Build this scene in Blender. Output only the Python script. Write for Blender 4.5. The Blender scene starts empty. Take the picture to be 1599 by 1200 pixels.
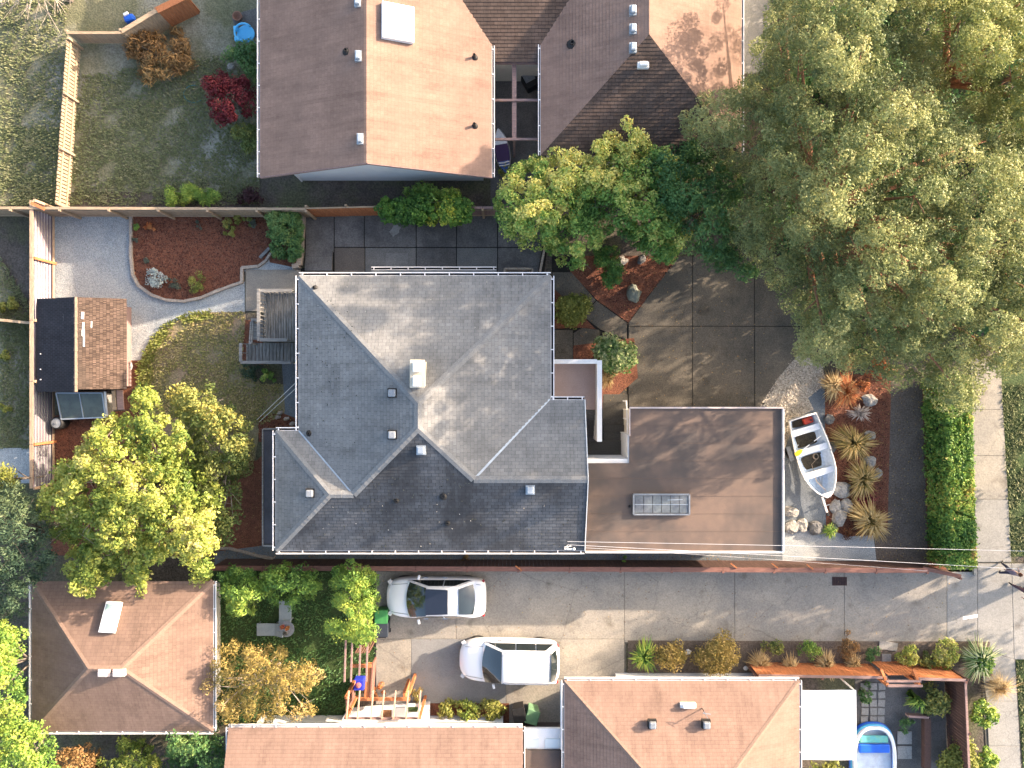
import bpy, math, random
import numpy as np
from mathutils import Vector, Matrix
random.seed(7)
rng = np.random.default_rng(11)
S = bpy.context.scene
COL = S.collection
# ------------------------------------------------------------------ camera, sky, sun, exposure
H = 35.0                    # drone height (m)
F = 1120.0                  # focal length in photo pixels
cam_d = bpy.data.cameras.new('camera'); cam = bpy.data.objects.new('camera', cam_d); COL.objects.link(cam)
cam.location = (0, 0, H); cam.rotation_euler = (0, 0, 0)
cam_d.sensor_width = 36.0; cam_d.lens = 36.0 * F / 1599.0
cam_d.clip_start = 0.5; cam_d.clip_end = 900
S.camera = cam
SUN_EL = math.radians(17.2); SUN_AZ = math.radians(24.5)      # azimuth from +X towards +Y
w = bpy.data.worlds.new('World'); S.world = w; w.use_nodes = True
nt = w.node_tree; nt.nodes.clear()
sky = nt.nodes.new('ShaderNodeTexSky'); sky.sky_type = 'NISHITA'; sky.sun_disc = False
sky.sun_elevation = SUN_EL; sky.sun_rotation = math.pi/2 - SUN_AZ
sky.air_density = 1.0; sky.dust_density = 4.5; sky.ozone_density = 0.6
bg = nt.nodes.new('ShaderNodeBackground'); bg.inputs[1].default_value = 0.15
wo = nt.nodes.new('ShaderNodeOutputWorld')
nt.links.new(sky.outputs[0], bg.inputs[0]); nt.links.new(bg.outputs[0], wo.inputs[0])
sd = bpy.data.lights.new('sun', 'SUN'); sd.energy = 4.0; sd.angle = math.radians(0.53); sd.color = (1.0, 0.80, 0.60)
sun = bpy.data.objects.new('sun', sd); COL.objects.link(sun)
sdir = Vector((math.cos(SUN_AZ)*math.cos(SUN_EL), math.sin(SUN_AZ)*math.cos(SUN_EL), math.sin(SUN_EL)))
sun.rotation_euler = sdir.to_track_quat('Z', 'Y').to_euler(); sun.location = (30, 15, 30)
S.view_settings.view_transform = 'Standard'; S.view_settings.look = 'None'
S.view_settings.gamma = 1.0; S.view_settings.exposure = 2.12
S.view_settings.use_curve_mapping = False
S.render.engine = 'CYCLES'

# ------------------------------------------------------------------ helpers
def P(px, py, z=0.0):
    """a point of the place, surveyed from the aerial picture: pixel and height above ground"""
    k = (H - z) / F
    return Vector(((px - 799.5) * k, (600.0 - py) * k, z))
def G(px, py): 
    v = P(px, py, 0); return (v.x, v.y)

def root_off(o):
    v = Vector((0, 0, 0))
    while o is not None:
        v += o.location; o = o.parent
    return v
def tag(o, label=None, cat=None, group=None, kind=None):
    if label: o['label'] = label
    if cat: o['category'] = cat
    if group: o['group'] = group
    if kind: o['kind'] = kind
    return o
def thing(name, label, cat, loc, group=None, rz=0.0):
    o = bpy.data.objects.new(name, None); COL.objects.link(o)
    o.empty_display_size = 0.3
    o.location = loc; o.rotation_euler = (0, 0, rz)
    return tag(o, label, cat, group)

class MB:
    """collects faces and links them as one mesh object"""
    def __init__(s): s.v = []; s.f = []; s.uv = []; s.hasuv = False; s.mi = []
    def face(s, pts, uv=None, mi=0):
        n = len(s.v); s.v += [tuple(p) for p in pts]; s.f.append(tuple(range(n, n + len(pts)))); s.mi.append(mi)
        if uv: s.hasuv = True; s.uv += list(uv)
        else: s.uv += [(0, 0)] * len(pts)
    def add(s, verts, faces, mi=0):
        n = len(s.v); s.v += [tuple(p) for p in verts]
        for f in faces:
            s.f.append(tuple(n + i for i in f)); s.uv += [(0, 0)] * len(f); s.mi.append(mi)
    def box(s, c, size, rz=0.0, mi=0, ry=0.0, rx=0.0):
        hx, hy, hz = size[0]/2, size[1]/2, size[2]/2
        R = Matrix.Rotation(rz, 3, 'Z') @ Matrix.Rotation(ry, 3, 'Y') @ Matrix.Rotation(rx, 3, 'X')
        c = Vector(c)
        vs = [c + R @ Vector((x*hx, y*hy, z*hz)) for x in (-1, 1) for y in (-1, 1) for z in (-1, 1)]
        s.add(vs, [(0,1,3,2),(4,6,7,5),(0,4,5,1),(2,3,7,6),(0,2,6,4),(1,5,7,3)], mi)
    def bar(s, a, b, w_, h_, mi=0):
        """a rectangular bar from a to b"""
        a = Vector(a); b = Vector(b); d = b - a
        if d.length < 1e-5: return
        x = d.normalized(); up = Vector((0, 0, 1)) if abs(x.z) < .95 else Vector((0, 1, 0))
        y = up.cross(x).normalized(); z = x.cross(y)
        vs = [p + y*(sy*w_/2) + z*(sz*h_/2) for p in (a, b) for sy in (-1, 1) for sz in (-1, 1)]
        s.add(vs, [(0,1,3,2),(4,6,7,5),(0,4,5,1),(2,3,7,6),(0,2,6,4),(1,5,7,3)], mi)
    def prism(s, poly, z0, z1, mi=0):
        """poly: list of (x,y), counter-clockwise or not"""
        a = sum(poly[i][0]*poly[(i+1) % len(poly)][1] - poly[(i+1) % len(poly)][0]*poly[i][1] for i in range(len(poly)))
        if a < 0: poly = poly[::-1]
        n = len(poly)
        vs = [(x, y, z0) for x, y in poly] + [(x, y, z1) for x, y in poly]
        fs = [tuple(range(n-1, -1, -1)), tuple(range(n, 2*n))] + [(i, (i+1) % n, n + (i+1) % n, n + i) for i in range(n)]
        s.add(vs, fs, mi)
    def tube(s, pts, r, seg=8, mi=0, cap=True):
        pts = [Vector(p) for p in pts]; n = len(pts)
        rs = r if isinstance(r, (list, tuple)) else [r]*n
        base = len(s.v); ref = Vector((0, 0, 1))
        for i, p in enumerate(pts):
            d = (pts[min(i+1, n-1)] - pts[max(i-1, 0)])
            d = d.normalized() if d.length > 1e-6 else Vector((0, 0, 1))
            u = d.cross(ref if abs(d.z) < .95 else Vector((0, 1, 0))).normalized(); v = d.cross(u)
            for k in range(seg):
                a = 2*math.pi*k/seg
                s.v.append(tuple(p + u*(rs[i]*math.cos(a)) + v*(rs[i]*math.sin(a))))
        for i in range(n-1):
            for k in range(seg):
                f = (base+i*seg+k, base+i*seg+(k+1) % seg, base+(i+1)*seg+(k+1) % seg, base+(i+1)*seg+k)
                s.f.append(f); s.uv += [(0, 0)]*4; s.mi.append(mi)
        if cap:
            for f in (tuple(base+k for k in range(seg))[::-1], tuple(base+(n-1)*seg+k for k in range(seg))):
                s.f.append(f); s.uv += [(0, 0)]*seg; s.mi.append(mi)
    def lathe(s, c, prof, seg=20, mi=0):
        """prof: list of (r,z)"""
        base = len(s.v); c = Vector(c)
        for r, z in prof:
            for k in range(seg):
                a = 2*math.pi*k/seg
                s.v.append((c.x + r*math.cos(a), c.y + r*math.sin(a), c.z + z))
        for i in range(len(prof)-1):
            for k in range(seg):
                f = (base+i*seg+k, base+i*seg+(k+1) % seg, base+(i+1)*seg+(k+1) % seg, base+(i+1)*seg+k)
                s.f.append(f); s.uv += [(0, 0)]*4; s.mi.append(mi)
        for f in (tuple(base+k for k in range(seg))[::-1], tuple(base+(len(prof)-1)*seg+k for k in range(seg))):
            s.f.append(f); s.uv += [(0, 0)]*seg; s.mi.append(mi)
    def build(s, name, mat, parent=None, smooth=False, local=False, bevel=0.0):
        off = Vector((0, 0, 0)) if (parent is None or local) else root_off(parent)
        me = bpy.data.meshes.new(name)
        me.from_pydata([(x-off.x, y-off.y, z-off.z) for x, y, z in s.v], [], s.f)
        for m in (mat if isinstance(mat, (list, tuple)) else [mat]): me.materials.append(m)
        if any(s.mi): me.polygons.foreach_set('material_index', s.mi)
        if s.hasuv:
            uvl = me.uv_layers.new(name='UVMap'); uvl.data.foreach_set('uv', [c for t in s.uv for c in t])
        if smooth: me.polygons.foreach_set('use_smooth', [True]*len(s.f))
        me.update()
        o = bpy.data.objects.new(name, me); COL.objects.link(o); o.parent = parent
        if bevel:
            b = o.modifiers.new('bevel', 'BEVEL'); b.width = bevel; b.segments = 2; b.limit_method = 'ANGLE'
        return o

_cube = {}
def boxpart(name, mat, parent, c, size, rz=0.0, ry=0.0, rx=0.0):
    """one cheap piece (board, slab, beam): shared cube mesh, scaled"""
    me = _cube.get(mat.name)
    if me is None:
        b = MB(); b.box((0, 0, 0), (1, 1, 1)); t = b.build(name, mat); me = t.data; bpy.data.objects.remove(t); _cube[mat.name] = me
        me.name = 'board_' + mat.name
    o = bpy.data.objects.new(name, me); COL.objects.link(o); o.parent = parent
    off = root_off(parent) if parent is not None else Vector((0, 0, 0))
    o.location = Vector(c) - off; o.rotation_euler = (rx, ry, rz); o.scale = size
    return o
def barpart(name, mat, parent, a, b, w_, h_):
    a = Vector(a); b = Vector(b); d = b - a
    o = boxpart(name, mat, parent, (a+b)/2, (d.length, w_, h_))
    o.rotation_euler = (0, -math.asin(max(-1, min(1, d.z/d.length))), math.atan2(d.y, d.x))
    return o

# ------------------------------------------------------------------ materials
def _new(name):
    m = bpy.data.materials.new(name); m.use_nodes = True; n = m.node_tree; n.nodes.clear()
    out = n.nodes.new('ShaderNodeOutputMaterial'); b = n.nodes.new('ShaderNodeBsdfPrincipled')
    n.links.new(b.outputs[0], out.inputs[0]); return m, n, b, out
def _noise(n, vec, scale, detail=5, rough=.6):
    t = n.nodes.new('ShaderNodeTexNoise'); t.inputs['Scale'].default_value = scale
    t.inputs['Detail'].default_value = detail; t.inputs['Roughness'].default_value = rough
    n.links.new(vec, t.inputs['Vector']); return t.outputs['Fac']
def _ramp(n, fac, stops):
    r = n.nodes.new('ShaderNodeValToRGB'); e = r.color_ramp.elements
    while len(e) < len(stops): e.new(.5)
    for i, (p, c) in enumerate(stops): e[i].position = p; e[i].color = (*c, 1) if len(c) == 3 else c
    n.links.new(fac, r.inputs[0]); return r.outputs[0]
def _mix(n, fac, a, b, mode='MIX'):
    m = n.nodes.new('ShaderNodeMix'); m.data_type = 'RGBA'; m.blend_type = mode
    for i, x in ((0, fac), (6, a), (7, b)):
        if hasattr(x, 'links'): n.links.new(x, m.inputs[i])
        elif isinstance(x, tuple): m.inputs[i].default_value = (*x, 1) if len(x) == 3 else x
        else: m.inputs[i].default_value = x
    return m.outputs[2]
def _pos(n, sc=None):
    g = n.nodes.new('ShaderNodeNewGeometry')
    if sc is None: return g.outputs['Position']
    m = n.nodes.new('ShaderNodeMapping'); m.inputs['Scale'].default_value = sc
    n.links.new(g.outputs['Position'], m.inputs[0]); return m.outputs[0]
def _bump(n, b, fac, strength, dist=.02):
    u = n.nodes.new('ShaderNodeBump'); u.inputs['Strength'].default_value = strength; u.inputs['Distance'].default_value = dist
    n.links.new(fac, u.inputs['Height']); n.links.new(u.outputs[0], b.inputs['Normal'])
def dk(c, k): return tuple(x*k for x in c)

def M(name, c1, c2=None, scale=1.0, rough=.85, grain=.25, gscale=25., bump=.3, bdist=.01, metal=0., stretch=None, c3=None, s3=.3, spec=.3, coat=0., crack=0):
    """mottled surface: two colours at a coarse scale, fine grain over it, optional third colour in large patches"""
    m, n, b, out = _new(name)
    b.inputs['Roughness'].default_value = rough; b.inputs['Metallic'].default_value = metal
    b.inputs['Specular IOR Level'].default_value = spec
    if coat: b.inputs['Coat Weight'].default_value = coat; b.inputs['Coat Roughness'].default_value = .06
    p = _pos(n, stretch)
    c2 = c2 or dk(c1, .8)
    f = _noise(n, p, scale, 6, .65)
    col = _ramp(n, f, [(.33, c1), (.67, c2)])
    if c3 is not None:
        col = _mix(n, _ramp(n, _noise(n, p, s3, 4, .6), [(.46, (0, 0, 0)), (.6, (1, 1, 1))]), col, c3)
    g = _noise(n, p, gscale, 3, .6)
    if grain:
        col = _mix(n, 1.0, col, _ramp(n, g, [(.3, (1-grain,)*3), (.7, (1+grain*.6,)*3)]), 'MULTIPLY')
    if crack:
        q = _noise(n, p, 1.3, 4, .6); dv = n.nodes.new('ShaderNodeVectorMath'); dv.operation = 'MULTIPLY_ADD'
        n.links.new(q, dv.inputs[0]); dv.inputs[1].default_value = (.8, .8, .8); n.links.new(p, dv.inputs[2])
        v = n.nodes.new('ShaderNodeTexVoronoi'); v.feature = 'DISTANCE_TO_EDGE'; v.inputs['Scale'].default_value = .28; n.links.new(dv.outputs[0], v.inputs['Vector'])
        col = _mix(n, 1.0, col, _ramp(n, v.outputs['Distance'], [(0, (crack,)*3), (.006, (1, 1, 1))]), 'MULTIPLY')
        st2 = _ramp(n, _noise(n, p, .9, 3, .5), [(.62, (1, 1, 1)), (.74, (.62, .60, .58))]); col = _mix(n, 1.0, col, st2, 'MULTIPLY')
    n.links.new(col, b.inputs['Base Color'])
    if bump: _bump(n, b, g, bump, bdist)
    return m

def leafmat(name, cols, trans=.28, rough=.55):
    """foliage: colour by the leaf's own 'hue' value"""
    m, n, b, out = _new(name)
    a = n.nodes.new('ShaderNodeAttribute'); a.attribute_name = 'hue'
    st = [(i/(len(cols)-1)*.9+.05, c) for i, c in enumerate(cols)]
    col = _ramp(n, a.outputs['Fac'], st)
    n.links.new(col, b.inputs['Base Color']); b.inputs['Roughness'].default_value = rough
    b.inputs['Specular IOR Level'].default_value = .25
    t = n.nodes.new('ShaderNodeBsdfTranslucent'); n.links.new(col, t.inputs[0])
    x = n.nodes.new('ShaderNodeMixShader'); x.inputs[0].default_value = trans
    n.links.new(b.outputs[0], x.inputs[1]); n.links.new(t.outputs[0], x.inputs[2]); n.links.new(x.outputs[0], out.inputs[0])
    return m

def shinglemat(name, c1, c2, mortar, row=.15, width=.30, stain=None, stain_amt=.5, rough=.95, tab=.075):
    m, n, b, out = _new(name)
    uv = n.nodes.new('ShaderNodeUVMap'); uv.uv_map = 'UVMap'
    br = n.nodes.new('ShaderNodeTexBrick'); n.links.new(uv.outputs[0], br.inputs['Vector'])
    br.inputs['Scale'].default_value = 1; br.inputs['Brick Width'].default_value = width; br.inputs['Row Height'].default_value = row
    br.inputs['Mortar Size'].default_value = .007; br.inputs['Mortar Smooth'].default_value = .1; br.inputs['Bias'].default_value = 0
    br.inputs['Color1'].default_value = (*c1, 1); br.inputs['Color2'].default_value = (*c2, 1); br.inputs['Mortar'].default_value = (*mortar, 1)
    p = _pos(n)
    col = _mix(n, 1.0, br.outputs['Color'], _ramp(n, _noise(n, p, .6, 6, .7), [(.3, (.80,)*3), (.7, (1.15,)*3)]), 'MULTIPLY')
    g = _noise(n, p, 45, 3, .7)
    col = _mix(n, 1.0, col, _ramp(n, g, [(.3, (.78,)*3), (.7, (1.2,)*3)]), 'MULTIPLY')
    # per-tab tone
    vo = n.nodes.new('ShaderNodeTexWhiteNoise'); vo.noise_dimensions = '2D'
    fl = n.nodes.new('ShaderNodeVectorMath'); fl.operation = 'DIVIDE'; fl.inputs[1].default_value = (width*.5, row, 1); n.links.new(uv.outputs[0], fl.inputs[0])
    f2 = n.nodes.new('ShaderNodeVectorMath'); f2.operation = 'FLOOR'; n.links.new(fl.outputs[0], f2.inputs[0]); n.links.new(f2.outputs[0], vo.inputs['Vector'])
    col = _mix(n, 1.0, col, _ramp(n, vo.outputs['Value'], [(0, (1-tab,)*3), (1, (1+tab*.9,)*3)]), 'MULTIPLY')
    mp = n.nodes.new('ShaderNodeMapping'); mp.inputs['Scale'].default_value = (2.6, .28, 1); n.links.new(uv.outputs[0], mp.inputs[0])
    col = _mix(n, 1.0, col, _ramp(n, _noise(n, mp.outputs[0], 1.0, 5, .7), [(.32, (.78,)*3), (.5, (1, 1, 1)), (.72, (1.12,)*3)]), 'MULTIPLY')
    if stain:
        sf = _ramp(n, _noise(n, _pos(n, (1.0, .45, 1)), .35, 5, .7), [(.42, (0, 0, 0)), (.62, (stain_amt,)*3)])
        col = _mix(n, sf, col, stain)
    n.links.new(col, b.inputs['Base Color']); b.inputs['Roughness'].default_value = rough
    b.inputs['Specular IOR Level'].default_value = .15
    _bump(n, b, g, .35, .01)
    return m

def woodmat(name, c1, c2, along='x', grain=.35, rough=.85):
    st = {'x': (1.2, 14, 14), 'y': (14, 1.2, 14), 'z': (14, 14, 1.2)}[along]
    return M(name, c1, c2, scale=1.0, rough=rough, grain=grain, gscale=3.0, bump=.25, bdist=.005, stretch=st)

def glassmat(name, c, rough=.08):
    m, n, b, out = _new(name)
    b.inputs['Base Color'].default_value = (*c, 1); b.inputs['Roughness'].default_value = rough
    b.inputs['Specular IOR Level'].default_value = .8; b.inputs['Coat Weight'].default_value = .6
    b.inputs['Coat Roughness'].default_value = .03
    return m

GRAVEL_BLUE = M('pale_gravel', (.36, .39, .41), (.29, .32, .34), scale=.8, grain=.55, gscale=30, bump=.8, bdist=.03, c3=(.40, .41, .41), s3=.35)
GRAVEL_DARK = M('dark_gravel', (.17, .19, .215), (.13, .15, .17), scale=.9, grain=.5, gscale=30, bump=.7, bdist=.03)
GRAVEL_PEBBLE = M('pebble_gravel', (.50, .45, .38), (.36, .32, .27), scale=2.2, grain=.55, gscale=20, bump=1.0, bdist=.08)
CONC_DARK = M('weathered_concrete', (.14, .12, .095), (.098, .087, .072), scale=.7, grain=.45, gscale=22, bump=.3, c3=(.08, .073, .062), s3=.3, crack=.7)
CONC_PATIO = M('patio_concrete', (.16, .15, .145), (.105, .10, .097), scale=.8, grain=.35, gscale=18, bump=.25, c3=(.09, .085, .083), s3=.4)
CONC_PATCH = M('pale_concrete_patch', (.22, .21, .20), (.17, .165, .16), scale=1.2, grain=.3, gscale=18, bump=.2)
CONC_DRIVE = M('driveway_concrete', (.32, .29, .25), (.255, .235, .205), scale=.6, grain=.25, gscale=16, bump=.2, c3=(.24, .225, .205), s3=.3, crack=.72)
CONC_LIGHT = M('sidewalk_concrete', (.29, .28, .265), (.23, .225, .215), scale=.7, grain=.25, gscale=18, bump=.2, crack=.75)
JOINT_L = M('pale_joint_sand', (.13, .12, .105), (.09, .085, .075), scale=5)
JOINT = M('joint_dirt', (.022, .02, .018), (.012, .011, .01), scale=5)
SOIL = M('bare_soil', (.115, .095, .08), (.07, .058, .05), scale=1.1, grain=.5, gscale=12, bump=.8, bdist=.04, c3=(.09, .09, .05), s3=.4)
DIRT = M('packed_dirt', (.15, .118, .095), (.10, .08, .066), scale=.8, grain=.45, gscale=14, bump=.6, bdist=.03)
MULCH = M('red_bark_mulch', (.23, .09, .052), (.13, .05, .03), scale=3, grain=.6, gscale=22, bump=1.0, bdist=.05)
TURF = M('turf_soil', (.20, .185, .12), (.12, .125, .065), scale=.45, grain=.4, gscale=12, bump=.8, bdist=.05, c3=(.25, .24, .19), s3=.3)
DRYTURF = M('dry_turf', (.27, .22, .13), (.17, .155, .075), scale=1.2, grain=.4, gscale=14, bump=.9, bdist=.05, c3=(.27, .20, .13), s3=.5)
GREENTURF = M('green_turf', (.05, .085, .025), (.035, .06, .02), scale=.8, grain=.4, gscale=14, bump=.9, bdist=.05)
WHITE = M('white_paint', (.80, .79, .77), (.70, .69, .68), scale=1.5, rough=.5, grain=.06, bump=.05)
WHITE_GUT = M('white_gutter_paint', (.82, .80, .80), (.74, .70, .70), scale=3, rough=.4, grain=.08, bump=.05)
DARKFILL = M('near_black_fill', (.03, .028, .028), (.018, .017, .018), scale=4)
STUCCO = M('cream_stucco', (.62, .58, .50), (.55, .51, .45), scale=1, rough=.9, grain=.15, bump=.4)
WALLWHITE = M('white_siding', (.78, .78, .78), (.70, .70, .71), scale=.6, rough=.7, grain=.08, bump=.1)
ROOF_SLATE = shinglemat('slate_grey_shingles', (.228, .226, .224), (.195, .194, .193), (.105, .105, .105), stain=(.10, .105, .115), stain_amt=.35)
ROOF_SLATE_S = shinglemat('dark_slate_grey_shingles', (.105, .112, .125), (.075, .08, .092), (.022, .024, .028), stain=(.032, .033, .037), stain_amt=.8)  # darker base and heavier patches than the other slopes
ROOF_MAUVE = shinglemat('red_brown_shingles', (.242, .161, .127), (.23, .152, .12), (.18, .112, .095), stain=(.265, .18, .145), stain_amt=.35, tab=.05)
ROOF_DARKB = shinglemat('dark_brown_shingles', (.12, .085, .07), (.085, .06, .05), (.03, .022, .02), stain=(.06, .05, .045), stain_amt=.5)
ROOF_MAUVE2 = shinglemat('faded_red_brown_shingles', (.225, .15, .118), (.205, .138, .108), (.145, .098, .078), stain=(.17, .115, .095), stain_amt=.5)
CAP_SLATE = M('ridge_cap_shingle', (.215, .217, .22), (.17, .172, .176), scale=4, grain=.3, gscale=30)
CAP_DARK = M('dark_ridge_cap_shingle', (.19, .2, .215), (.14, .15, .16), scale=4, grain=.3, gscale=30)
CAP_MAUVE = M('red_brown_ridge_cap', (.25, .168, .13), (.21, .14, .11), scale=4, grain=.25, gscale=30)
ROLLROOF = M('brown_roll_roofing', (.19, .13, .10), (.135, .098, .082), scale=.7, grain=.25, gscale=40, bump=.25, c3=(.088, .072, .066), s3=.24)
PINKDECK = M('pink_deck_coating', (.42, .31, .27), (.36, .265, .235), scale=1.2, grain=.12, gscale=20, bump=.1)
FLASH = M('flashing_metal', (.40, .45, .50), (.33, .37, .42), scale=3, rough=.4, metal=.4, grain=.1)
METALVENT = M('grey_vent_metal', (.30, .32, .35), (.22, .235, .26), scale=8, rough=.45, metal=.3, grain=.15)
BRICKCREAM = M('cream_chimney_render', (.62, .55, .44), (.52, .46, .37), scale=3, grain=.15)
BLACKRUB = M('black_rubber', (.025, .025, .027), (.015, .015, .016), scale=6, rough=.6)
W_GREYX = woodmat('grey_weathered_wood', (.27, .26, .25), (.14, .135, .13), 'x')
W_GREYY = woodmat('grey_weathered_boards', (.24, .235, .225), (.115, .11, .105), 'y', grain=.5)
W_TAN = woodmat('tan_fence_wood', (.42, .31, .21), (.30, .22, .15), 'x')
W_TANY = woodmat('tan_post_wood', (.46, .32, .22), (.33, .23, .16), 'y')
CORR_SHADE = M('sheet_groove_shade', (.17, .13, .175), (.12, .095, .125), scale=2)  # purple-grey that paints the shade lines between the fence ribs
W_PALE = woodmat('pale_fence_boards', (.40, .30, .20), (.29, .215, .15), 'z')
W_ORANGE = woodmat('orange_cedar', (.50, .19, .08), (.36, .13, .055), 'z')
W_RED = woodmat('red_brown_fence_wood', (.24, .115, .09), (.17, .085, .068), 'x')
W_PLUMD = woodmat('dark_plum_boards', (.10, .055, .045), (.065, .038, .032), 'z')
W_REDZ = woodmat('red_stained_boards', (.27, .10, .06), (.18, .07, .045), 'z')
W_PLUM = woodmat('plum_painted_wood', (.30, .20, .18), (.24, .16, .15), 'x')
STONE = M('grey_rock', (.36, .34, .31), (.22, .21, .195), scale=2.5, grain=.35, gscale=14, bump=.8, bdist=.04)
STONE_D = M('dark_rock', (.17, .165, .16), (.10, .10, .10), scale=2.5, grain=.35, gscale=14, bump=.8, bdist=.04)
CURB = M('rustic_curb', (.40, .33, .27), (.30, .25, .21), scale=3, grain=.35, gscale=15, bump=.6, bdist=.03)
CORR = M('galvanised_white_sheet', (.42, .39, .43), (.32, .29, .33), scale=.8, rough=.35, metal=.15, grain=.06, bump=.03, c3=(.26, .22, .21), s3=.5)
CORR_D = M('galvanised_grey_sheet', (.34, .34, .35), (.26, .26, .27), scale=.8, rough=.4, metal=.35, grain=.1, bump=.03)
BARK = M('grey_bark', (.20, .165, .14), (.12, .10, .085), scale=4, grain=.4, gscale=14, bump=.8, bdist=.04)
BARK_RED = M('red_pine_bark', (.33, .15, .08), (.19, .095, .06), scale=3, grain=.4, gscale=12, bump=.8, bdist=.05)
BARK_PALE = M('pale_branch_bark', (.42, .36, .30), (.30, .25, .21), scale=6, grain=.3)
CARW = M('white_car_paint', (.82, .82, .84), (.80, .80, .82), scale=.5, rough=.22, grain=0, bump=0, coat=1.0, spec=.5)
CARGLASS = glassmat('dark_car_glass', (.012, .018, .02))
SUNROOF = glassmat('blue_black_sunroof_glass', (.010, .012, .022))
CHROME = M('silver_trim', (.6, .6, .62), (.55, .55, .56), scale=2, rough=.25, metal=.9, grain=0, bump=0)
REDLAMP = glassmat('red_lamp_glass', (.35, .02, .02))
CLEARLAMP = glassmat('clear_lamp_glass', (.5, .5, .52))
ALU = M('white_painted_aluminium', (.74, .76, .80), (.64, .67, .72), scale=3, rough=.4, metal=.1, grain=.12, gscale=14, bump=.05)
ALU_IN = M('pale_blue_boat_interior', (.52, .60, .70), (.44, .52, .62), scale=3, rough=.5, grain=.18, gscale=10, bump=.1)
SKYL = glassmat('skylight_acrylic', (.60, .66, .68), .25)
SKYL_FR = M('skylight_white_frame', (.82, .82, .82), (.74, .74, .74), scale=2, rough=.5, grain=.05)
SKYL_DK = M('dusty_polycarbonate', (.15, .16, .18), (.10, .11, .13), scale=1.5, rough=.4, grain=.2, gscale=10, bump=.05, c3=(.16, .18, .19), s3=.8)
# ------------------------------------------------------------------ ground and setting
def sheet(name, poly_px, z, mat, kind='structure', parent=None):
    b = MB(); pts = [G(x, y) for x, y in poly_px]
    a = sum(pts[i][0]*pts[(i+1) % len(pts)][1] - pts[(i+1) % len(pts)][0]*pts[i][1] for i in range(len(pts)))
    if a < 0: pts = pts[::-1]
    b.face([(x, y, z) for x, y in pts]); o = b.build(name, mat, parent)
    if parent is None: tag(o, kind=kind)
    return o
def slab(name, poly_px, z0, z1, mat, parent=None, inset=0.0, bevel=.012):
    pts = [G(x, y) for x, y in poly_px]
    if inset:
        cx = sum(p[0] for p in pts)/len(pts); cy = sum(p[1] for p in pts)/len(pts)
        pts = [(x + (inset if x < cx else -inset), y + (inset if y < cy else -inset)) for x, y in pts]
    b = MB(); b.prism(pts, z0, z1); o = b.build(name, mat, parent, bevel=bevel)
    if parent is None: tag(o, kind='structure')
    return o

g = MB(); g.face([(-160, -160, -.03), (160, -160, -.03), (160, 160, -.03), (-160, 160, -.03)])
tag(g.build('ground', SOIL), kind='structure')
sheet('back_garden_lawn', [(-60, -60), (405, -60), (405, 320), (-60, 320)], -.024, TURF)
sheet('west_lawn', [(-80, 326), (50, 326), (50, 700), (-80, 700)], -.024, TURF)
sheet('west_soil', [(-40, 333), (52, 333), (52, 520), (30, 480), (0, 410), (-40, 400)], -.020, SOIL)
sheet('west_gravel_path', [(-90, 700), (50, 700), (50, 755), (-90, 755)], -.018, GRAVEL_BLUE)
sheet('gravel_path', [(84, 331), (206, 331), (207, 430), (222, 452), (250, 466), (290, 471), (330, 457), (382, 440), (382, 487), (330, 489), (285, 497), (258, 512), (236, 535), (222, 563), (190, 563), (84, 563)], -.018, GRAVEL_BLUE)
sheet('raised_mulch_bed', [(205, 331), (421, 331), (421, 402), (405, 416), (379, 419), (379, 440), (330, 459), (290, 470), (250, 466), (222, 452), (207, 428)], .02, MULCH)
sheet('bush_bed_soil', [(410, 326), (470, 326), (470, 420), (421, 410)], -.012, MULCH)
sheet('gravel_strip', [(405, 404), (470, 404), (470, 424), (380, 424)], -.016, GRAVEL_BLUE)
sheet('dry_lawn', [(258, 510), (285, 496), (330, 488), (382, 487), (384, 500), (378, 560), (408, 600), (466, 600), (466, 660), (405, 668), (395, 740), (300, 760), (215, 640), (218, 565), (236, 535)], -.014, DRYTURF)
sheet('deck_mulch_bed', [(383, 500), (410, 500), (410, 570), (376, 566)], -.008, MULCH)
sheet('bluestone_strip', [(440, 566), (482, 566), (482, 665), (440, 665), (445, 640)], -.008, GRAVEL_DARK)
sheet('corner_mulch_bed', [(404, 650), (440, 645), (480, 660), (480, 690), (404, 690)], -.006, MULCH)
sheet('shed_mulch_bed', [(190, 563), (220, 563), (218, 590), (214, 640), (190, 640)], -.01, MULCH)
sheet('west_mulch_bed', [(78, 650), (220, 640), (260, 700), (400, 720), (432, 690), (432, 868), (80, 868)], -.012, MULCH)
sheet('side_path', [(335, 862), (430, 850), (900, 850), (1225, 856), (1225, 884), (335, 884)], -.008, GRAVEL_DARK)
sheet('boat_gravel', [(1200, 556), (1300, 590), (1300, 640), (1296, 845), (1215, 850), (1200, 650)], -.012, GRAVEL_DARK)
sheet('pebble_drift', [(1240, 548), (1284, 570), (1290, 598), (1262, 622), (1270, 640), (1244, 652), (1226, 700), (1180, 660), (1182, 636), (1205, 600)], -.006, GRAVEL_PEBBLE)
sheet('front_gravel_path', [(1222, 832), (1290, 826), (1325, 838), (1364, 836), (1370, 887), (1222, 885)], -.004, GRAVEL_BLUE)
sheet('planting_bed', [(1288, 585), (1392, 585), (1386, 830), (1320, 842), (1290, 830)], -.009, MULCH)
sheet('dirt_strip', [(1374, 560), (1460, 560), (1470, 888), (1366, 888)], -.01, DIRT)
sheet('hedge_soil', [(1440, 600), (1524, 600), (1526, 892), (1450, 892)], -.0065, MULCH)
sheet('verge_lawn', [(1560, 560), (1800, 560), (1800, 862), (1577, 870)], -.02, GREENTURF)
sheet('roadside_verge', [(1586, 1030), (1700, 1030), (1700, 1260), (1602, 1260)], -.02, GREENTURF)
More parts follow.
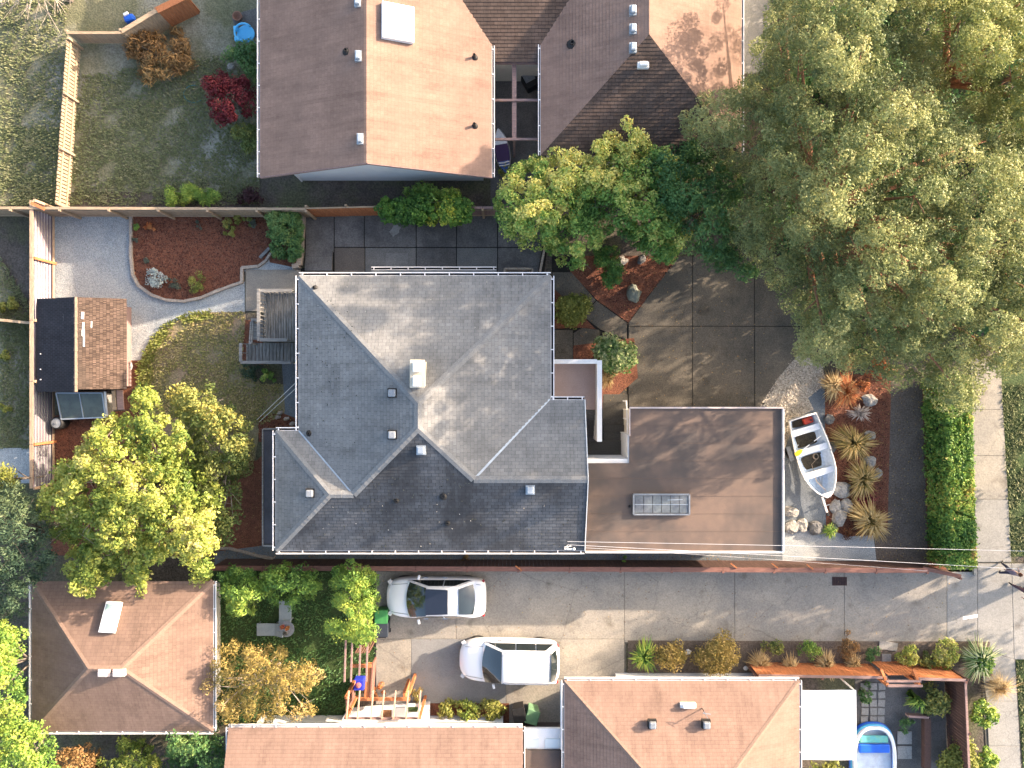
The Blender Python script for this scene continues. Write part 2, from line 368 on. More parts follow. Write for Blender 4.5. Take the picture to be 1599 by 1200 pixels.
sheet('cottage_garden_lawn', [(330, 892), (592, 892), (592, 1010), (545, 1130), (330, 1130)], -.02, GREENTURF)
sheet('north_lane', [(1158, -60), (1215, -60), (1200, 60), (1190, 115), (1150, 115)], -.01, CONC_LIGHT)
sheet('fence_foot_soil', [(80, 300), (800, 300), (800, 324), (80, 324)], -.016, SOIL)

# neighbour's driveway: a joint bed and slabs
def slab_field(name, bed_poly, mat_bed, slabs, mat, z=.03, bed_z=-.004, patch=None, gap=.008):
    bed = sheet(name, bed_poly, bed_z, mat_bed)
    for i, s in enumerate(slabs):
        m = mat
        if patch and i in patch: m = patch[i]
        slab('slab', s, bed_z, z, m, bed, inset=gap)
    return bed
def rect(x0, y0, x1, y1): return [(x0, y0), (x1, y0), (x1, y1), (x0, y1)]
drive = slab_field('neighbour_driveway', [(585, 890), (1526, 890), (1528, 1005), (978, 1005), (978, 1062), (905, 1062), (905, 1145), (585, 1145)], JOINT_L,
    [rect(587, 892, 712, 998), rect(712, 892, 975, 998), rect(975, 892, 1147, 1003), rect(1147, 892, 1318, 1003), rect(1318, 892, 1478, 1003),
     rect(587, 998, 642, 1100), rect(642, 998, 790, 1100), rect(790, 998, 975, 1060), rect(790, 1060, 903, 1140)], CONC_DRIVE,
    patch={6: M('car_shade_concrete', (.24, .24, .24), (.19, .19, .19), scale=.8, grain=.2)})  # slab greyed: the suv's shadow is put into its colour
slab_field('driveway_apron', [(1478, 880), (1640, 880), (1640, 1032), (1478, 1005)], JOINT_L,
    [rect(1478, 893, 1526, 1002), [(1526, 880), (1579, 880), (1583, 1030), (1526, 1010)], [(1579, 880), (1640, 880), (1640, 1030), (1583, 1030)]], CONC_LIGHT)
slab_field('sidewalk', [(1514, 560), (1561, 560), (1598, 1260), (1545, 1260), (1530, 1003), (1524, 880)], JOINT_L,
    [[(1515, 560), (1562, 560), (1566, 640), (1517, 640)], [(1517, 640), (1566, 640), (1570, 712), (1519, 712)], [(1519, 712), (1570, 712), (1574, 780), (1521, 780)],
     [(1521, 780), (1574, 780), (1579, 878), (1524, 878)], [(1528, 1012), (1584, 1030), (1588, 1095), (1540, 1095)], [(1540, 1095), (1588, 1095), (1592, 1165), (1543, 1165)], [(1543, 1165), (1592, 1165), (1597, 1260), (1546, 1260)]],
    CONC_LIGHT, patch={0: CONC_DRIVE, 1: CONC_DRIVE, 2: CONC_DRIVE})

# own driveway with big dark slabs
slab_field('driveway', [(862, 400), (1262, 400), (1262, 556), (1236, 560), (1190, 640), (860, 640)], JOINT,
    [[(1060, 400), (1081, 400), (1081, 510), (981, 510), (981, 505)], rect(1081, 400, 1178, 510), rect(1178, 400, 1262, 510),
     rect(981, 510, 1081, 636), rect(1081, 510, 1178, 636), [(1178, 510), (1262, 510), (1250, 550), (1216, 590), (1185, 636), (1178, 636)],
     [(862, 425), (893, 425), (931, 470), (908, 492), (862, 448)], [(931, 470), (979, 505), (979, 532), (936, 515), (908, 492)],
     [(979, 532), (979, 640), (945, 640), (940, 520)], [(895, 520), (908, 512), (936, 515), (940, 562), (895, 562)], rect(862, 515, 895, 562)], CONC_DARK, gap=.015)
sheet('front_mulch_bed', [(890, 424), (900, 400), (1058, 400), (981, 504), (933, 470)], .034, MULCH)
sheet('porch_mulch_bed', [(862, 448), (908, 492), (930, 514), (905, 512), (862, 514)], .010, MULCH)
sheet('step_mulch_bed', [(895, 540), (990, 528), (996, 590), (940, 640), (940, 562), (895, 562)], .034, MULCH)

# north patio
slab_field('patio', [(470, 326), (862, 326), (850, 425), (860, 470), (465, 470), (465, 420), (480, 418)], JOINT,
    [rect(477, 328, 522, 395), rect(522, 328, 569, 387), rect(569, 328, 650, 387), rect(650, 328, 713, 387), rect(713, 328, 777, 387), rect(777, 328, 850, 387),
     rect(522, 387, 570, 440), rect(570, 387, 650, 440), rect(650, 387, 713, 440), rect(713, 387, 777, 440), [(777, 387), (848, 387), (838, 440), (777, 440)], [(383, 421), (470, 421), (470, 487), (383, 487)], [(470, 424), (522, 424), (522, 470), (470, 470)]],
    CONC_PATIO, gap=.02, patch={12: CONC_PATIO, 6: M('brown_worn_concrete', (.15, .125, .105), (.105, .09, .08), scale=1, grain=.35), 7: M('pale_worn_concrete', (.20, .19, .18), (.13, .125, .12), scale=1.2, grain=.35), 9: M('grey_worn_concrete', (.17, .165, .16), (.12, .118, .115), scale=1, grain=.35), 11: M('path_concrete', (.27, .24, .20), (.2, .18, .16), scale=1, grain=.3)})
slab('patio_patch', rect(603, 396, 637, 421), .031, .036, CONC_PATCH, bevel=0)
st = thing('garden_steps', 'two low concrete steps beside the leaning curb of the shaded patio', 'steps', P(500, 408))
for k, (y0, y1, z) in enumerate(((392, 402, .10), (402, 412, .17), (412, 424, .24))):
    b = MB(); b.prism([G(478, y0), G(520, y0), G(520, y1), G(478, y1)], .032, z); b.build('step', CONC_PATIO, st, bevel=.01)
b = MB(); pts = [G(618+random.uniform(-1, 1)*1.5+10*math.cos(t)*random.uniform(.5, 1), 360+13*math.sin(t)*random.uniform(.5, 1)) for t in np.linspace(0, 6.1, 16)]; b.face([(x, y, .0345) for x, y in pts]); tag(b.build('lichen_stain', CONC_LIGHT), kind='structure')
# curb stones
def curbline(name, label, pts, w_, h_, mat, seg=.45, group=None):
    r = thing(name, label, 'edging', P(*pts[0]), group)
    pp = [Vector((*G(x, y), 0)) for x, y in pts]
    for i in range(len(pp)-1):
        a, b = pp[i], pp[i+1]; L = (b-a).length; n = max(1, round(L/seg))
        for k in range(n):
            p = a.lerp(b, (k+.02)/n); q = a.lerp(b, (k+.98)/n)
            j = random.uniform(-.012, .012)
            d = (q-p); ang = math.atan2(d.y, d.x)
            boxpart('edging_stone', mat, r, ((p.x+q.x)/2, (p.y+q.y)/2 + j, h_/2 + random.uniform(-.01, .01) - .01), (d.length+.03, w_*random.uniform(.85, 1.15), h_), ang)
    return r
curbline('bed_edging', 'curved pale stone edging around the red mulch bed', [(206, 336), (206, 400), (209, 430), (218, 447), (238, 461), (262, 469), (290, 471), (315, 466), (345, 453), (379, 441), (379, 419), (404, 417), (416, 408), (424, 396)], .13, .16, CURB)
curbline('patio_curb', 'leaning pale curb between dense bush and shaded patio', [(474, 335), (472, 375), (470, 416), (460, 418)], .26, .42, CURB, seg=2.0)
curbline('path_curb', 'thin stone edging at the east end of the patio', [(852, 378), (848, 400), (843, 425)], .12, .3, CURB, seg=1.2)
curbline('garden_edging', 'low broken edging beside the yellow tree and side path', [(330, 856), (360, 856), (395, 866), (428, 873)], .12, .15, CURB)

# ------------------------------------------------------------------ roofs
def roof_face(b, poly, eave_dir, row=.15, lift=.014, base_z=0.0):
    """one roof plane in overlapping shingle courses; poly = coplanar 3-D points, eave_dir = horizontal direction of the courses"""
    poly = [Vector(p) for p in poly]
    u = Vector((eave_dir[0], eave_dir[1], 0)).normalized()
    n = Vector((0, 0, 0))
    for i in range(1, len(poly)-1): n += (poly[i]-poly[0]).cross(poly[i+1]-poly[0])
    n.normalize()
    if n.z < 0: n = -n
    v = n.cross(u)
    if v.z < 0: v = -v
    low = min(poly, key=lambda p: p.dot(v)); o = Vector(low)
    q = [((p-o).dot(u), (p-o).dot(v)) for p in poly]
    vmax = max(t[1] for t in q)
    cuts = sorted(set([round(k*row, 5) for k in range(int(vmax/row)+2)] + [round(t[1], 5) for t in q]))
    cuts = [min(c, vmax) for c in cuts if c <= vmax+3e-5]
    def interval(y):
        xs = []
        for i in range(len(q)):
            (x0, y0), (x1, y1) = q[i], q[(i+1) % len(q)]
            if (y0-y)*(y1-y) < 0: xs.append(x0+(x1-x0)*(y-y0)/(y1-y0))
        return (min(xs), max(xs)) if len(xs) >= 2 else None
    for a, c in zip(cuts[:-1], cuts[1:]):
        if c-a < 1e-3: continue
        e = (c-a)*.001
        i0, i1 = interval(a+e), interval(c-e)
        if not i0 or not i1: continue
        kr = math.floor(a/row + 1e-4)*row
        la = lift*(1-(a-kr)/row); lc = lift*max(0, 1-(c-kr)/row)
        W = lambda x, y, h: o + u*x + v*y + n*h
        b.face([W(i0[0], a, la), W(i0[1], a, la), W(i1[1], c, lc), W(i1[0], c, lc)], [(i0[0], a), (i0[1], a), (i1[1], c), (i1[0], c)])
        if la > lift*.9: b.face([W(i0[0], a, 0), W(i0[1], a, 0), W(i0[1], a, la), W(i0[0], a, la)], [(i0[0], a-.003), (i0[1], a-.003), (i0[1], a), (i0[0], a)])
def fixn(o):
    import bmesh as _b
    m = _b.new(); m.from_mesh(o.data)
    for f in m.faces:
        f.normal_update()
        if f.normal.z < -1e-4: f.normal_flip()
    m.to_mesh(o.data); m.free(); return o
def caps(parent, lines, mat, w_=.30, step=.22, name='ridge_cap'):
    """overlapping cap shingles folded over each hip or ridge"""
    for (a, c) in lines:
        a = Vector(a); c = Vector(c); b = MB()
        d = (c-a); L = d.length; d.normalize()
        hz = Vector((0, 0, 1)).cross(d).normalized()
        n = max(1, int(L/step)); drop = .055 if abs(d.z) < .05 else .04
        for k in range(n):
            p = a + d*(L*k/n); q = a + d*min(L, L*(k+1)/n+.03)
            hp = .036; hq = .026
            j = random.uniform(-.006, .006)
            P0 = [p - hz*w_/2 + Vector((0, 0, hp-drop+j)), p + Vector((0, 0, hp+j)), p + hz*w_/2 + Vector((0, 0, hp-drop+j))]
            Q0 = [q - hz*w_/2 + Vector((0, 0, hq-drop)), q + Vector((0, 0, hq)), q + hz*w_/2 + Vector((0, 0, hq-drop))]
            b.add(P0+Q0, [(0, 1, 4, 3), (1, 2, 5, 4)])
            b.add([P0[0], P0[1], P0[2], P0[0]-Vector((0, 0, .03)), P0[1]-Vector((0, 0, .03)), P0[2]-Vector((0, 0, .03))], [(0, 3, 4, 1), (1, 4, 5, 2)])
        b.build(name, mat, parent)
def gutter(parent, a, c, out, mat=WHITE_GUT, w_=.13, hang=1.0, name='gutter'):
    """open gutter along the eave from a to c; out = outward direction"""
    a = Vector(a); c = Vector(c); out = Vector((out[0], out[1], 0)); d = (c-a).normalized(); L = (c-a).length
    b = MB(); z = Vector((0, 0, 1))
    b.bar(a+out*w_-z*.03, c+out*w_-z*.03, .035, .11)
    b.bar(a+out*.012-z*.05, c+out*.012-z*.05, .02, .10)
    o = b.build(name, mat, parent)
    t = MB(); t.bar(a+out*w_/2-z*.085, c+out*w_/2-z*.085, w_-.02, .02); t.build('trough', DARKFILL, o)  # dark trough colour stands in for the shade inside the channel
    h = MB(); n = max(1, int(L/hang))
    for k in range(n+1):
        p = a + d*(L*(k+.15)/(n+.3)) if n else a
        h.bar(p+z*.018, p+out*(w_+.01)+z*.018, .04, .02)
    h.build('hanger', mat, o)['kind'] = 'stuff'
    return o
def vent_box(label, p, size=(.38, .38), mat=METALVENT, grp=None, cap=True):
    r = thing('roof_vent', label, 'roof vent', p, grp)
    b = MB(); b.box(p+Vector((0, 0, .02)), (size[0]*1.25, size[1]*1.25, .16)); b.build('base_flange', DARKFILL if mat is METALVENT else mat, r)
    b = MB(); b.box(p+Vector((0, 0, .17)), (size[0], size[1], .17)); b.build('cap', mat, r, bevel=.05)
    return r
def pipe_vent(label, p, h_=.3, r_=.05):
    r = thing('vent_pipe', label, 'vent pipe', p)
    b = MB(); b.lathe(p, [(r_*2.6, -.05), (r_*2.2, .03), (r_*1.2, .09)], 12); b.build('collar', BLACKRUB, r)
    b = MB(); b.lathe(p, [(r_, -.05), (r_, h_), (r_*.7, h_), (r_*.7, h_-.1)], 12); b.build('pipe', BLACKRUB, r)
    return r
def window(parent, c, size, axis, outward, frame=WHITE):
    """window on a wall; axis 'x' = wall runs along x"""
    c = Vector(c); w_, h_ = size; b = MB(); o = outward
    if axis == 'x':
        for s in (-1, 1): b.box(c+Vector((s*w_/2, o*.02, 0)), (.08, .10, h_+.08))
        for s in (-1, 1): b.box(c+Vector((0, o*.02, s*h_/2)), (w_-.08, .10, .08))
        b.box(c+Vector((0, o*.02, 0)), (.05, .08, h_-.08))
        f = b.build('window', frame, parent); q = MB(); q.box(c+Vector((0, o*.012, 0)), (w_-.06, .03, h_-.06)); q.build('pane', CARGLASS, f)
    else:
        for s in (-1, 1): b.box(c+Vector((o*.02, s*w_/2, 0)), (.10, .08, h_+.08))
        for s in (-1, 1): b.box(c+Vector((o*.02, 0, s*h_/2)), (.10, w_-.08, .08))
        b.box(c+Vector((o*.02, 0, 0)), (.08, .05, h_-.08))
        f = b.build('window', frame, parent); q = MB(); q.box(c+Vector((o*.012, 0, 0)), (.03, w_-.06, h_-.06)); q.build('pane', CARGLASS, f)

# ---- main house
EZ = 4.6; PT = .42
def E(px, py, z=EZ): return P(px, py, z)
xa, xb, yn, ys = E(467, 0).x, E(860, 0).x, E(0, 431).y, E(0, 860).y
xw, yw, xe, ye = E(431, 0).x, E(0, 673).y, E(912.5, 0).x, E(0, 625).y
house = thing('main_house', 'grey shingled house with white gutters and cream chimney in the middle of the plot', 'house', ((xa+xb)/2, (yn+ys)/2, 0))
hw = (xb-xa)/2; h2 = (yw-ys)/2; h3 = (ye-ys)/2; xm = (xa+xb)/2
V3 = lambda x, y, r: Vector((x, y, EZ + PT*r))
R1 = V3(xm, yn-hw, hw); R2 = V3(xm, ys+hw, hw)
J2 = V3(xa+h2, ys+h2, h2); K2 = V3(xw+h2, ys+h2, h2)
J3 = V3(xb-h3, ys+h3, h3); K3 = V3(xe, ys+h3, h3)
A = V3(xa, yn, 0); B = V3(xb, yn, 0); C_ = V3(xb, ye, 0); D = V3(xe, ye, 0); E_ = V3(xe, ys, 0); F_ = V3(xw, ys, 0); G_ = V3(xw, yw, 0); H_ = V3(xa, yw, 0)
def rp(name, poly, ed, mat): 
    b = MB(); roof_face(b, poly, ed); return fixn(b.build(name, mat, house))
rp('roof', [A, B, R1], (1, 0), ROOF_SLATE)
rp('roof', [B, C_, J3, R2, R1], (0, 1), ROOF_SLATE)
rp('roof', [C_, D, K3, J3], (1, 0), ROOF_SLATE)
rp('roof', [F_, E_, K3, J3, R2, J2, K2], (1, 0), ROOF_SLATE_S)['label'] = 'darker south roof slope with stain patches'
rp('roof', [A, R1, R2, J2, H_], (0, 1), ROOF_SLATE)
rp('roof', [G_, H_, J2, K2], (1, 0), ROOF_SLATE)
rp('roof', [G_, K2, F_], (0, 1), ROOF_SLATE)
caps(house, [(A, R1), (B, R1), (R1, R2), (J2, R2), (J3, R2), (J2, K2), (G_, K2), (F_, K2), (J3, K3)], CAP_SLATE)
b = MB(); up = Vector((0, 0, .02))
b.bar(H_+up, J2+up, .06, .02); b.build('valley_flashing', FLASH, house); b = MB(); b.bar(C_+up+Vector((-.05, 0.05, 0)), J3+up, .09, .02); b.build('valley_flashing', FLASH, house)
def soffit(parent, corners, z, mat=STUCCO):
    pass
b = MB(); o_ = .5
b.prism([(xa+o_, yn-o_), (xb-o_, yn-o_), (xb-o_, ye-.3), (xe-.25, ye-.3-.2), (xe-.25, ys+o_), (xw+o_, ys+o_), (xw+o_, yw-o_), (xa+o_, yw-o_)], 0, EZ-.12)
b.build('wall', STUCCO, house)
b = MB(); b.prism([(xa, yn), (xb, yn), (xb, ye), (xe, ye), (xe, ys), (xw, ys), (xw, yw), (xa, yw)], EZ-.11, EZ-.03); b.build('soffit', WHITE, house)
# gable end wall under the flush rake
b = MB(); b.prism([(xe-.24, ye-.2), (xe-.02, ye-.2), (xe-.02, ys+.2), (xe-.24, ys+.2)], 2.6, EZ-.115); b.build('gable_wall', STUCCO, house)
b = MB(); b.bar(D+Vector((.02, 0, 0)), K3+Vector((.02, 0, 0)), .03, .12); b.bar(E_+Vector((.02, 0, 0)), K3+Vector((.02, 0, 0)), .03, .12)
b.add([D-Vector((.05, 0, .1)), K3-Vector((.05, 0, .04)), E_-Vector((.05, 0, .1))], [(0, 1, 2)]); b.build('rake_board', WHITE, house)
gutter(house, A, B, (0, 1)); gutter(house, A, H_, (-1, 0)); gutter(house, B, C_, (1, 0)); gutter(house, G_, F_, (-1, 0))
gutter(house, F_, E_, (0, -1)); gutter(house, G_, H_, (0, 1)); gutter(house, C_, D, (0, 1), hang=.5)
for x in (520, 640, 760): window(house, (P(x, 0, 2).x, yn-o_, 2.5), (1.4, 1.1), 'x', 1)
for x in (500, 620, 800): window(house, (P(x, 0, 2).x, ys+o_, 2.6), (1.4, 1.1), 'x', -1)
window(house, (xb-o_, P(0, 500, 2).y, 2.6), (1.6, 1.2), 'y', 1); window(house, (xa+o_, P(0, 600, 2).y, 2.6), (1.4, 1.2), 'y', -1)
# lower eave on the west side, bay eave on the north side
b = MB(); z3 = 3.0
x0, x1, y0, y1 = P(411, 0, z3).x, P(436, 0, z3).x, P(0, 670, z3).y, P(0, 852, z3).y
b.prism([(x0, y1), (x1+.3, y1), (x1+.3, y0), (x0, y0)], z3-.12, z3); lo = b.build('lower_roof', M('charcoal_membrane', (.075, .075, .09), (.05, .05, .06), scale=1, grain=.2), house)
b = MB(); b.bar((x0, y0, z3+.02), (x0, y1, z3+.02), .06, .14); b.bar((x0+.03, y1, z3+.02), (x1+.3, y1, z3+.02), .06, .14); b.bar((x0+.03, y0, z3+.02), (P(468, 0, z3).x, y0, z3+.02), .06, .14); b.build('edge_trim', W_GREYX, lo)
b = MB(); b.prism([(x0+.25, y1+.25), (x1+.4, y1+.25), (x1+.4, y0-.25), (x0+.25, y0-.25)], 0, z3-.125); b.build('bay_wall', STUCCO, house)
zb = 3.1; x0, x1, y0 = P(580, 0, zb).x, P(775, 0, zb).x, P(0, 422, zb).y
b = MB(); b.prism([(x0, y0-.9), (x1, y0-.9), (x1, y0), (x0, y0)], zb-.15, zb-.03); bay = b.build('bay_roof', CAP_DARK, house)
gutter(bay, (x0, y0, zb), (x1, y0, zb), (0, 1), hang=.75)
b = MB(); b.prism([(x0+.15, y0-1.3), (x1-.15, y0-1.3), (x1-.15, y0-.3), (x0+.15, y0-.3)], 0, zb-.16); b.build('bay_wall', STUCCO, house)
# basement window well
b = MB(); wz = .25
for (ax, ay, bx, by) in ((788, 421, 831, 421), (788, 421, 788, 432), (831, 421, 831, 432)): b.bar(P(ax, ay, wz), P(bx, by, wz), .09, .5)
tag(b.build('window_well', CURB), 'pale rectangular window well curb on patio against the house', 'window well')

def roofz(px, py, plane):
    """point on a main-house roof plane seen at pixel: plane = (axis, edge value, sign)"""
    ax, e, s = plane; z = EZ
    for _ in range(30):
        p = P(px, py, z); d = (p[ax]-e)*s; z = EZ + PT*max(d, 0)
    return P(px, py, z)
PW = (0, xa, 1); PS = (1, ys, 1); PN = (1, yn, -1); PE = (0, xb, -1); PWW = (0, xw, 1)
# chimney
cz = roofz(652, 585, PW).z
ch = thing('chimney', 'cream capped chimney with two pale flue hoods by the main ridge', 'chimney', P(652, 584, cz))
ct = 7.15
c = P(651.5, 584, ct); wx = P(663.5, 0, ct).x-P(640, 0, ct).x; wy = P(0, 562, ct).y-P(0, 606, ct).y
b = MB(); b.box((c.x, c.y, (ct+5.8)/2-.05), (wx*.86, wy*.88, ct-5.8)); b.build('stack', BRICKCREAM, ch)
b = MB(); b.box((c.x, c.y, ct-.04), (wx, wy, .10)); b.build('crown_slab', BRICKCREAM, ch, bevel=.02)
for s, dy in ((1, .26), (-1, -.28)):
    b = MB(); b.box((c.x, c.y+dy*wy*.95, ct+.13), (wx*.55, wy*.38, .22)); f = b.build('flue_hood', WHITE, ch, bevel=.04)
    b = MB(); b.box((c.x, c.y+dy*wy*.95-s*.02, ct+.255), (wx*.40, wy*.22, .025)); b.build('lid', BRICKCREAM, f)
for i, (px, py, pl, lb) in enumerate(((613, 614, PW, 'dark square roof vent just below the chimney on the west slope'), (613, 679, PW, 'dark square roof vent near where the west and south slopes meet'),
      (485, 770, PWW, 'square roof vent on the small west hip'), (658, 703, PS, 'pale topped roof vent high on the south slope near its peak'), (828, 765, PS, 'pale topped roof vent on the east part of the south slope'))):
    vent_box(lb, roofz(px, py, pl), (.30, .30), FLASH if pl is PS else METALVENT, 'vents on the main roof')
pipe_vent('black vent pipe with a pale streak below on the south slope', roofz(692, 775, PS), .12, .07)
pipe_vent('small black pipe low on the stained south slope', roofz(699, 817, PS), .12, .05)
pipe_vent('stubby dark pipe west of the streaked pipe on the south slope', roofz(619, 782, PS), .12, .05)
pipe_vent('small dark pipe near the west valley of the main roof', roofz(483, 677, PW), .18, .06)
pipe_vent('little black pipe with bracket near the northwest roof corner', roofz(492, 450, PN), .25, .05)
# service bracket at the south eave
sb = thing('service_mast', 'white wire bracket at the southeast eave of the grey house', 'bracket', E(885, 852, 4.6))
b = MB(); q = E(885, 852, 4.6); b.tube([q-Vector((0, 0, .4)), q+Vector((0, 0, .7))], .03); b.build('mast', WHITE, sb)
b = MB(); b.bar(q+Vector((-.15, 0, .65)), q+Vector((.3, 0, .65)), .04, .05); b.bar(q+Vector((-.15, .05, .55)), q+Vector((.15, .1, .55)), .03, .03); b.lathe(q+Vector((.25, 0, .6)), [(.05, 0), (.06, .08), (.03, .12)], 8); b.build('insulator', WHITE, sb)

# ---- garage with flat brown roof
GZ = 3.15
gar = thing('garage', 'flat brown roofed garage with pale edge trim beside the boat', 'garage', P(1090, 760, 0))
gx0, gx1, gy0, gy1 = P(983, 0, GZ).x, P(1222, 0, GZ).x, P(0, 637, GZ).y, P(0, 862, GZ).y
gxl, gyl = P(914, 0, GZ).x, P(0, 724, GZ).y
b = MB(); b.prism([(gx0, gy0), (gx0, gyl), (gxl, gyl), (gxl, gy1), (gx1, gy1), (gx1, gy0)], GZ-.2, GZ); gr = b.build('roof', ROLLROOF, gar)
b = MB()
for k, yy in enumerate(np.linspace(gy1+.9, gy0-.8, 7)):
    b.bar((gx0+.05 if yy > gyl else gxl+.05, yy, GZ+.004), (gx1-.12, yy, GZ+.004), .02, .006)
b.build('roofing_seam', M('seam_bitumen', (.145, .10, .08), (.11, .082, .07)), gr)
b = MB(); b.prism([(gx0+.15, gy0-.15), (gx0+.15, gyl-.1), (gxl+.1, gyl-.1), (gxl+.1, gy1+.15), (gx1-.15, gy1+.15), (gx1-.15, gy0-.15)], 0, GZ-.21); b.build('wall', STUCCO, gar)
TRIMP = M('pale_pink_trim', (.60, .50, .47), (.50, .42, .40), scale=3, grain=.1)
b = MB(); b.bar((gx0, gy0, GZ+.03), (gx1, gy0, GZ+.03), .07, .12); b.build('edge_trim', TRIMP, gar)
b = MB(); b.bar((gx1, gy0-.04, GZ+.05), (gx1, gy1+.04, GZ+.05), .07, .17); b.build('edge_trim', M('white_edge_trim', (.72, .66, .64), (.6, .55, .53), scale=3, grain=.1), gar)
b = MB(); b.bar((gxl, gy1, GZ+.03), (gx1, gy1, GZ+.03), .08, .10); b.build('edge_trim', WHITE, gar)
b = MB(); b.bar((gx0, gy0-.04, GZ+.03), (gx0, P(0, 681, GZ).y, GZ+.03), .05, .10); b.build('edge_trim', TRIMP, gar)
# rooflight
x0, x1, y0, y1 = P(990, 0, GZ+.2).x, P(1077, 0, GZ+.2).x, P(0, 773, GZ+.2).y, P(0, 804, GZ+.2).y
sl = thing('rooflight', 'long grey rooflight of twelve panes on the brown flat roof', 'rooflight', ((x0+x1)/2, (y0+y1)/2, GZ))
b = MB(); zt = GZ+.14
for (p, q) in (((x0, y0), (x1, y0)), ((x0, y1), (x1, y1)), ((x0, y0), (x0, y1)), ((x1, y0), (x1, y1))): b.bar((*p, GZ+.08), (*q, GZ+.08), .07, .17)
b.build('frame', METALVENT, sl)
nx = 5
for i in range(nx+1):
    for j in range(2):
        ax = x0+.05+(x1-x0-.1)*i/(nx+1); bx = x0+.05+(x1-x0-.1)*(i+1)/(nx+1); ay = y1+.05+(y0-y1-.1)*j/2; by = y1+.05+(y0-y1-.1)*(j+1)/2
        o = boxpart('pane', SKYL_DK, sl, ((ax+bx)/2, (ay+by)/2, zt-.02), (bx-ax-.025, by-ay-.03, .03))
b = MB(); b.bar((x0+.05, (y0+y1)/2, zt-.01), (x1-.05, (y0+y1)/2, zt-.01), .03, .05); b.bar((x0+1.5, (y0+y1)/2+.2, zt+.0), (x1-.3, (y0+y1)/2+.22, zt+.0), .03, .02); b.build('glazing_bar', FLASH, sl)
pipe_vent('tiny pale pipe beside the rooflight on the garage roof', P(983, 791, GZ), .1, .025)

# ---- porch, stairs and white parapets
pz = 2.1
por = thing('entrance_porch', 'raised pink floored porch with white parapet and stairs down to a dark landing', 'porch', P(900, 620, 0))
b = MB(); pp = [P(855, 566, pz), P(936, 566, pz), P(936, 640, pz), P(911, 640, pz), P(911, 630, pz), P(855, 630, pz)]
b.prism([(p.x, p.y) for p in pp], pz-.15, pz); b.build('floor_slab', PINKDECK, por)
b = MB(); b.prism([(p.x, p.y) for p in [P(858, 566, pz), P(934, 566, pz), P(934, 640, pz), P(858, 640, pz)]], 0, pz-.16); b.build('base_wall', STUCCO, por)
pw = pz+.75
def parapet(a, c, z0, z1, w_=.22, mat=WALLWHITE):
    a = P(*a, z1); c = P(*c, z1); b = MB(); d = (c-a); 
    b.bar((a.x, a.y, (z0+z1)/2), (c.x, c.y, (z0+z1)/2), w_, z1-z0); o = b.build('parapet', mat, por)
    b = MB(); b.bar((a.x, a.y, z1+.02), (c.x, c.y, z1+.02), w_+.05, .045); b.build('coping', mat, o)
parapet((862, 565), (932, 565), 1.8, pw, .15); parapet((936, 563), (936, 690), .1, pw, .17)
lz = .95; lw = 3.0
parapet((914, 721), (988, 721), .1, lw, .19); parapet((984, 680), (984, 717), .1, lw, .19)
b = MB(); b.prism([(p.x, p.y) for p in [P(905, 688, lz), P(983, 688, lz), P(983, 722, lz), P(905, 722, lz)]], 0, lz); b.build('landing', CONC_DARK, por)
n = 6
for k in range(n):
    y0 = 640+k*8.2; z = pz - (k+1)*(pz-lz)/(n+1)
    b = MB(); a = P(905, y0, z); c = P(938, y0+8.6, z); b.prism([(a.x, a.y), (c.x, a.y), (c.x, c.y), (a.x, c.y)], 0, z); b.build('step', CONC_PATIO, por, bevel=.015)
n = 6
for k in range(n):
    y0 = 616+k*12; z = (k+.3)*lz/n
    b = MB(); a = P(942, y0, z); c = P(980, y0+12.3, z); b.prism([(a.x, a.y), (c.x, a.y), (c.x, c.y), (a.x, c.y)], -.1, z); b.build('step', CONC_DARK, por, bevel=.015)
b = MB(); 
for (a, c) in ((P(978, 626, 1.2), P(979, 640, 1.5)), (P(979, 640, 1.5), P(980, 685, 2.2))): b.bar(a, c, .06, .06)
for (x, y, z) in ((978, 627, 1.2), (979, 655, 1.7), (980, 684, 2.2)): b.bar(P(x, y, z), P(x, y, z)-Vector((0, 0, 1)), .06, .06)
b.build('handrail', WALLWHITE, por)

# ---- weathered timber deck on the west side
dz = 1.7
dk_ = thing('timber_deck', 'weathered grey timber deck with slatted railing against the west wall', 'deck', P(430, 510, 0))
def deckboards(x0, x1, y0, y1, z, n, mat=W_GREYY):
    for k in range(n):
        a = P(x0+(x1-x0)*k/n, y0, z); c = P(x0+(x1-x0)*(k+1)/n, y1, z)
        boxpart('board', mat, dk_, ((a.x+c.x)/2, (a.y+c.y)/2, z-.02+random.uniform(-.004, .004)), (abs(c.x-a.x)-.022, abs(a.y-c.y), .04))
deckboards(414, 480, 456, 534, dz, 16)
dl = 1.25
deckboards(388, 470, 536, 568, dl, 15)
b = MB(); 
for (x, y, z) in ((415, 458, dz), (415, 532, dz), (465, 458, dz), (386, 566, dl), (386, 538, dl), (440, 566, dl)): b.bar(P(x, y, z-.05), Vector((P(x, y, z).x, P(x, y, z).y, 0)), .1, .1)
b.build('post', W_GREYX, dk_)
b = MB()
for (z, x0, x1, y0, y1) in ((dz-.06, 414, 480, 457, 533), (dl-.06, 388, 470, 537, 567)):
    for (ax, ay, bx, by) in ((x0, y0, x1, y0), (x0, y1, x1, y1), (x0, y0, x0, y1)): b.bar(P(ax, ay, z-.05), P(bx, by, z-.05), .05, .16)
b.build('rim_joist', W_GREYX, dk_)
rz_ = dz+.95
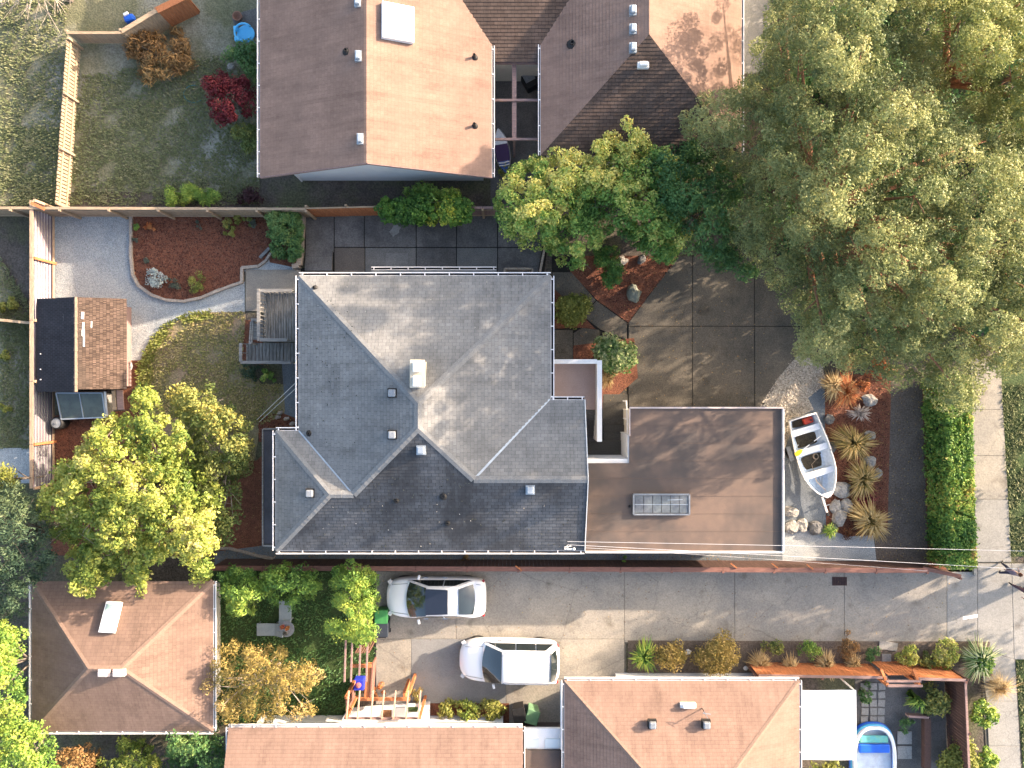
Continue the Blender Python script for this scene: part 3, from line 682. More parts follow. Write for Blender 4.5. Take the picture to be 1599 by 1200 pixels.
def railing(a, c, z0, z1, step=.17, balu=True):
    """top rail with balusters; a, c = pixels at the deck edge"""
    a0 = P(*a, z0); c0 = P(*c, z0); L = (c0-a0).length; n = max(1, int(L/step)); d = (c0-a0)/max(n, 1)
    barpart('top_rail', W_GREYX, dk_, Vector((a0.x, a0.y, z1)), Vector((c0.x, c0.y, z1)), .14, .04)
    barpart('bottom_rail', W_GREYX, dk_, Vector((a0.x, a0.y, z0+.1)), Vector((c0.x, c0.y, z0+.1)), .05, .05)
    if balu:
        for k in range(n+1):
            p = a0+d*k; boxpart('baluster', W_GREYX, dk_, (p.x, p.y, (z0+z1)/2), (.045, .045, z1-z0-.05))
railing((415, 458), (415, 532), dz, rz_); railing((415, 458), (466, 458), dz, rz_); railing((417, 533), (458, 533), dz, rz_, balu=True)
railing((387, 538), (387, 566), dl, dl+.9, step=.3); railing((387, 567), (463, 567), dl, dl+.9, step=.4)
for (x, y) in ((415, 457), (415, 533)):
    q = P(x, y, dz); boxpart('railing_post', W_GREYX, dk_, (q.x, q.y, dz+.45), (.1, .1, 1.1))
for k in range(4):
    z = dl*(4-k)/5+.0; a = P(392, 530-k*8, z); c = P(411, 522-k*8, z)
    boxpart('step', W_GREYX, dk_, ((a.x+c.x)/2, (a.y+c.y)/2, z), (abs(c.x-a.x), abs(a.y-c.y)+.04, .04))
for x in (390, 393): barpart('stair_rail', W_GREYX, dk_, P(x, 536, dl+.8), P(x+2, 503, .95), .07, .06)
for (x, y, z) in ((391, 536, dl+.8), (394, 503, .95)): q = P(x, y, z); boxpart('stair_post', W_GREYX, dk_, (q.x, q.y, z/2), (.09, .09, z+.1))
for nme, pts in (('clothesline', ((401, 656, .5), (466, 594, 2.6))), ('clothesline', ((405, 659, .5), (467, 602, 2.6)))):
    b = MB(); b.tube([P(*pts[0]), P(*pts[1])], .012, 5); tag(b.build(nme, WHITE), 'thin pale line slanting over the dry lawn to the west wall, ' + ('upper' if pts[0][0] == 401 else 'lower') + ' of two', 'line', 'lines from lawn to west wall')
# ------------------------------------------------------------------ neighbours' houses
def simple_house(name, label, base, walls, z, mat):
    r = thing(name, label, 'house', base)
    for poly, z1 in walls:
        b = MB(); b.prism(poly, 0, z1); b.build('wall', mat, r)
    return r
# --- north-west neighbour: gable roof, ridge running north-south, plus cross roof
nz = 3.2; npt = .40
x0, x1 = P(406, 0, nz).x, P(768, 0, nz).x; ysth = P(0, 277, nz).y; ynth = ysth + 14
xr = (x0+x1)/2; nr = nz + npt*(x1-x0)/2
nh = thing('north_house', 'red brown shingled gable house with white gutters north of the fence', 'house', (xr, ysth+5, 0))
def np_(name, poly, ed, mat, par=None):
    b = MB(); roof_face(b, poly, ed); return fixn(b.build(name, mat, par or nh))
np_('roof', [(x0, ysth, nz), (x0, ynth, nz), (xr, ynth, nr), (xr, ysth, nr)], (0, 1), ROOF_MAUVE)
np_('roof', [(x1, ysth, nz), (x1, ynth, nz), (xr, ynth, nr), (xr, ysth, nr)], (0, 1), ROOF_MAUVE)
wy = ysth+.75
b = MB(); b.add([(x0+.9, wy, 0), (x1-.5, wy, 0), (x1-.5, wy, nz+.1), (xr, wy, nr-.1), (x0+.9, wy, nz+.2), (x0+.9, ynth, 0), (x1-.5, ynth, 0), (x1-.5, ynth, nz+.1), (xr, ynth, nr-.1), (x0+.9, ynth, nz+.2)],
    [(0, 1, 2, 3, 4), (0, 4, 9, 5), (1, 6, 7, 2), (5, 9, 8, 7, 6)]); b.build('wall', WALLWHITE, nh)
b = MB(); b.bar((x0, ysth-.01, nz-.08), (xr, ysth-.01, nr-.08), .04, .15); b.bar((x1, ysth-.01, nz-.08), (xr, ysth-.01, nr-.08), .04, .15); b.build('barge_board', W_PLUM, nh)
gutter(nh, (x0, ysth, nz), (x0, ynth, nz), (-1, 0), w_=.11); gutter(nh, (x1, ysth, nz), (x1, P(0, 72, nz).y, nz), (1, 0), w_=.11)
b = MB(); b.box((P(606, 0, 4).x, wy-.03, 3.55), (.95, .06, .14)); b.build('gable_louvre', METALVENT, nh)
b = MB(); b.tube([(x0+.95, wy-.05, 2.9), (x0+.95, wy-.05, .1)], .04, 6); b.build('downpipe', WHITE, nh)
def nroof(px, py, side, xx0=None, xx1=None, z0=nz, pt=npt):
    xx0 = x0 if xx0 is None else xx0; xx1 = x1 if xx1 is None else xx1; z = z0
    for _ in range(30):
        p = P(px, py, z); d = (p.x-xx0) if side < 0 else (xx1-p.x); z = z0+pt*max(0, d)
    return P(px, py, z)
# skylight
q = nroof(621, 38, 1); k = thing('skylight', 'big square white skylight on the sunlit north roof', 'skylight', q)
b = MB(); b.box((q.x, q.y, q.z+.05), (1.36, 1.50, .34), ry=math.atan(npt)); b.build('curb', SKYL_FR, k, bevel=.02)
b = MB(); b.box((q.x+.01, q.y, q.z+.24), (1.12, 1.26, .08), ry=math.atan(npt)); b.build('dome', SKYL, k, bevel=.05)
for (x, y, lb) in ((559, 4, 'small grey roof box at the top edge near the ridge'), (560, 89, 'small grey roof box beside the ridge, middle of the shaded slope'), (563, 218, 'small grey roof box beside the ridge near the white gable')):
    vent_box(lb, nroof(x, y, -1), (.22, .36), FLASH, 'boxes along the north house ridge')
pipe_vent('black pipe on the shaded north roof left of the ridge box', nroof(541, 81, -1), .2, .07)
pipe_vent('black pipe on the sunlit north roof near its gutter', nroof(741, 90, 1), .3, .06)
pipe_vent('black pipe low on the sunlit north roof above the little boat', nroof(741, 197, 1), .3, .06)
# --- cross roof between
cz0 = 3.0
ax, bx = P(735, 0, cz0).x, P(850, 0, cz0).x; ay = P(0, 97, cz0).y
cr = thing('link_house', 'dark brown shingled link roof between the two northern houses', 'house', ((ax+bx)/2, ay+2, 0))
def cp(poly, ed, mat): 
    b = MB(); roof_face(b, poly, ed); return fixn(b.build('roof', mat, cr))
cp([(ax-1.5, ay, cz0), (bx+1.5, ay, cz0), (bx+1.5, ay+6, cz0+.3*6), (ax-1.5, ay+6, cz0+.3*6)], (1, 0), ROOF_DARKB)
b = MB(); b.prism([(ax-1, ay+.4), (bx+1, ay+.4), (bx+1, ay+6), (ax-1, ay+6)], 0, cz0-.05); b.build('wall', STUCCO, cr)
# --- north-east neighbour: hip roof
ez = 3.2; ept = .42
a0, a1 = P(844, 0, ez).x, P(1158, 0, ez).x; hy = P(0, 243, ez).y; hn = (a1-a0)/2; am = (a0+a1)/2; er = ez+ept*hn; ny = hy+18
eh = thing('northeast_house', 'red brown hip roofed house with dark south hip behind the green trees', 'house', (am, hy+6, 0))
def ep(poly, ed, mat): 
    b = MB(); roof_face(b, poly, ed); return fixn(b.build('roof', mat, eh))
RH = Vector((am, hy+hn, er)); RN = Vector((am, ny, er))
ep([(a0, hy, ez), (a0, ny, ez), RN, RH], (0, 1), ROOF_MAUVE); ep([(a1, hy, ez), (a1, ny, ez), RN, RH], (0, 1), ROOF_MAUVE)
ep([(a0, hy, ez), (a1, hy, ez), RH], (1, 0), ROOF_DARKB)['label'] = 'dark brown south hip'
b = MB(); b.prism([(a0+.4, hy+.4), (a1-.4, hy+.4), (a1-.4, ny), (a0+.4, ny)], 0, ez-.05); b.build('wall', STUCCO, eh)
gutter(eh, (a0, hy, ez), (a0, P(0, 70, ez).y, ez), (-1, 0), w_=.09); gutter(eh, (a1, hy, ez), (a1, ny, ez), (1, 0), w_=.09)
for (x, y, lb) in ((988, 18, 'topmost of three grey boxes beside the northeast ridge'), (988, 47, 'middle of three grey boxes beside the northeast ridge'), (988, 76, 'lowest of three grey boxes beside the northeast ridge')):
    vent_box(lb, nroof(x, y, -1, a0, a1, ez, ept), (.24, .34), FLASH, 'boxes along the northeast ridge')
q = P(1004, 103, er-.3); vent_box('white vent box at the head of the dark south hip', q, (.38, .2), WHITE)
pipe_vent('black pipe on the shaded west slope of the northeast roof', nroof(893, 69, -1, a0, a1, ez, ept), .2, .09)
# --- pergola between the north houses
pgz = 2.5
pg = thing('courtyard_pergola', 'mauve timber frame of four bays over the dark courtyard between northern roofs', 'pergola', P(805, 160, 0))
barpart('beam', W_PLUM, pg, P(803, 97, pgz), P(803, 220, pgz), .2, .15)
for y in (99, 157, 218): barpart('rafter', W_PLUM, pg, P(766, y, pgz+.12), P(845, y, pgz+.12), .10, .1)
for x in (768, 842): barpart('beam', W_PLUM, pg, P(x, 97, pgz), P(x, 220, pgz), .08, .12)
for (x, y) in ((768, 218), (803, 218), (842, 218)): q = P(x, y, pgz); boxpart('post', W_PLUM, pg, (q.x, q.y, pgz/2), (.1, .1, pgz))
sheet('courtyard_paving', [(766, 95), (850, 95), (850, 330), (766, 330)], -.012, CONC_PATIO)
cb = thing('storage_tub', 'dark tub with grey lid in the northern courtyard under the frame', 'tub', P(829, 131, 0), rz=.5)
b = MB(); b.box((0, 0, .3), (.75, .75, .6)); b.build('tub_body', BLACKRUB, cb, local=True, bevel=.04)
b = MB(); b.box((-.08, .1, .63), (.5, .4, .05)); b.build('lid', METALVENT, cb, local=True)
# --- south-west cottage garage: hip roof
sz = 2.9; spt = .42
a0, a1, b0, b1 = P(50, 0, sz).x, P(333, 0, sz).x, P(0, 1142, sz).y, P(0, 908, sz).y
sw = thing('southwest_cottage', 'square brown hip roofed cottage below the yellow tree', 'house', ((a0+a1)/2, (b0+b1)/2, 0))
hh = (b1-b0)/2; my = (b0+b1)/2; sr = sz+spt*hh
RL = Vector((a0+hh, my, sr)); RR = Vector((a1-hh, my, sr))
def sp(poly, ed): 
    b = MB(); roof_face(b, poly, ed); return fixn(b.build('roof', ROOF_MAUVE2, sw))
c00, c10, c11, c01 = (a0, b0, sz), (a1, b0, sz), (a1, b1, sz), (a0, b1, sz)
sp([c01, c11, RR, RL], (1, 0)); sp([c00, c10, RR, RL], (1, 0)); sp([c00, c01, RL], (0, 1)); sp([c10, c11, RR], (0, 1))
caps(sw, [(c00, RL), (c01, RL), (c10, RR), (c11, RR), (RL, RR)], CAP_MAUVE, .26)
b = MB(); b.prism([(a0+.4, b0+.4), (a1-.85, b0+.4), (a1-.85, b1-.85), (a0+.4, b1-.85)], 0, sz-.05); b.build('wall', STUCCO, sw)
gutter(sw, c00, c01, (-1, 0), w_=.11); gutter(sw, c00, c10, (0, -1), w_=.11); gutter(sw, c10, c11, (1, 0), w_=.11)
q = P(173, 964, 3.65); k = thing('skylight', 'tall narrow glass skylight on the brown cottage roof', 'skylight', q, rz=-.05)
b = MB(); b.box((0, 0, 0), (.66, 1.30, .22), rx=-math.atan(spt)); b.build('curb', SKYL_FR, k, local=True, bevel=.02)
b = MB(); b.box((0, 0, .11), (.54, 1.16, .05), rx=-math.atan(spt)); b.build('glass', M('mossy_skylight_glass', (.55, .62, .64), (.24, .36, .34), scale=1.6, rough=.2, grain=.1, bump=0, spec=.6), k, local=True, bevel=.02)
for x, lb in ((164, 'left one of two small boxes below the cottage ridge'), (187, 'right one of two small boxes below the cottage ridge')):
    vent_box(lb, P(x, 1050, 4.3), (.40, .24), TRIMP, 'boxes on the cottage roof')
# --- south houses
def hiphouse(name, label, x0, x1, ytop, depth, z, pt, mat, west_hip=True, east_hip=True, gut=True):
    a0, a1, yt = P(x0, 0, z).x, P(x1, 0, z).x, P(0, ytop, z).y; yb = yt-depth; hh = depth/2 if depth/2 < (a1-a0)/2 else (a1-a0)/2
    r = thing(name, label, 'house', ((a0+a1)/2, (yt+yb)/2, 0)); rz = z+pt*hh
    L = Vector((a0+(hh if west_hip else 0), yt-hh, rz)); R = Vector((a1-(hh if east_hip else 0), yt-hh, rz))
    L2 = Vector((L.x, yb+hh, rz)); R2 = Vector((R.x, yb+hh, rz))
    c = [(a0, yt, z), (a1, yt, z), (a1, yb, z), (a0, yb, z)]
    def f(poly, ed):
        b = MB(); roof_face(b, poly, ed); return fixn(b.build('roof', mat, r))
    f([c[0], c[1], R, L], (1, 0)); f([c[3], c[2], R2, L2], (1, 0))
    f([c[0], L, L2, c[3]] if (L-L2).length > .01 else [c[0], L, c[3]], (0, 1)); f([c[1], R, R2, c[2]] if (R-R2).length > .01 else [c[1], R, c[2]], (0, 1))
    if (R-L).length > .05 and (L-L2).length > .05: pass
    b = MB(); xs_ = P(976, 0, z).x if x0 > 800 else a0+.41
    b.prism([(xs_, yt-.9), (a1-.9, yt-.9), (a1-.9, yb+.4), (xs_, yb+.4)], 0, z-.05); b.build('wall', WALLWHITE, r)
    if x0 > 800: b = MB(); b.prism([(a0+.6, yt-1.5), (xs_-.005, yt-1.5), (xs_-.005, yb+.4), (a0+.6, yb+.4)], 0, z-.05); b.build('wall', WALLWHITE, r)
    b = MB(); b.prism([(a0+.02, yt-.02), (a1-.02, yt-.02), (a1-.02, yt-1.6), (a0+.02, yt-1.6)], z-.10, z-.04); b.build('soffit', WHITE, r)
    gutter(r, c[0], c[1], (0, 1), w_=.11)
    gutter(r, c[0], c[3], (-1, 0), w_=.10); gutter(r, c[1], c[2], (1, 0), w_=.10)
    return r, (a0, a1, yt, L, R)
sh, sg = hiphouse('south_house', 'tan shingled hip roof house with two grey vents beside the white canopy', 881, 1248, 1063, 12.4, 3.1, .40, ROOF_MAUVE)
caps(sh, [(P(881, 1063, 3.1), sg[3]), (P(1248, 1063, 3.1), sg[4])], CAP_MAUVE, .2)
s2, sg2 = hiphouse('southwest_house', 'low tan roofed house along the bottom edge beside the orange pergola', 357, 816, 1136, 11, 3.1, .32, ROOF_MAUVE, False, False)
for (x, y, lb) in ((1018, 1130, 'left one of two grey vents on the sunlit tan roof'), (1102, 1130, 'right one of two grey vents on the sunlit tan roof')):
    vent_box(lb, P(x, y, 3.85), (.30, .30), METALVENT, 'vents on the sunlit tan roof')
an = thing('roof_antenna', 'thin antenna mast with white crossbar on the sunlit tan roof', 'antenna', P(1097, 1105, 3.5))
q = P(1096, 1106, 3.5); b = MB(); b.tube([q-Vector((0, 0, .1)), q+Vector((0, 0, .75))], .02, 6); b.build('mast', BLACKRUB, an)
b = MB(); b.bar(q+Vector((-.15, .1, .7)), q+Vector((.2, .05, .7)), .03, .03); b.bar(q+Vector((.05, -.1, .75)), q+Vector((-.1, .2, .75)), .02, .02); b.build('crossarm', METALVENT, an)
q = P(1074, 1101, 3.5); vent_box('white horizontal vent hood beside the antenna', q, (.55, .16), WHITE)
# link porch between the south houses
lk = thing('link_porch', 'small white roofed porch linking the two southern houses', 'porch', P(845, 1155, 0))
b = MB(); pz_ = 2.6; a = P(816, 1138, pz_); c = P(878, 1170, pz_); b.prism([(a.x, a.y), (c.x, a.y), (c.x, c.y), (a.x, c.y)], pz_-.15, pz_); b.build('porch_roof', WALLWHITE, lk)
for xx in (828, 864): 
    q = P(xx, 1161, pz_+.03); b = MB(); b.box(q, (.75, .4, .05)); b.build('rooflight_panel', SKYL, lk)
b = MB(); b.prism([(a.x-.3, c.y), (c.x+.3, c.y), (c.x+.3, c.y-4), (a.x-.3, c.y-4)], 0, pz_+.15); b.build('rear_roof', ROLLROOF, lk)
b = MB(); b.bar(P(877, 1065, 2.9), P(877, 1170, 2.9), .12, .1); b.build('side_gutter', WHITE, lk)
# white canopy
cn = thing('white_canopy', 'plain white fabric canopy beside the tan roof', 'canopy', P(1292, 1130, 0)); cz_ = 2.5
m_ = MB(); nn = 10
a = P(1249, 1078, cz_); c = P(1337, 1187, cz_)
vs = []
for i in range(nn+1):
    for j in range(nn+1):
        u, v = i/nn, j/nn; vs.append((a.x+(c.x-a.x)*u, a.y+(c.y-a.y)*v, cz_ - .10*math.sin(math.pi*u)*math.sin(math.pi*v) + .02*math.sin(6*u+4*v)))
m_.add(vs, [(i*(nn+1)+j, i*(nn+1)+j+1, (i+1)*(nn+1)+j+1, (i+1)*(nn+1)+j) for i in range(nn) for j in range(nn)]); m_.build('fabric', M('white_canopy_fabric', (.86, .86, .86), (.83, .83, .83), grain=.03, bump=.05), cn, smooth=True)
for (x, y) in ((a.x+.05, a.y-.05), (c.x-.05, a.y-.05), (c.x-.05, c.y+.05), (a.x+.05, c.y+.05)): boxpart('pole', WHITE, cn, (x, y, cz_/2), (.06, .06, cz_-.04))

# ------------------------------------------------------------------ shed, cold frame, barrel
szd = 1.45; spt_ = .40
a0, a1 = P(58, 0, szd).x, P(198, 0, szd).x; b0, b1 = P(0, 612, szd).y, P(0, 467, szd).y; xr = P(118, 0, szd+.70).x
shd = thing('garden_shed', 'garden shed with black west slope and brown wood shingle east slope', 'shed', ((a0+a1)/2, (b0+b1)/2, 0))
rzz = szd+.72
def shp(poly, mat, row=.14):
    b = MB(); roof_face(b, poly, (0, 1), row=row, lift=.02); return fixn(b.build('roof', mat, shd))
SH_BLK = shinglemat('black_wood_shakes', (.035, .036, .045), (.028, .03, .038), (.01, .01, .012), row=.14, width=.16)
SH_BRN = shinglemat('brown_wood_shakes', (.155, .105, .08), (.125, .085, .066), (.065, .046, .038), row=.14, width=.10, stain=(.085, .066, .055), stain_amt=.8, tab=.42)
shp([(a0, b0, szd), (a0, b1, szd), (xr, b1, rzz), (xr, b0, rzz)], SH_BLK)['label'] = 'black slope'
shp([(a1, b0+.12, szd), (a1, b1, szd), (xr, b1, rzz), (xr, b0+.12, rzz)], SH_BRN)['label'] = 'brown slope'
caps(shd, [((xr, b0, rzz), (xr, b1, rzz))], M('tan_ridge_cap', (.28, .2, .15), (.2, .15, .11), scale=6), .2, .3)
b = MB(); b.prism([(a0+.25, b0+.25), (a1-.55, b0+.25), (a1-.55, b1-.25), (a0+.25, b1-.25)], 0, szd-.02); b.build('wall', W_PLUM, shd)
b = MB(); 
for yy in (b0+.02, b1-.02): b = MB(); b.add([(a0+.1, yy, szd-.02), (a1-.1, yy, szd-.02), (xr, yy, rzz-.05)], [(0, 1, 2)]); b.build('gable', W_PLUM, shd)
PEEL = M('peeled_white_shake', (.72, .72, .74), (.6, .6, .62), scale=5, grain=.1)
for (x, y, w_, l_, s) in ((98, 496, .10, .30, -1), (98.5, 508, .05, .3, -1), (111, 494, .13, .32, -1), (111, 510, .06, .4, -1), (111.5, 524, .05, .3, -1), (104, 520, .06, .25, -1), (129, 493, .11, .32, 1), (130, 509, .08, .3, 1), (130, 520, .12, .3, 1), (131, 533, .07, .5, 1), (143, 507, .05, .3, 1), (63, 553, .06, .04, -1), (63, 577, .07, .05, -1), (63, 593, .07, .05, -1)):
    z = (rzz-.05) - abs(P(x, 0, 1.9).x-xr)/(abs((a0 if s < 0 else a1)-xr))*(rzz-szd); q = P(x, y, z+.05)
    boxpart('peeled_shake', PEEL, shd, q, (w_, l_, .02), rz=random.uniform(-.05, .05), ry=(-.4 if s < 0 else .3))
cf = thing('cold_frame', 'glass topped cold frame with one dividing bar below the shed', 'cold frame', P(125, 635, 0))
cz_ = .9
pts = [P(88, 614, cz_), P(160, 614, cz_), P(165, 652, cz_-.25), P(96, 655, cz_-.25)]
b = MB()
for i in range(4): b.bar(pts[i], pts[(i+1) % 4], .06, .06)
b.bar((pts[0]+pts[1])/2, (pts[2]+pts[3])/2, .04, .05); b.build('frame', FLASH, cf)
GREENGL = M('algae_glass', (.10, .125, .10), (.045, .055, .05), scale=1.5, rough=.12, grain=.15, bump=0, spec=.7)
mt, mb_ = (pts[0]+pts[1])/2, (pts[2]+pts[3])/2
for q4 in ((pts[0], mt, mb_, pts[3]), (mt, pts[1], pts[2], mb_)):
    b = MB(); cc = sum(q4, Vector())/4; b.face([cc+(p-cc)*.97-Vector((0, 0, .01)) for p in q4]); b.build('pane', GREENGL, cf)
b = MB(); 
for i in range(4):
    p, q = pts[i], pts[(i+1) % 4]; b.add([p-Vector((0, 0, .04)), q-Vector((0, 0, .04)), (q.x, q.y, 0), (p.x, p.y, 0)], [(0, 1, 2, 3)])
b.build('side_panel', W_GREYX, cf)
pl = thing('leaning_plank', 'pair of pale planks beside the cold frame under the shed eave', 'planks', P(178, 630, 0))
barpart('board', W_PALE, pl, P(177, 610, 1.0), P(179, 640, .9), .18, .04); barpart('board', W_PLUM, pl, P(187, 610, 1.0), P(189, 640, .9), .3, .05); barpart('board', WHITE, pl, P(164, 612, .9), P(167, 650, .6), .1, .04)
br = thing('water_barrel', 'round black barrel below the corner of the cold frame', 'barrel', P(87, 661, 0))
q = P(87, 661, .7); b = MB(); b.lathe((q.x, q.y, 0), [(.26, 0), (.31, .15), (.32, .4), (.31, .62), (.27, .7), (.24, .7), (.22, .66)], 20); b.build('barrel_body', BLACKRUB, br, smooth=True)
b = MB(); b.lathe((q.x, q.y, 0), [(.23, .66), (.23, .68), (.05, .70), (.05, .74)], 16); b.build('lid', METALVENT, br)

# ------------------------------------------------------------------ fences
def board_fence(name, label, a, c, h_, mats, bay=2.4, board=.15, cap=None, individual=True, t=.03, gap=.012, caps_w=.12, side=1, posts=True, group=None, lean=0):
    a = Vector((*G(*a), 0)); c = Vector((*G(*c), 0)); d = (c-a); L = d.length; d.normalize(); nrm = Vector((-d.y, d.x, 0)); ang = math.atan2(d.y, d.x)
    r = thing(name, label, 'fence', a, group); nb = max(1, round(L/bay)); bl = L/nb
    for k in range(nb):
        s = a+d*(bl*k); e = a+d*(bl*(k+1))
        if individual:
            n = max(1, round(bl/board))
            for j in range(n):
                p = s+d*(bl*(j+.5)/n); hj = h_+random.uniform(-.025, .025)
                boxpart('board', mats[0], r, (p.x, p.y, hj/2), (bl/n-gap, t, hj), ang, rx=lean)
        else:
            m = MB(); n = max(1, round(bl/board))
            for j in range(n):
                p = s+d*(bl*(j+.5)/n); m.box((p.x, p.y, h_/2), (bl/n-gap, t, h_), ang)
            pn = m.build('board_panel', mats[0], r); pn['kind'] = 'stuff'
        for z in (.3, h_-.25): barpart('rail', mats[1], r, s+nrm*(side*.045)+Vector((0, 0, z)), e+nrm*(side*.045)+Vector((0, 0, z)), .04, .09)
        if cap: barpart('cap_rail', cap, r, s+Vector((0, 0, h_+.025))+d*.01, e+Vector((0, 0, h_+.025))-d*.01, caps_w, .04)
    if posts:
        for k in range(nb+1):
            p = a+d*(bl*k); boxpart('post', mats[1], r, (p.x+nrm.x*side*.1, p.y+nrm.y*side*.1, (h_+.06)/2), (.1, .1, h_+.06), ang)
    return r
fh = 1.6; kk = (H-fh)/H
def top(px, py, h_=fh):      # pixel of the fence top -> pixel of its foot
    s = (H-h_)/H; return (799.5+(px-799.5)*s, 600+(py-600)*s)
board_fence('north_fence', 'long weathered plank fence with pale cap rail above the mulch bed', top(-60, 325), top(478, 327), fh, (W_PALE, W_TAN), cap=W_TAN, individual=False, side=-1)
board_fence('patio_fence', 'orange tan board fence behind the shaded patio', top(478, 326), top(602, 323), fh, (W_ORANGE, W_TAN), individual=True, board=.30, side=1, t=.05, cap=W_TAN, caps_w=.06)
board_fence('ivy_fence', 'plank fence half hidden under climbing ivy and the green tree', top(602, 325), top(905, 325), fh, (W_PLUM, W_TAN), cap=W_PLUM, individual=False, side=-1)
board_fence('south_fence', 'long red brown fence between the side path and the neighbouring driveway', top(330, 887, 1.7), top(1448, 891, 1.7), 1.7, (W_PLUMD, W_RED), cap=W_RED, caps_w=.22, individual=False, side=-1, board=.18)
sf2 = board_fence('south_fence_end', 'low end piece of the red brown fence beside the hedge', top(1448, 891, 1.5), top(1490, 896, .6), 1.1, (W_PLUMD, W_RED), cap=W_RED, caps_w=.18, individual=False, side=-1, board=.18)
board_fence('picket_fence', 'pale board fence running up the north garden, its boards seen one by one', top(86, 318, 1.1), top(104, 60, 1.1), 1.1, (W_PALE, W_TAN), board=.17, gap=.05, side=-1, t=.03)
board_fence('garden_fence', 'pale fence branching left from the picket fence under bare twigs', top(104, 52, 1.), top(190, 52, 1.), 1., (W_PALE, W_TAN), board=.16, side=1, cap=W_TAN, individual=False)
board_fence('corner_fence', 'tan fence slanting up to the top edge of the picture', top(190, 50, 1.5), top(245, 17, 1.5), 1.5, (W_PALE, W_TAN), cap=W_TAN, caps_w=.2, individual=False)
board_fence('corner_gate', 'short orange gate panel at the top edge of the picture', top(245, 17, 1.5), top(290, -5, 1.5), 1.5, (W_ORANGE, W_ORANGE), cap=W_ORANGE, caps_w=.3, individual=False)
board_fence('west_rail_fence', 'thin orange rail fence meeting the corrugated fence beside the shed', top(-40, 496, 1.2), top(50, 505, 1.2), 1.2, (W_PALE, W_TAN), cap=W_TAN, individual=False)
# corrugated fence
cfh = 1.56
cg = thing('corrugated_fence', 'white corrugated metal fence with tan wooden top rail along the west side', 'fence', Vector((*G(85, 540), 0)))
ybr = [326, 412, 505, 596, 690, 756]
for y0, y1, i in zip(ybr[:-1], ybr[1:], range(9)):
    m = MB(); nz_ = 56; a = G(84, y0+1); c = G(84, y1-1)
    prof = [((0, .01, .0, -.075, -.085, -.075, 0, .008)[k % 8], .03+(cfh-.08)*(k//8*8+(0, 2, 4.0, 4.9, 6, 7.0, 7.4, 7.7)[k % 8])/nz_) for k in range(nz_+1)]
    for k in range(nz_):
        (d0, z0), (d1, z1) = prof[k], prof[k+1]
        m.face([(a[0]+d0, a[1], z0), (c[0]+d0, c[1], z0), (c[0]+d1, c[1], z1), (a[0]+d1, a[1], z1)], mi=1 if k % 8 in (2, 3, 4, 5, 6) else 0)  # groove faces get the painted shade colour
    m.build('metal_panel', [CORR if i < 3 else CORR_D, CORR_SHADE], cg)
for y in ybr:
    q = G(84, y); boxpart('post', W_ORANGE if y in (412, 690) else W_TANY, cg, (q[0]+.09, q[1], cfh/2), (.09, .12, cfh+.04))
for y0, y1 in zip(ybr[:-1], ybr[1:]):
    a, c = G(84, y0), G(84, y1)
    barpart('cap_rail', W_TANY, cg, (a[0]-.03, a[1]-.01, cfh+.02), (c[0]-.03, c[1]+.01, cfh+.02), .16, .04)
    barpart('bottom_rail', W_TANY, cg, (a[0]+.06, a[1]-.06, .12), (c[0]+.06, c[1]+.06, .12), .05, .12)
lp = thing('loose_plank', 'short orange plank lying across the corner where two fences meet', 'plank', P(60, 322, 1.7))
barpart('board', W_ORANGE, lp, P(48, 317, 1.7), P(70, 327, 1.68), .14, .04)
# bottom-right fences (white low wall, orange gate, plum box)
board_fence('garden_gate_fence', 'orange brown fence along the planting strip with pale top rail', top(1184, 1055, 1.6), top(1385, 1058, 1.6), 1.6, (W_ORANGE, W_RED), cap=W_PLUM, caps_w=.12, board=.2, individual=True, side=-1)
board_fence('side_garden_fence', 'orange brown fence with pale rail left of the plum fence corner', top(1432, 1060, 1.6), top(1508, 1062, 1.6), 1.6, (W_ORANGE, W_RED), cap=W_PLUM, caps_w=.12, board=.2, side=-1)
board_fence('plum_fence', 'dark plum fence closing the paved corner garden on the street side', top(1507, 1062, 1.6), top(1514, 1230, 1.6), 1.6, (W_PLUMD, W_PLUMD), cap=W_PLUM, caps_w=.1, individual=False)
gt = thing('arched_gate', 'orange lattice topped gate set in the garden fence', 'gate', P(1408, 1040, 0))
barpart('lintel', W_PLUM, gt, P(1386, 1071, 2.1), P(1440, 1071, 2.1), .10, .1); barpart('lintel', W_PLUM, gt, P(1384, 1064, 2.1), P(1438, 1064, 2.1), .08, .08)
for x in (1386, 1436): barpart('side_beam', W_ORANGE, gt, P(x-10, 1046, 1.6), P(x, 1071, 2.1), .12, .1); q = P(x, 1071, 2.1); boxpart('post', W_ORANGE, gt, (q.x, q.y, 1.05), (.1, .1, 2.1))
for k in range(8):
    q = P(1390+k*6, 1060, 1.7); boxpart('board', W_ORANGE, gt, (q.x, q.y+.15, .85), (.15, .03, 1.6))
bx_ = thing('plum_raised_planter', 'plum timber edging frame in the paved corner garden', 'planter', P(1440, 1140, 0))
barpart('board', W_PLUM, bx_, P(1416, 1117, .5), P(1448, 1119, .5), .10, .3); barpart('board', W_PLUMD, bx_, P(1446, 1121, .5), P(1446, 1200, .5), .30, .3)
sheet('corner_garden_paving', [(1335, 1060), (1500, 1060), (1500, 1240), (1335, 1240)], -.012, CONC_PATIO)
pvs = thing('stepping_slabs', 'pale square stepping slabs in the shaded corner garden', 'paving', P(1370, 1095, 0))
for i in range(5):
    for j in range(3):
        q = P(1350+j*13+random.uniform(-1, 1), 1072+i*13, 0); boxpart('slab', CONC_LIGHT, pvs, (q.x, q.y, .01), (.33, .33, .05), random.uniform(-.1, .1))
q = P(1416, 1165, 0)
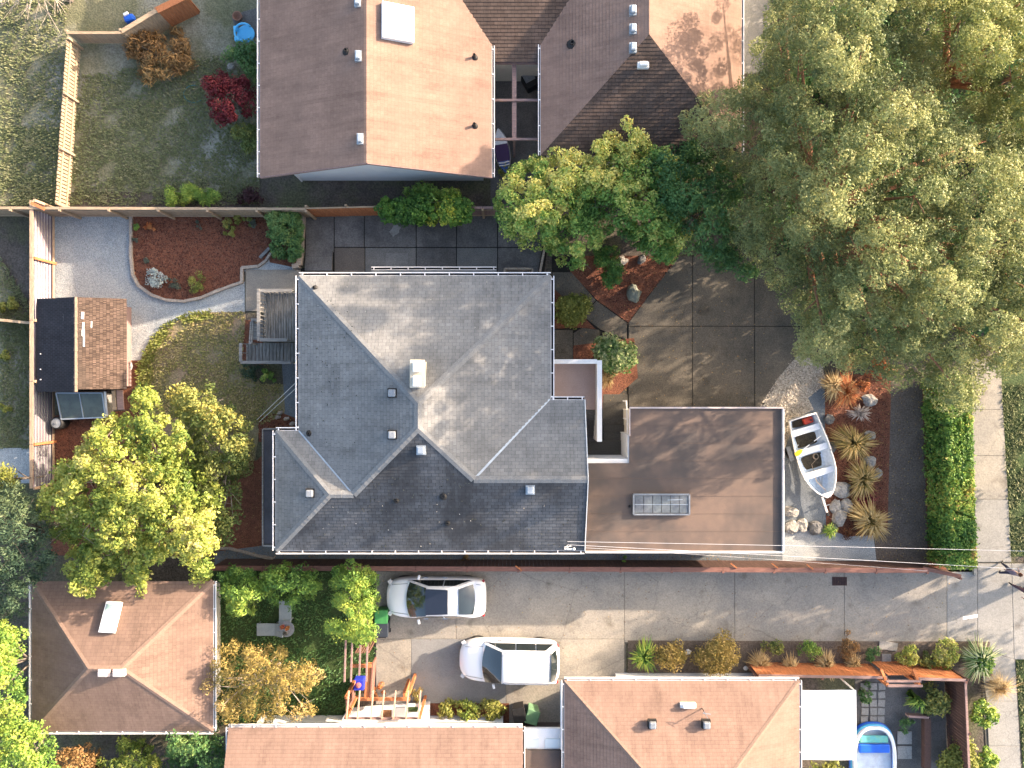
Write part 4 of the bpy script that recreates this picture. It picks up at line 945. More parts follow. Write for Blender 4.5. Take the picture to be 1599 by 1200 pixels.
for yy in (1152, 1175): q = P(1412, yy, 0); boxpart('slab', CONC_LIGHT, pvs, (q.x, q.y, .01), (.7, .62, .05))
# red-brown posts poking over the fence
for k, (x, y) in enumerate(((810, 890), (1146, 886), (1210, 886), (1265, 888))):
    f_ = thing('fence_brace', 'short orange brace over the red brown fence, number %s from the west' % ('one', 'two', 'three', 'four')[k], 'brace', P(x, y, 1.75), 'braces on the red brown fence')
    barpart('board', W_ORANGE, f_, P(x-5, y-6, 1.75), P(x+4, y+1, 1.8), .06, .05); barpart('batten', W_ORANGE, f_, P(x+4, y+1, 1.8), P(x+3, y+3, 1.2), .05, .05)
# ------------------------------------------------------------------ foliage
def inpoly(x, y, poly):
    r = np.zeros(len(x), bool); n = len(poly)
    for i in range(n):
        (x0, y0), (x1, y1) = poly[i], poly[(i+1) % n]
        c = ((y0 > y) != (y1 > y)) & (x < (x1-x0)*(y-y0)/((y1-y0) or 1e-9)+x0); r ^= c
    return r
def edgedist(x, y, poly):
    d = np.full(len(x), 1e9); n = len(poly)
    for i in range(n):
        (x0, y0), (x1, y1) = poly[i], poly[(i+1) % n]; dx, dy = x1-x0, y1-y0; L = dx*dx+dy*dy+1e-9
        t = np.clip(((x-x0)*dx+(y-y0)*dy)/L, 0, 1); d = np.minimum(d, np.hypot(x-x0-t*dx, y-y0-t*dy))
    return d
def quads_object(name, V, hue, mat, parent, kind=None):
    """V: (n,4,3) world coords, hue: (n,)"""
    off = np.array(root_off(parent)) if parent is not None else np.zeros(3)
    n = len(V); me = bpy.data.meshes.new(name)
    me.vertices.add(4*n); me.vertices.foreach_set('co', (V-off).reshape(-1).astype(np.float32))
    me.loops.add(4*n); me.loops.foreach_set('vertex_index', np.arange(4*n, dtype=np.int32))
    me.polygons.add(n); me.polygons.foreach_set('loop_start', np.arange(0, 4*n, 4, dtype=np.int32)); me.polygons.foreach_set('loop_total', np.full(n, 4, np.int32))
    at = me.attributes.new('hue', 'FLOAT', 'FACE'); at.data.foreach_set('value', hue.astype(np.float32))
    me.materials.append(mat); me.update(calc_edges=True)
    o = bpy.data.objects.new(name, me); COL.objects.link(o); o.parent = parent
    if kind: o['kind'] = kind
    return o
def unit(a): return a/np.maximum(np.linalg.norm(a, axis=-1, keepdims=True), 1e-9)
def leaf_cloud(C, R, N, size, hue0, droop=.0, flat=.75, spread=.35, aspect=.5, up=.45, shell=.45):
    """leaves round puff centres C (m,3) with radii R (m,); N leaves per puff"""
    m = len(C); idx = np.repeat(np.arange(m), N); n = len(idx)
    d = unit(rng.normal(size=(n, 3))); r = (shell+(1-shell)*rng.random(n)**.5)
    lump = 1+.25*np.sin(d[:, 0]*5+idx)*np.sin(d[:, 1]*4+idx*2)
    p = C[idx] + d*(R[idx]*r*lump)[:, None]*np.array([1, 1, flat]); p[:, 2] -= droop*rng.random(n)
    nrm = unit(d*.7 + np.array([0, 0, up]) + rng.normal(size=(n, 3))*.55)
    t = unit(np.cross(nrm, rng.normal(size=(n, 3)))); b = np.cross(nrm, t)
    s = size*(.6+.8*rng.random(n))[:, None]
    V = np.stack([p-t*s*.5, p+b*s*aspect*.5+nrm*s*.06, p+t*s*.5, p-b*s*aspect*.5+nrm*s*.06], 1)
    hue = np.clip(hue0[idx]*.7 + rng.random(n)*.3 + rng.normal(size=n)*.05, 0, 1)
    return V, hue
def limbs(parent, base, tips, r0, mat, name='trunk', top=None):
    b = MB(); base = Vector(base); t = Vector(top) if top else base+Vector((0, 0, max(.6, (max(p[2] for p in tips)-base.z)*.45)))
    q = base.lerp(t, .5)+Vector((random.uniform(-.15, .15), random.uniform(-.15, .15), 0))
    b.tube([base-Vector((0, 0, .1)), base.lerp(q, .3), q, t], [r0*1.25, r0, r0*.85, r0*.7], 9)
    o = b.build(name, mat, parent, smooth=True)
    l = MB()
    for p in tips:
        p = Vector(p); s = base.lerp(t, random.uniform(.55, 1.0)); m1 = s.lerp(p, .5)+Vector((random.uniform(-.3, .3), random.uniform(-.3, .3), random.uniform(-.2, .5)))
        l.tube([s, s.lerp(m1, .5)+Vector((0, 0, .1)), m1, p], [r0*.42, r0*.34, r0*.22, r0*.05], 6)
        for k in range(2):
            e = m1.lerp(p, random.uniform(.3, .9)); e2 = e+Vector((random.uniform(-1, 1), random.uniform(-1, 1), random.uniform(0, .8)))*.8
            l.tube([m1, e, e2], [r0*.18, r0*.1, r0*.03], 5)
    l.build('limb', mat, parent, smooth=True)
def tree(name, label, poly, z0, z1, D, mat, puff=.45, dens=1.0, leaf=.12, nleaf=150, aspect=.5, base=None, r0=.2, bark=BARK, ntips=14, group=None, under=1, rough_=1.2, flat=.75, huebias=None, zfun=None, shell=.45, cat='tree', edge=1.0, up=.45):
    poly = [tuple(map(float, p)) for p in poly]
    xs, ys = [p[0] for p in poly], [p[1] for p in poly]
    A_ = abs(sum(xs[i]*ys[(i+1) % len(xs)]-xs[(i+1) % len(xs)]*ys[i] for i in range(len(xs))))/2
    k = (H-(z0+z1)/2)/F; m = int(A_*k*k/(math.pi*puff*puff)*2.0*dens); m = max(m, 4)
    X, Y = rng.uniform(min(xs), max(xs), m*6), rng.uniform(min(ys), max(ys), m*6)
    s = inpoly(X, Y, poly); X, Y = X[s][:m*(1+under)], Y[s][:m*(1+under)]
    d = edgedist(X, Y, poly); keep = d > puff/k*.35*edge; X, Y, d = X[keep], Y[keep], d[keep]
    f = np.sqrt(np.clip(1-(1-np.clip(d/D, 0, 1))**2, 0, 1))
    ph = rng.random(6)*6.28
    w1 = np.sin(X/46+ph[0])*np.sin(Y/41+ph[1]) + .6*np.sin(X/23+Y/31+ph[2]) + .5*np.sin(Y/19-X/27+ph[3])
    z = z0+(z1-z0)*f + rough_*.45*w1 + rng.normal(size=len(X))*.22*rough_
    if zfun is not None: z = z + zfun(X, Y)
    lay = np.arange(len(X)) >= m
    z = z - lay*(.7+rng.random(len(X))*1.4)*min(1, (z1-z0+1)*.3)
    z = np.maximum(z, .3)
    kk_ = (H-z)/F; C = np.stack([(X-799.5)*kk_, (600-Y)*kk_, z], 1)
    R = puff*(.6+.75*rng.random(len(X)))
    h0 = np.clip(.5+.28*w1/1.5+rng.normal(size=len(X))*.18, 0, 1)
    if huebias is not None: h0 = np.clip(h0+huebias(X, Y), 0, 1)
    V, hue = leaf_cloud(C, R, nleaf, leaf, h0, aspect=aspect, flat=flat, shell=shell, up=up)
    if base is None: base = (sum(xs)/len(xs), sum(ys)/len(ys))
    bz = P(base[0], base[1], (z0+z1)/2); B0 = Vector((bz.x, bz.y, 0))
    r = thing(name, label, cat, B0, group)
    quads_object('crown', V, hue, mat, r)
    sel = rng.choice(len(C), min(ntips, len(C)), replace=False)
    limbs(r, B0, [tuple(C[i]) for i in sel], r0, bark)
    return r

L_PINE = leafmat('olive_pine_needles', [(.075, .10, .045), (.14, .175, .07), (.215, .245, .095), (.31, .325, .13), (.39, .37, .165)])
L_PINE2 = leafmat('yellow_green_pine_needles', [(0.084, 0.119, 0.042), (0.182, 0.21, 0.063), (0.308, 0.322, 0.105), (0.42, 0.406, 0.154)])
L_GREEN = leafmat('bright_green_leaves', [(0.049, 0.12, 0.029), (0.108, 0.223, 0.051), (0.2, 0.334, 0.072), (0.5, 0.526, 0.131), (0.834, 0.717, 0.232)])
L_DEEP = leafmat('deep_green_leaves', [(0.033, 0.083, 0.033), (0.068, 0.15, 0.053), (0.112, 0.217, 0.068), (0.21, 0.285, 0.09)])
L_YEL = leafmat('yellow_autumn_leaves', [(.06, .11, .025), (.15, .215, .045), (.30, .35, .07), (.45, .45, .11), (.52, .45, .20)])
L_OLIVE = leafmat('olive_leaves', [(0.07, 0.105, 0.035), (0.126, 0.168, 0.049), (0.224, 0.245, 0.07), (0.504, 0.42, 0.098)])
L_BLUE = leafmat('blue_green_needles', [(0.026, 0.052, 0.033), (0.046, 0.085, 0.052), (0.078, 0.117, 0.065), (0.13, 0.169, 0.078)])
L_GOLD = leafmat('golden_feathery_leaves', [(.12, .12, .04), (.27, .21, .06), (.42, .31, .10), (.50, .36, .17)])
L_HEDGE = leafmat('hedge_leaves', [(0.058, 0.13, 0.033), (0.111, 0.221, 0.046), (0.195, 0.325, 0.065), (0.338, 0.403, 0.078), (0.442, 0.221, 0.091)])
L_RED = leafmat('dark_red_maple_leaves', [(.09, .012, .016), (.16, .022, .028), (.22, .04, .045)])
L_IVY = leafmat('ivy_leaves', [(0.036, 0.096, 0.024), (0.084, 0.192, 0.036), (0.144, 0.276, 0.048), (0.504, 0.504, 0.072)])
L_SILV = leafmat('silver_leaves', [(.30, .36, .34), (.44, .50, .48), (.58, .60, .58)])
L_GREY = leafmat('grey_green_leaves', [(.06, .08, .06), (.10, .12, .09), (.15, .16, .12)])
L_LIME = leafmat('lime_leaves', [(.12, .15, .03), (.25, .26, .06), (.36, .34, .10)])
L_ORG = leafmat('orange_leaves', [(.35, .10, .03), (.50, .17, .06), (.50, .30, .12)])
L_DRY = leafmat('dry_brown_fronds', [(.12, .07, .035), (.27, .15, .06), (.42, .27, .11)])
L_STRAW = leafmat('straw_blades', [(.25, .15, .06), (.42, .28, .12), (.56, .42, .22)])
L_OLB = leafmat('olive_straw_blades', [(.10, .10, .03), (.22, .17, .05), (.42, .28, .10), (.50, .38, .18)])
L_PALEB = leafmat('pale_silver_blades', [(.30, .25, .22), (.48, .40, .34), (.55, .48, .42)])
L_GRN2 = leafmat('small_tree_green_leaves', [(0.058, 0.13, 0.039), (0.13, 0.247, 0.052), (0.234, 0.351, 0.065), (0.416, 0.468, 0.091)])
L_GRASS = leafmat('lawn_blades', [(.10, .125, .055), (.15, .175, .08), (.21, .22, .115), (.30, .28, .18)])
L_DGRASS = leafmat('dry_lawn_blades', [(.13, .17, .04), (.27, .26, .09), (.42, .34, .16), (.50, .40, .24)])
L_VAR = leafmat('variegated_leaves', [(.03, .08, .02), (.08, .17, .04), (.40, .45, .20), (.62, .62, .36)])

# ---- large trees
tree('pine_tree', 'huge olive green pine overhanging the driveway and covering the upper right corner', [(1052, 175), (1090, 150), (1150, 130), (1178, 112), (1172, 60), (1200, 10), (1200, -70), (1440, -70), (1480, 120), (1599, 200), (1720, 260), (1720, 560), (1610, 578), (1560, 590), (1530, 640), (1490, 655), (1462, 640), (1440, 600), (1390, 605), (1330, 572), (1285, 580), (1250, 560), (1240, 505), (1212, 450), (1180, 425), (1140, 380), (1130, 335), (1165, 285), (1105, 262), (1060, 215)],
     4.6, 11.0, 190, L_PINE, puff=.34, dens=.95, leaf=.078, nleaf=215, aspect=.6, base=(1330, 300), r0=.4, bark=BARK_RED, ntips=46, rough_=1.7, shell=.72, up=.35, flat=.7, zfun=lambda X, Y: -2.6*np.clip((1290-X)/180, 0, 1))
tree('pine_tree', 'yellow green pine filling the far top right corner beyond the huge pine', [(1400, -70), (1460, 60), (1490, 130), (1560, 190), (1640, 240), (1740, 200), (1740, -70)],
     7.5, 10.2, 120, L_PINE2, puff=.34, dens=.95, leaf=.078, nleaf=215, aspect=.6, base=(1590, 40), r0=.35, bark=BARK_RED, ntips=14, rough_=1.5, shell=.5)
tree('pine_tree', 'unseen dark pine past the right edge, shading the sidewalk and driveway', [(1760, 90), (1960, 80), (1960, 440), (1900, 500), (1760, 480)],
     4.2, 7.0, 120, L_PINE, puff=.6, dens=.42, leaf=.28, nleaf=60, aspect=.6, base=(1860, 200), r0=.4, bark=BARK_RED, ntips=14, rough_=1.5, shell=.4)  # out of view, put in for the shade it casts over the driveway
tree('broadleaf_tree', 'bright green leafy tree with yellow tips spreading over the fence toward the grey roof', [(765, 322), (780, 290), (800, 262), (838, 238), (850, 215), (875, 232), (905, 228), (925, 205), (960, 212), (985, 172), (1012, 182), (1018, 236), (1050, 226), (1064, 262), (1058, 330), (1078, 368), (1050, 412), (1020, 408), (985, 380), (955, 362), (925, 392), (905, 422), (872, 418), (850, 385), (812, 384), (772, 350)],
     2.4, 4.8, 75, L_GREEN, puff=.30, dens=1.1, leaf=.125, nleaf=110, aspect=.55, base=(935, 300), r0=.14, ntips=26, rough_=.95, huebias=lambda X, Y: np.where((Y < 300) & (X < 1020), .38, .0))  # upper left leaves shifted paler, sunlight put into their hue
tree('broadleaf_tree', 'darker green tree between the bright green tree and the huge pine', [(1000, 250), (1030, 225), (1075, 215), (1130, 240), (1170, 280), (1160, 330), (1150, 390), (1195, 425), (1150, 440), (1112, 425), (1090, 402), (1062, 378), (1045, 340), (1020, 330)],
     2.4, 4.8, 70, L_DEEP, puff=.34, dens=1.1, leaf=.13, nleaf=110, aspect=.5, base=(1105, 320), r0=.14, ntips=16, rough_=.9)
tree('low_shrub', 'low green branch hanging over the dark mulch bed under the bright tree', [(925, 385), (962, 380), (972, 425), (968, 448), (945, 452), (938, 425)], 1.0, 1.8, 25, L_GREEN, puff=.2, leaf=.11, nleaf=90, r0=.04, ntips=4, rough_=.3, cat='shrub', under=1, huebias=lambda X, Y: -.25)
tree('maple_tree', 'big bright yellow autumn maple leaning over the southwest cottage roof', [(52, 800), (72, 752), (95, 718), (130, 690), (150, 655), (195, 640), (215, 600), (240, 612), (262, 650), (290, 660), (300, 690), (318, 735), (345, 760), (352, 790), (332, 815), (342, 858), (325, 905), (300, 918), (288, 875), (262, 868), (240, 890), (222, 940), (205, 915), (185, 890), (165, 910), (135, 948), (112, 925), (98, 885), (110, 850), (80, 838)],
     3.6, 6.6, 95, L_YEL, puff=.28, dens=.95, leaf=.125, nleaf=90, aspect=.62, base=(200, 770), r0=.17, bark=BARK_PALE, ntips=44, rough_=1.5, shell=.3)
tree('broadleaf_tree', 'olive green tree behind the yellow maple beside the dry lawn', [(262, 612), (300, 592), (345, 604), (372, 630), (388, 622), (383, 655), (402, 680), (398, 720), (380, 745), (372, 790), (378, 830), (350, 850), (300, 850), (290, 760), (300, 690), (268, 650)],
     2.6, 4.4, 60, L_OLIVE, puff=.33, dens=.9, leaf=.13, nleaf=90, aspect=.55, base=(330, 730), r0=.13, bark=BARK_PALE, ntips=18, rough_=.9)
tree('conifer_tree', 'dark blue green conifer at the left edge beside the yellow maple', [(-60, 770), (0, 760), (22, 745), (45, 765), (62, 800), (88, 840), (100, 872), (72, 895), (52, 918), (44, 965), (-60, 970)],
     3.0, 6.5, 70, L_BLUE, puff=.36, dens=1.0, leaf=.13, nleaf=100, aspect=.35, base=(20, 840), r0=.16, ntips=10, rough_=1.0)
tree('leafy_shrub', 'pale yellow green shrub top at the left edge beside gravel path', [(-40, 735), (-5, 722), (22, 730), (26, 765), (0, 790), (-40, 790)], 3.2, 4.2, 25, L_LIME, puff=.3, leaf=.13, nleaf=90, r0=.07, ntips=5, cat='shrub')
tree('broadleaf_tree', 'yellow green tree along the left edge beside the cottage gutter', [(-60, 975), (10, 968), (38, 990), (30, 1040), (48, 1085), (44, 1120), (20, 1128), (-60, 1130)],
     3.0, 5.5, 55, L_GRN2, puff=.33, leaf=.13, nleaf=95, r0=.12, ntips=8, rough_=.8, huebias=lambda X, Y: .12)
tree('broadleaf_tree', 'lime green tree in the bottom left corner overlapping the cottage roof corner', [(-60, 1110), (10, 1125), (60, 1132), (88, 1160), (92, 1190), (70, 1270), (-60, 1270)],
     3.2, 5.2, 55, L_GRN2, puff=.33, leaf=.13, nleaf=95, r0=.12, ntips=8, rough_=.8, huebias=lambda X, Y: .2)
tree('small_tree', 'green feathery small tree right of the yellow maple in the cottage garden', [(336, 888), (365, 880), (398, 896), (412, 925), (402, 950), (385, 972), (362, 962), (342, 935)], 2.0, 3.3, 35, L_GRN2, puff=.28, leaf=.14, nleaf=85, aspect=.35, r0=.07, ntips=6, rough_=.5, group='small trees in the cottage garden')
tree('small_tree', 'green small tree above the two grey garden loungers', [(405, 892), (440, 880), (492, 888), (502, 918), (488, 938), (470, 932), (462, 955), (440, 962), (425, 940), (408, 930)], 2.0, 3.3, 35, L_GRN2, puff=.28, leaf=.14, nleaf=85, aspect=.35, r0=.07, ntips=6, rough_=.5, group='small trees in the cottage garden')
tree('small_tree', 'tall bright green small tree beside the white sedan and green bin', [(520, 880), (548, 872), (585, 895), (594, 930), (588, 965), (590, 995), (565, 1012), (548, 998), (522, 1004), (503, 985), (520, 955), (524, 925), (512, 910)], 2.2, 4.0, 42, L_GRN2, puff=.28, leaf=.14, nleaf=95, aspect=.35, r0=.08, ntips=9, rough_=.6, group='small trees in the cottage garden', huebias=lambda X, Y: .12)
tree('feathery_tree', 'golden feathery tree with bare pale branches beside the cottage roof', [(312, 1035), (330, 1010), (370, 1000), (400, 1012), (440, 1002), (452, 1030), (478, 1035), (504, 1042), (498, 1075), (470, 1090), (492, 1110), (460, 1130), (360, 1133), (332, 1115), (318, 1075)], 2.2, 4.0, 55, L_GOLD, puff=.30, dens=.7, leaf=.16, nleaf=75, aspect=.22, base=(400, 1080), r0=.1, bark=BARK_PALE, ntips=30, rough_=.8)
tree('leafy_shrub', 'dark green shrub between the golden tree and the bottom edge', [(262, 1150), (300, 1135), (350, 1138), (355, 1175), (350, 1230), (260, 1230)], 1.5, 2.6, 35, L_DEEP, puff=.3, leaf=.12, nleaf=85, r0=.06, ntips=5, cat='shrub')
tree('leafy_shrub', 'yellow blossoming shrub at the bottom edge below the cottage', [(155, 1185), (180, 1165), (192, 1150), (205, 1160), (225, 1152), (240, 1175), (265, 1190), (270, 1240), (150, 1240)], 1.6, 2.6, 35, L_YEL, puff=.25, leaf=.12, nleaf=80, r0=.06, ntips=5, cat='shrub')
tree('leafy_shrub', 'reddish brown shrub at the bottom edge left of the yellow shrub', [(85, 1185), (120, 1160), (155, 1165), (160, 1240), (85, 1240)], 1.4, 2.0, 30, L_DRY, puff=.25, leaf=.12, nleaf=60, r0=.05, ntips=4, cat='shrub')
tree('dense_bush', 'dense glossy green bush filling the corner between mulch bed and patio curb', [(418, 330), (468, 328), (472, 370), (468, 402), (445, 410), (422, 395)], .9, 1.5, 25, L_DEEP, puff=.2, leaf=.16, nleaf=110, aspect=.3, r0=.05, ntips=5, rough_=.3, cat='bush', dens=1.3, huebias=lambda X, Y: .25)
tree('climbing_ivy', 'sunlit green ivy spilling over the fence top behind the patio', [(588, 322), (602, 310), (660, 305), (725, 306), (738, 325), (732, 345), (700, 352), (660, 348), (640, 358), (618, 345), (594, 342)], 1.4, 2.0, 20, L_IVY, puff=.22, leaf=.13, nleaf=110, aspect=.7, r0=.04, ntips=4, rough_=.25, cat='ivy', dens=1.2, huebias=lambda X, Y: np.where((X > 675) & (X < 712), .3, -.1))
tree('fern_bush', 'feathery green plant behind the fence under the white gable', [(622, 300), (650, 288), (690, 286), (722, 296), (726, 312), (622, 312)], .8, 1.4, 20, L_GRN2, puff=.25, leaf=.18, nleaf=80, aspect=.25, r0=.04, ntips=4, rough_=.3, cat='plant')
tree('red_maple', 'round dark red maple bush beside the mauve roof gutter', [(318, 122), (345, 116), (385, 120), (402, 145), (396, 180), (375, 196), (340, 192), (318, 160)], 1.5, 2.7, 38, L_RED, puff=.28, leaf=.13, nleaf=120, aspect=.45, r0=.07, ntips=7, rough_=.4)
tree('dry_fern_patch', 'brown dried fern patch in the north garden', [(192, 60), (215, 40), (250, 48), (285, 42), (306, 75), (298, 110), (262, 118), (238, 135), (212, 122), (220, 95), (200, 90)], .3, 1.0, 40, L_DRY, puff=.3, leaf=.28, nleaf=55, aspect=.16, r0=.04, ntips=8, rough_=.4, cat='ferns')
tree('leafy_shrub', 'green shrub with yellow tips below the red maple against the roof', [(358, 200), (380, 190), (404, 195), (406, 232), (385, 236), (366, 218)], .9, 1.5, 25, L_OLIVE, puff=.22, leaf=.12, nleaf=80, r0=.04, ntips=4, cat='shrub', rough_=.3)
tree('leafy_shrub', 'green shrubs between the blue pool and the red maple', [(350, 70), (404, 62), (404, 130), (385, 118), (350, 90)], .8, 1.6, 25, L_DEEP, puff=.25, leaf=.12, nleaf=80, r0=.04, ntips=4, cat='shrub', rough_=.3, huebias=lambda X, Y: .15)
tree('grassy_clump', 'long bright green grassy plant behind the north fence', [(262, 296), (300, 290), (345, 298), (350, 320), (258, 320)], .5, .9, 15, L_GRN2, puff=.22, leaf=.25, nleaf=80, aspect=.12, r0=.03, ntips=2, cat='plant', rough_=.1)
tree('dark_shrub', 'dark plum shrub behind the north fence beside the gable', [(368, 300), (400, 295), (412, 318), (368, 320)], .4, .8, 15, leafmat('plum_leaves', [(.04, .018, .02), (.07, .03, .035), (.10, .05, .05)]), puff=.2, leaf=.15, nleaf=70, aspect=.3, r0=.03, ntips=2, cat='shrub', rough_=.1)
tree('added_understory', 'dark shrubbery added beneath the huge pine to shade the driveway', [(1215, -60), (1215, 90), (1190, 200), (1170, 330), (1225, 430), (1262, 480), (1290, 560), (1420, 570), (1440, 540), (1700, 520), (1700, -60)],
     .5, 1.6, 90, L_DEEP, puff=.6, dens=.8, leaf=.2, nleaf=75, aspect=.5, base=(1380, 280), r0=.1, ntips=10, rough_=.8, cat='shrubbery', huebias=lambda X, Y: -.3)  # added to darken the gaps in the pine and shade the driveway
tree('street_tree', 'unseen green street tree past the right edge across the sidewalk', [(1790, 660), (2130, 640), (2130, 940), (1790, 925)],
     2.0, 7.0, 60, L_DEEP, puff=.7, leaf=.28, nleaf=60, base=(1960, 850), r0=.2, ntips=8)  # unseen tree, placed for its shade on the neighbour's driveway and sidewalk
# bare twiggy tree at the top left edge
bt = thing('bare_tree', 'bare pale twiggy tree along the top left edge', 'tree', P(110, -10, 0))
b = MB(); o0 = P(110, 0, 0)
for k in range(70):
    a = random.uniform(-2.9, -.25) if k % 3 else random.uniform(0, 6.28); L = random.uniform(1.5, 3.4); z = random.uniform(2, 4.2)
    e = Vector((o0.x+math.cos(a)*L, o0.y+math.sin(a)*L*.75, z)); m1 = Vector((o0.x, o0.y, 1.6)).lerp(e, .5)+Vector((random.uniform(-.3, .3), random.uniform(-.3, .3), .4))
    b.tube([(o0.x, o0.y, 1.4), m1, e], [.05, .03, .008], 4)
    for j in range(3):
        f = e+Vector((random.uniform(-.6, .6), random.uniform(-.6, .6), random.uniform(-.2, .3))); b.tube([m1.lerp(e, .6), f], [.015, .005], 4)
b.build('limb', BARK_PALE, bt); b = MB(); b.tube([(o0.x, o0.y, -.1), (o0.x, o0.y, 1.5)], [.16, .1], 8); b.build('trunk', BARK, bt)

# ---- hedge
def hedge(name, label, poly, h_, n, mat, leaf=.12):
    ys_ = [p[1] for p in poly]; xs_ = [p[0] for p in poly]; X = rng.uniform(min(xs_), max(xs_), n*2); Y = rng.uniform(min(ys_), max(ys_), n*2)
    s = inpoly(X, Y, poly); X, Y = X[s][:n], Y[s][:n]; k = H/F
    gx, gy = (X-799.5)*k, (600-Y)*k; d = edgedist(X, Y, poly)
    side = rng.random(len(X)) < .5
    z = np.where(side, rng.random(len(X))*h_, h_-.25+rng.random(len(X))*.3)
    if True:   # side leaves pushed onto the nearest long edge
        poly_a = np.array(poly, float); x0_, x1_ = np.interp(Y, [poly_a[0][1], poly_a[3][1]], [poly_a[0][0], poly_a[3][0]]), np.interp(Y, [poly_a[1][1], poly_a[2][1]], [poly_a[1][0], poly_a[2][0]])
        sx = np.where(rng.random(len(X)) < .6, x0_, x1_); gx = np.where(side, (sx-799.5)*k+rng.normal(size=len(X))*.07, gx)
        en = side & (rng.random(len(X)) < .08); gy = np.where(en, (600-np.where(rng.random(len(X)) < .5, min(ys_), max(ys_)))*k, gy); gx = np.where(en, (X-799.5)*k, gx)
    C = np.stack([gx, gy, z], 1); hue = np.clip(.45+.2*np.sin(X/9+Y/17)+.2*np.sin(Y/23)+rng.normal(size=len(X))*.14, 0, .85)
    hue = np.where((Y > 845) & (X > 1480) & (np.sin(Y/7)+np.sin(X/5) > .7), .97, hue)
    V, hu = leaf_cloud(C, np.full(len(X), .13), 9, leaf, hue, aspect=.5)
    r = thing(name, label, 'hedge', (float(gx.mean()), float(gy.mean()), 0))
    quads_object('foliage', V, hu, mat, r)
    b = MB(); pp = [G(x+(5 if x < 1480 else -5), y+(5 if y < 760 else -5)) for x, y in poly]; b.prism(pp, 0, h_-.3); b.build('inner_branches', DARKFILL, r)
    return r
hedge('clipped_hedge', 'long clipped green hedge between the dirt strip and the sidewalk', [(1442, 590), (1478, 590), (1487, 872), (1452, 872)], 1.8, 5200, L_HEDGE)

# ---- small plants
def puff_plant(name, label, px, py, r_, h_, mat, leaf=.09, n=9, nleaf=60, aspect=.55, hb=0., cat='shrub', group=None, flat=.8):
    c = P(px, py, h_*.6); m = max(n, int(n*(r_/.4)**2))
    a = rng.random(m)*6.28; rr = r_*(.62+.32*rng.random(m))*np.sqrt(rng.random(m))*(1+.22*np.sin(a*2+px)+.12*np.sin(3*a+py)); C = np.stack([c.x+rr*np.cos(a), c.y+rr*np.sin(a), h_*(.35+.55*np.sqrt(np.clip(1-(rr/r_)**2, 0, 1)))+rng.normal(size=m)*.04], 1)
    R = r_*.34*(.5+.75*rng.random(m)); h0 = np.clip(.5+rng.normal(size=m)*.22+hb, 0, 1)
    V, hue = leaf_cloud(C, R, nleaf, leaf, h0, aspect=aspect, flat=flat)
    r = thing(name, label, cat, (c.x, c.y, 0), group); quads_object('foliage', V, hue, mat, r)
    b = MB()
    for i in range(min(5, m)): b.tube([(c.x, c.y, 0), tuple(C[i])], [.02, .008], 4)
    b.build('stem', BARK, r); return r
def spiky(name, label, px, py, r_, h_, mat, n=420, wd=.022, cat='grass clump', group=None, hb=0., fan=None):
    c = P(px, py, h_*.3); a = rng.random(n)*6.28
    if fan: a = fan[0]+(rng.random(n)-.5)*fan[1]
    L = r_*(.40+.65*rng.random(n))*(1+.2*np.sin(2*a+px)+.14*np.sin(3*a+py)+.1*np.sin(5*a)); el = rng.random(n)
    b0 = np.stack([c.x+.06*rng.normal(size=n), c.y+.06*rng.normal(size=n), np.zeros(n)+.02], 1)
    dr = np.stack([np.cos(a), np.sin(a), np.zeros(n)], 1); up = np.array([0, 0, 1.])
    p1 = b0+dr*(L*.45)[:, None]+up*(h_*(.55+.45*el))[:, None]; p2 = b0+dr*L[:, None]+up*(h_*(.2+.75*el))[:, None]
    s = np.stack([-np.sin(a), np.cos(a), np.zeros(n)], 1)*wd
    V = np.concatenate([np.stack([b0-s, b0+s, p1+s*.8, p1-s*.8], 1), np.stack([p1-s*.8, p1+s*.8, p2+s*.15, p2-s*.15], 1)])
    hue = np.clip(rng.random(n)*.8+.1+hb, 0, 1); hue = np.concatenate([hue*.7, np.minimum(hue*1.1+.1, 1)])
    r = thing(name, label, cat, (c.x, c.y, 0), group); quads_object('foliage', V, hue, mat, r); return r

puff_plant('silver_shrub', 'round silvery white shrub at the lower edge of the mulch bed', 247, 434, .55, .5, L_SILV, .09, 14, 40)
puff_plant('grey_shrub', 'dark grey green shrub touching the silvery shrub', 273, 442, .40, .4, L_GREY, .07)
puff_plant('lime_shrub', 'round lime green shrub near the front edging of the mulch bed', 307, 440, .50, .5, L_LIME, .08, 12)
puff_plant('young_plant', 'small light green plant at the left edge of the mulch bed', 213, 356, .25, .25, L_GRN2, .09, 4, group='small plants in the mulch bed')
puff_plant('young_plant', 'tiny green plant below the light green one at the bed edge', 213, 375, .18, .2, L_GREY, .08, 3, group='small plants in the mulch bed')
puff_plant('orange_plant', 'small orange leaved plant beside the green one in the mulch bed', 234, 357, .30, .3, L_ORG, .09, 5)
puff_plant('young_plant', 'pale green tuft in the middle of the mulch bed near the fence', 311, 351, .22, .25, L_GREY, .09, 3, hb=.3, group='small plants in the mulch bed')
puff_plant('young_plant', 'low flat grey green sprig above the silvery shrub', 226, 407, .26, .12, L_GREY, .08, 3, group='small plants in the mulch bed')
for k, (x, y, r_, m, lb) in enumerate(((338, 338, .3, L_LIME, 'leftmost'), (353, 352, .35, L_OLIVE, 'second from left'), (372, 343, .3, L_LIME, 'middle'), (360, 362, .3, L_LIME, 'lowest'), (386, 345, .28, L_OLIVE, 'right'), (398, 350, .25, L_GREY, 'rightmost'))):
    puff_plant('fence_shrub', lb + ' of the yellow green shrubs along the fence at the mulch bed', x, y, r_, .45, m, .09, 6, hb=.1, group='yellow green shrubs by the fence')
puff_plant('rhododendron', 'yellow green round shrub beside the east wall of the grey house', 893, 483, .85, .9, L_LIME, .12, 20, 60, hb=-.2)
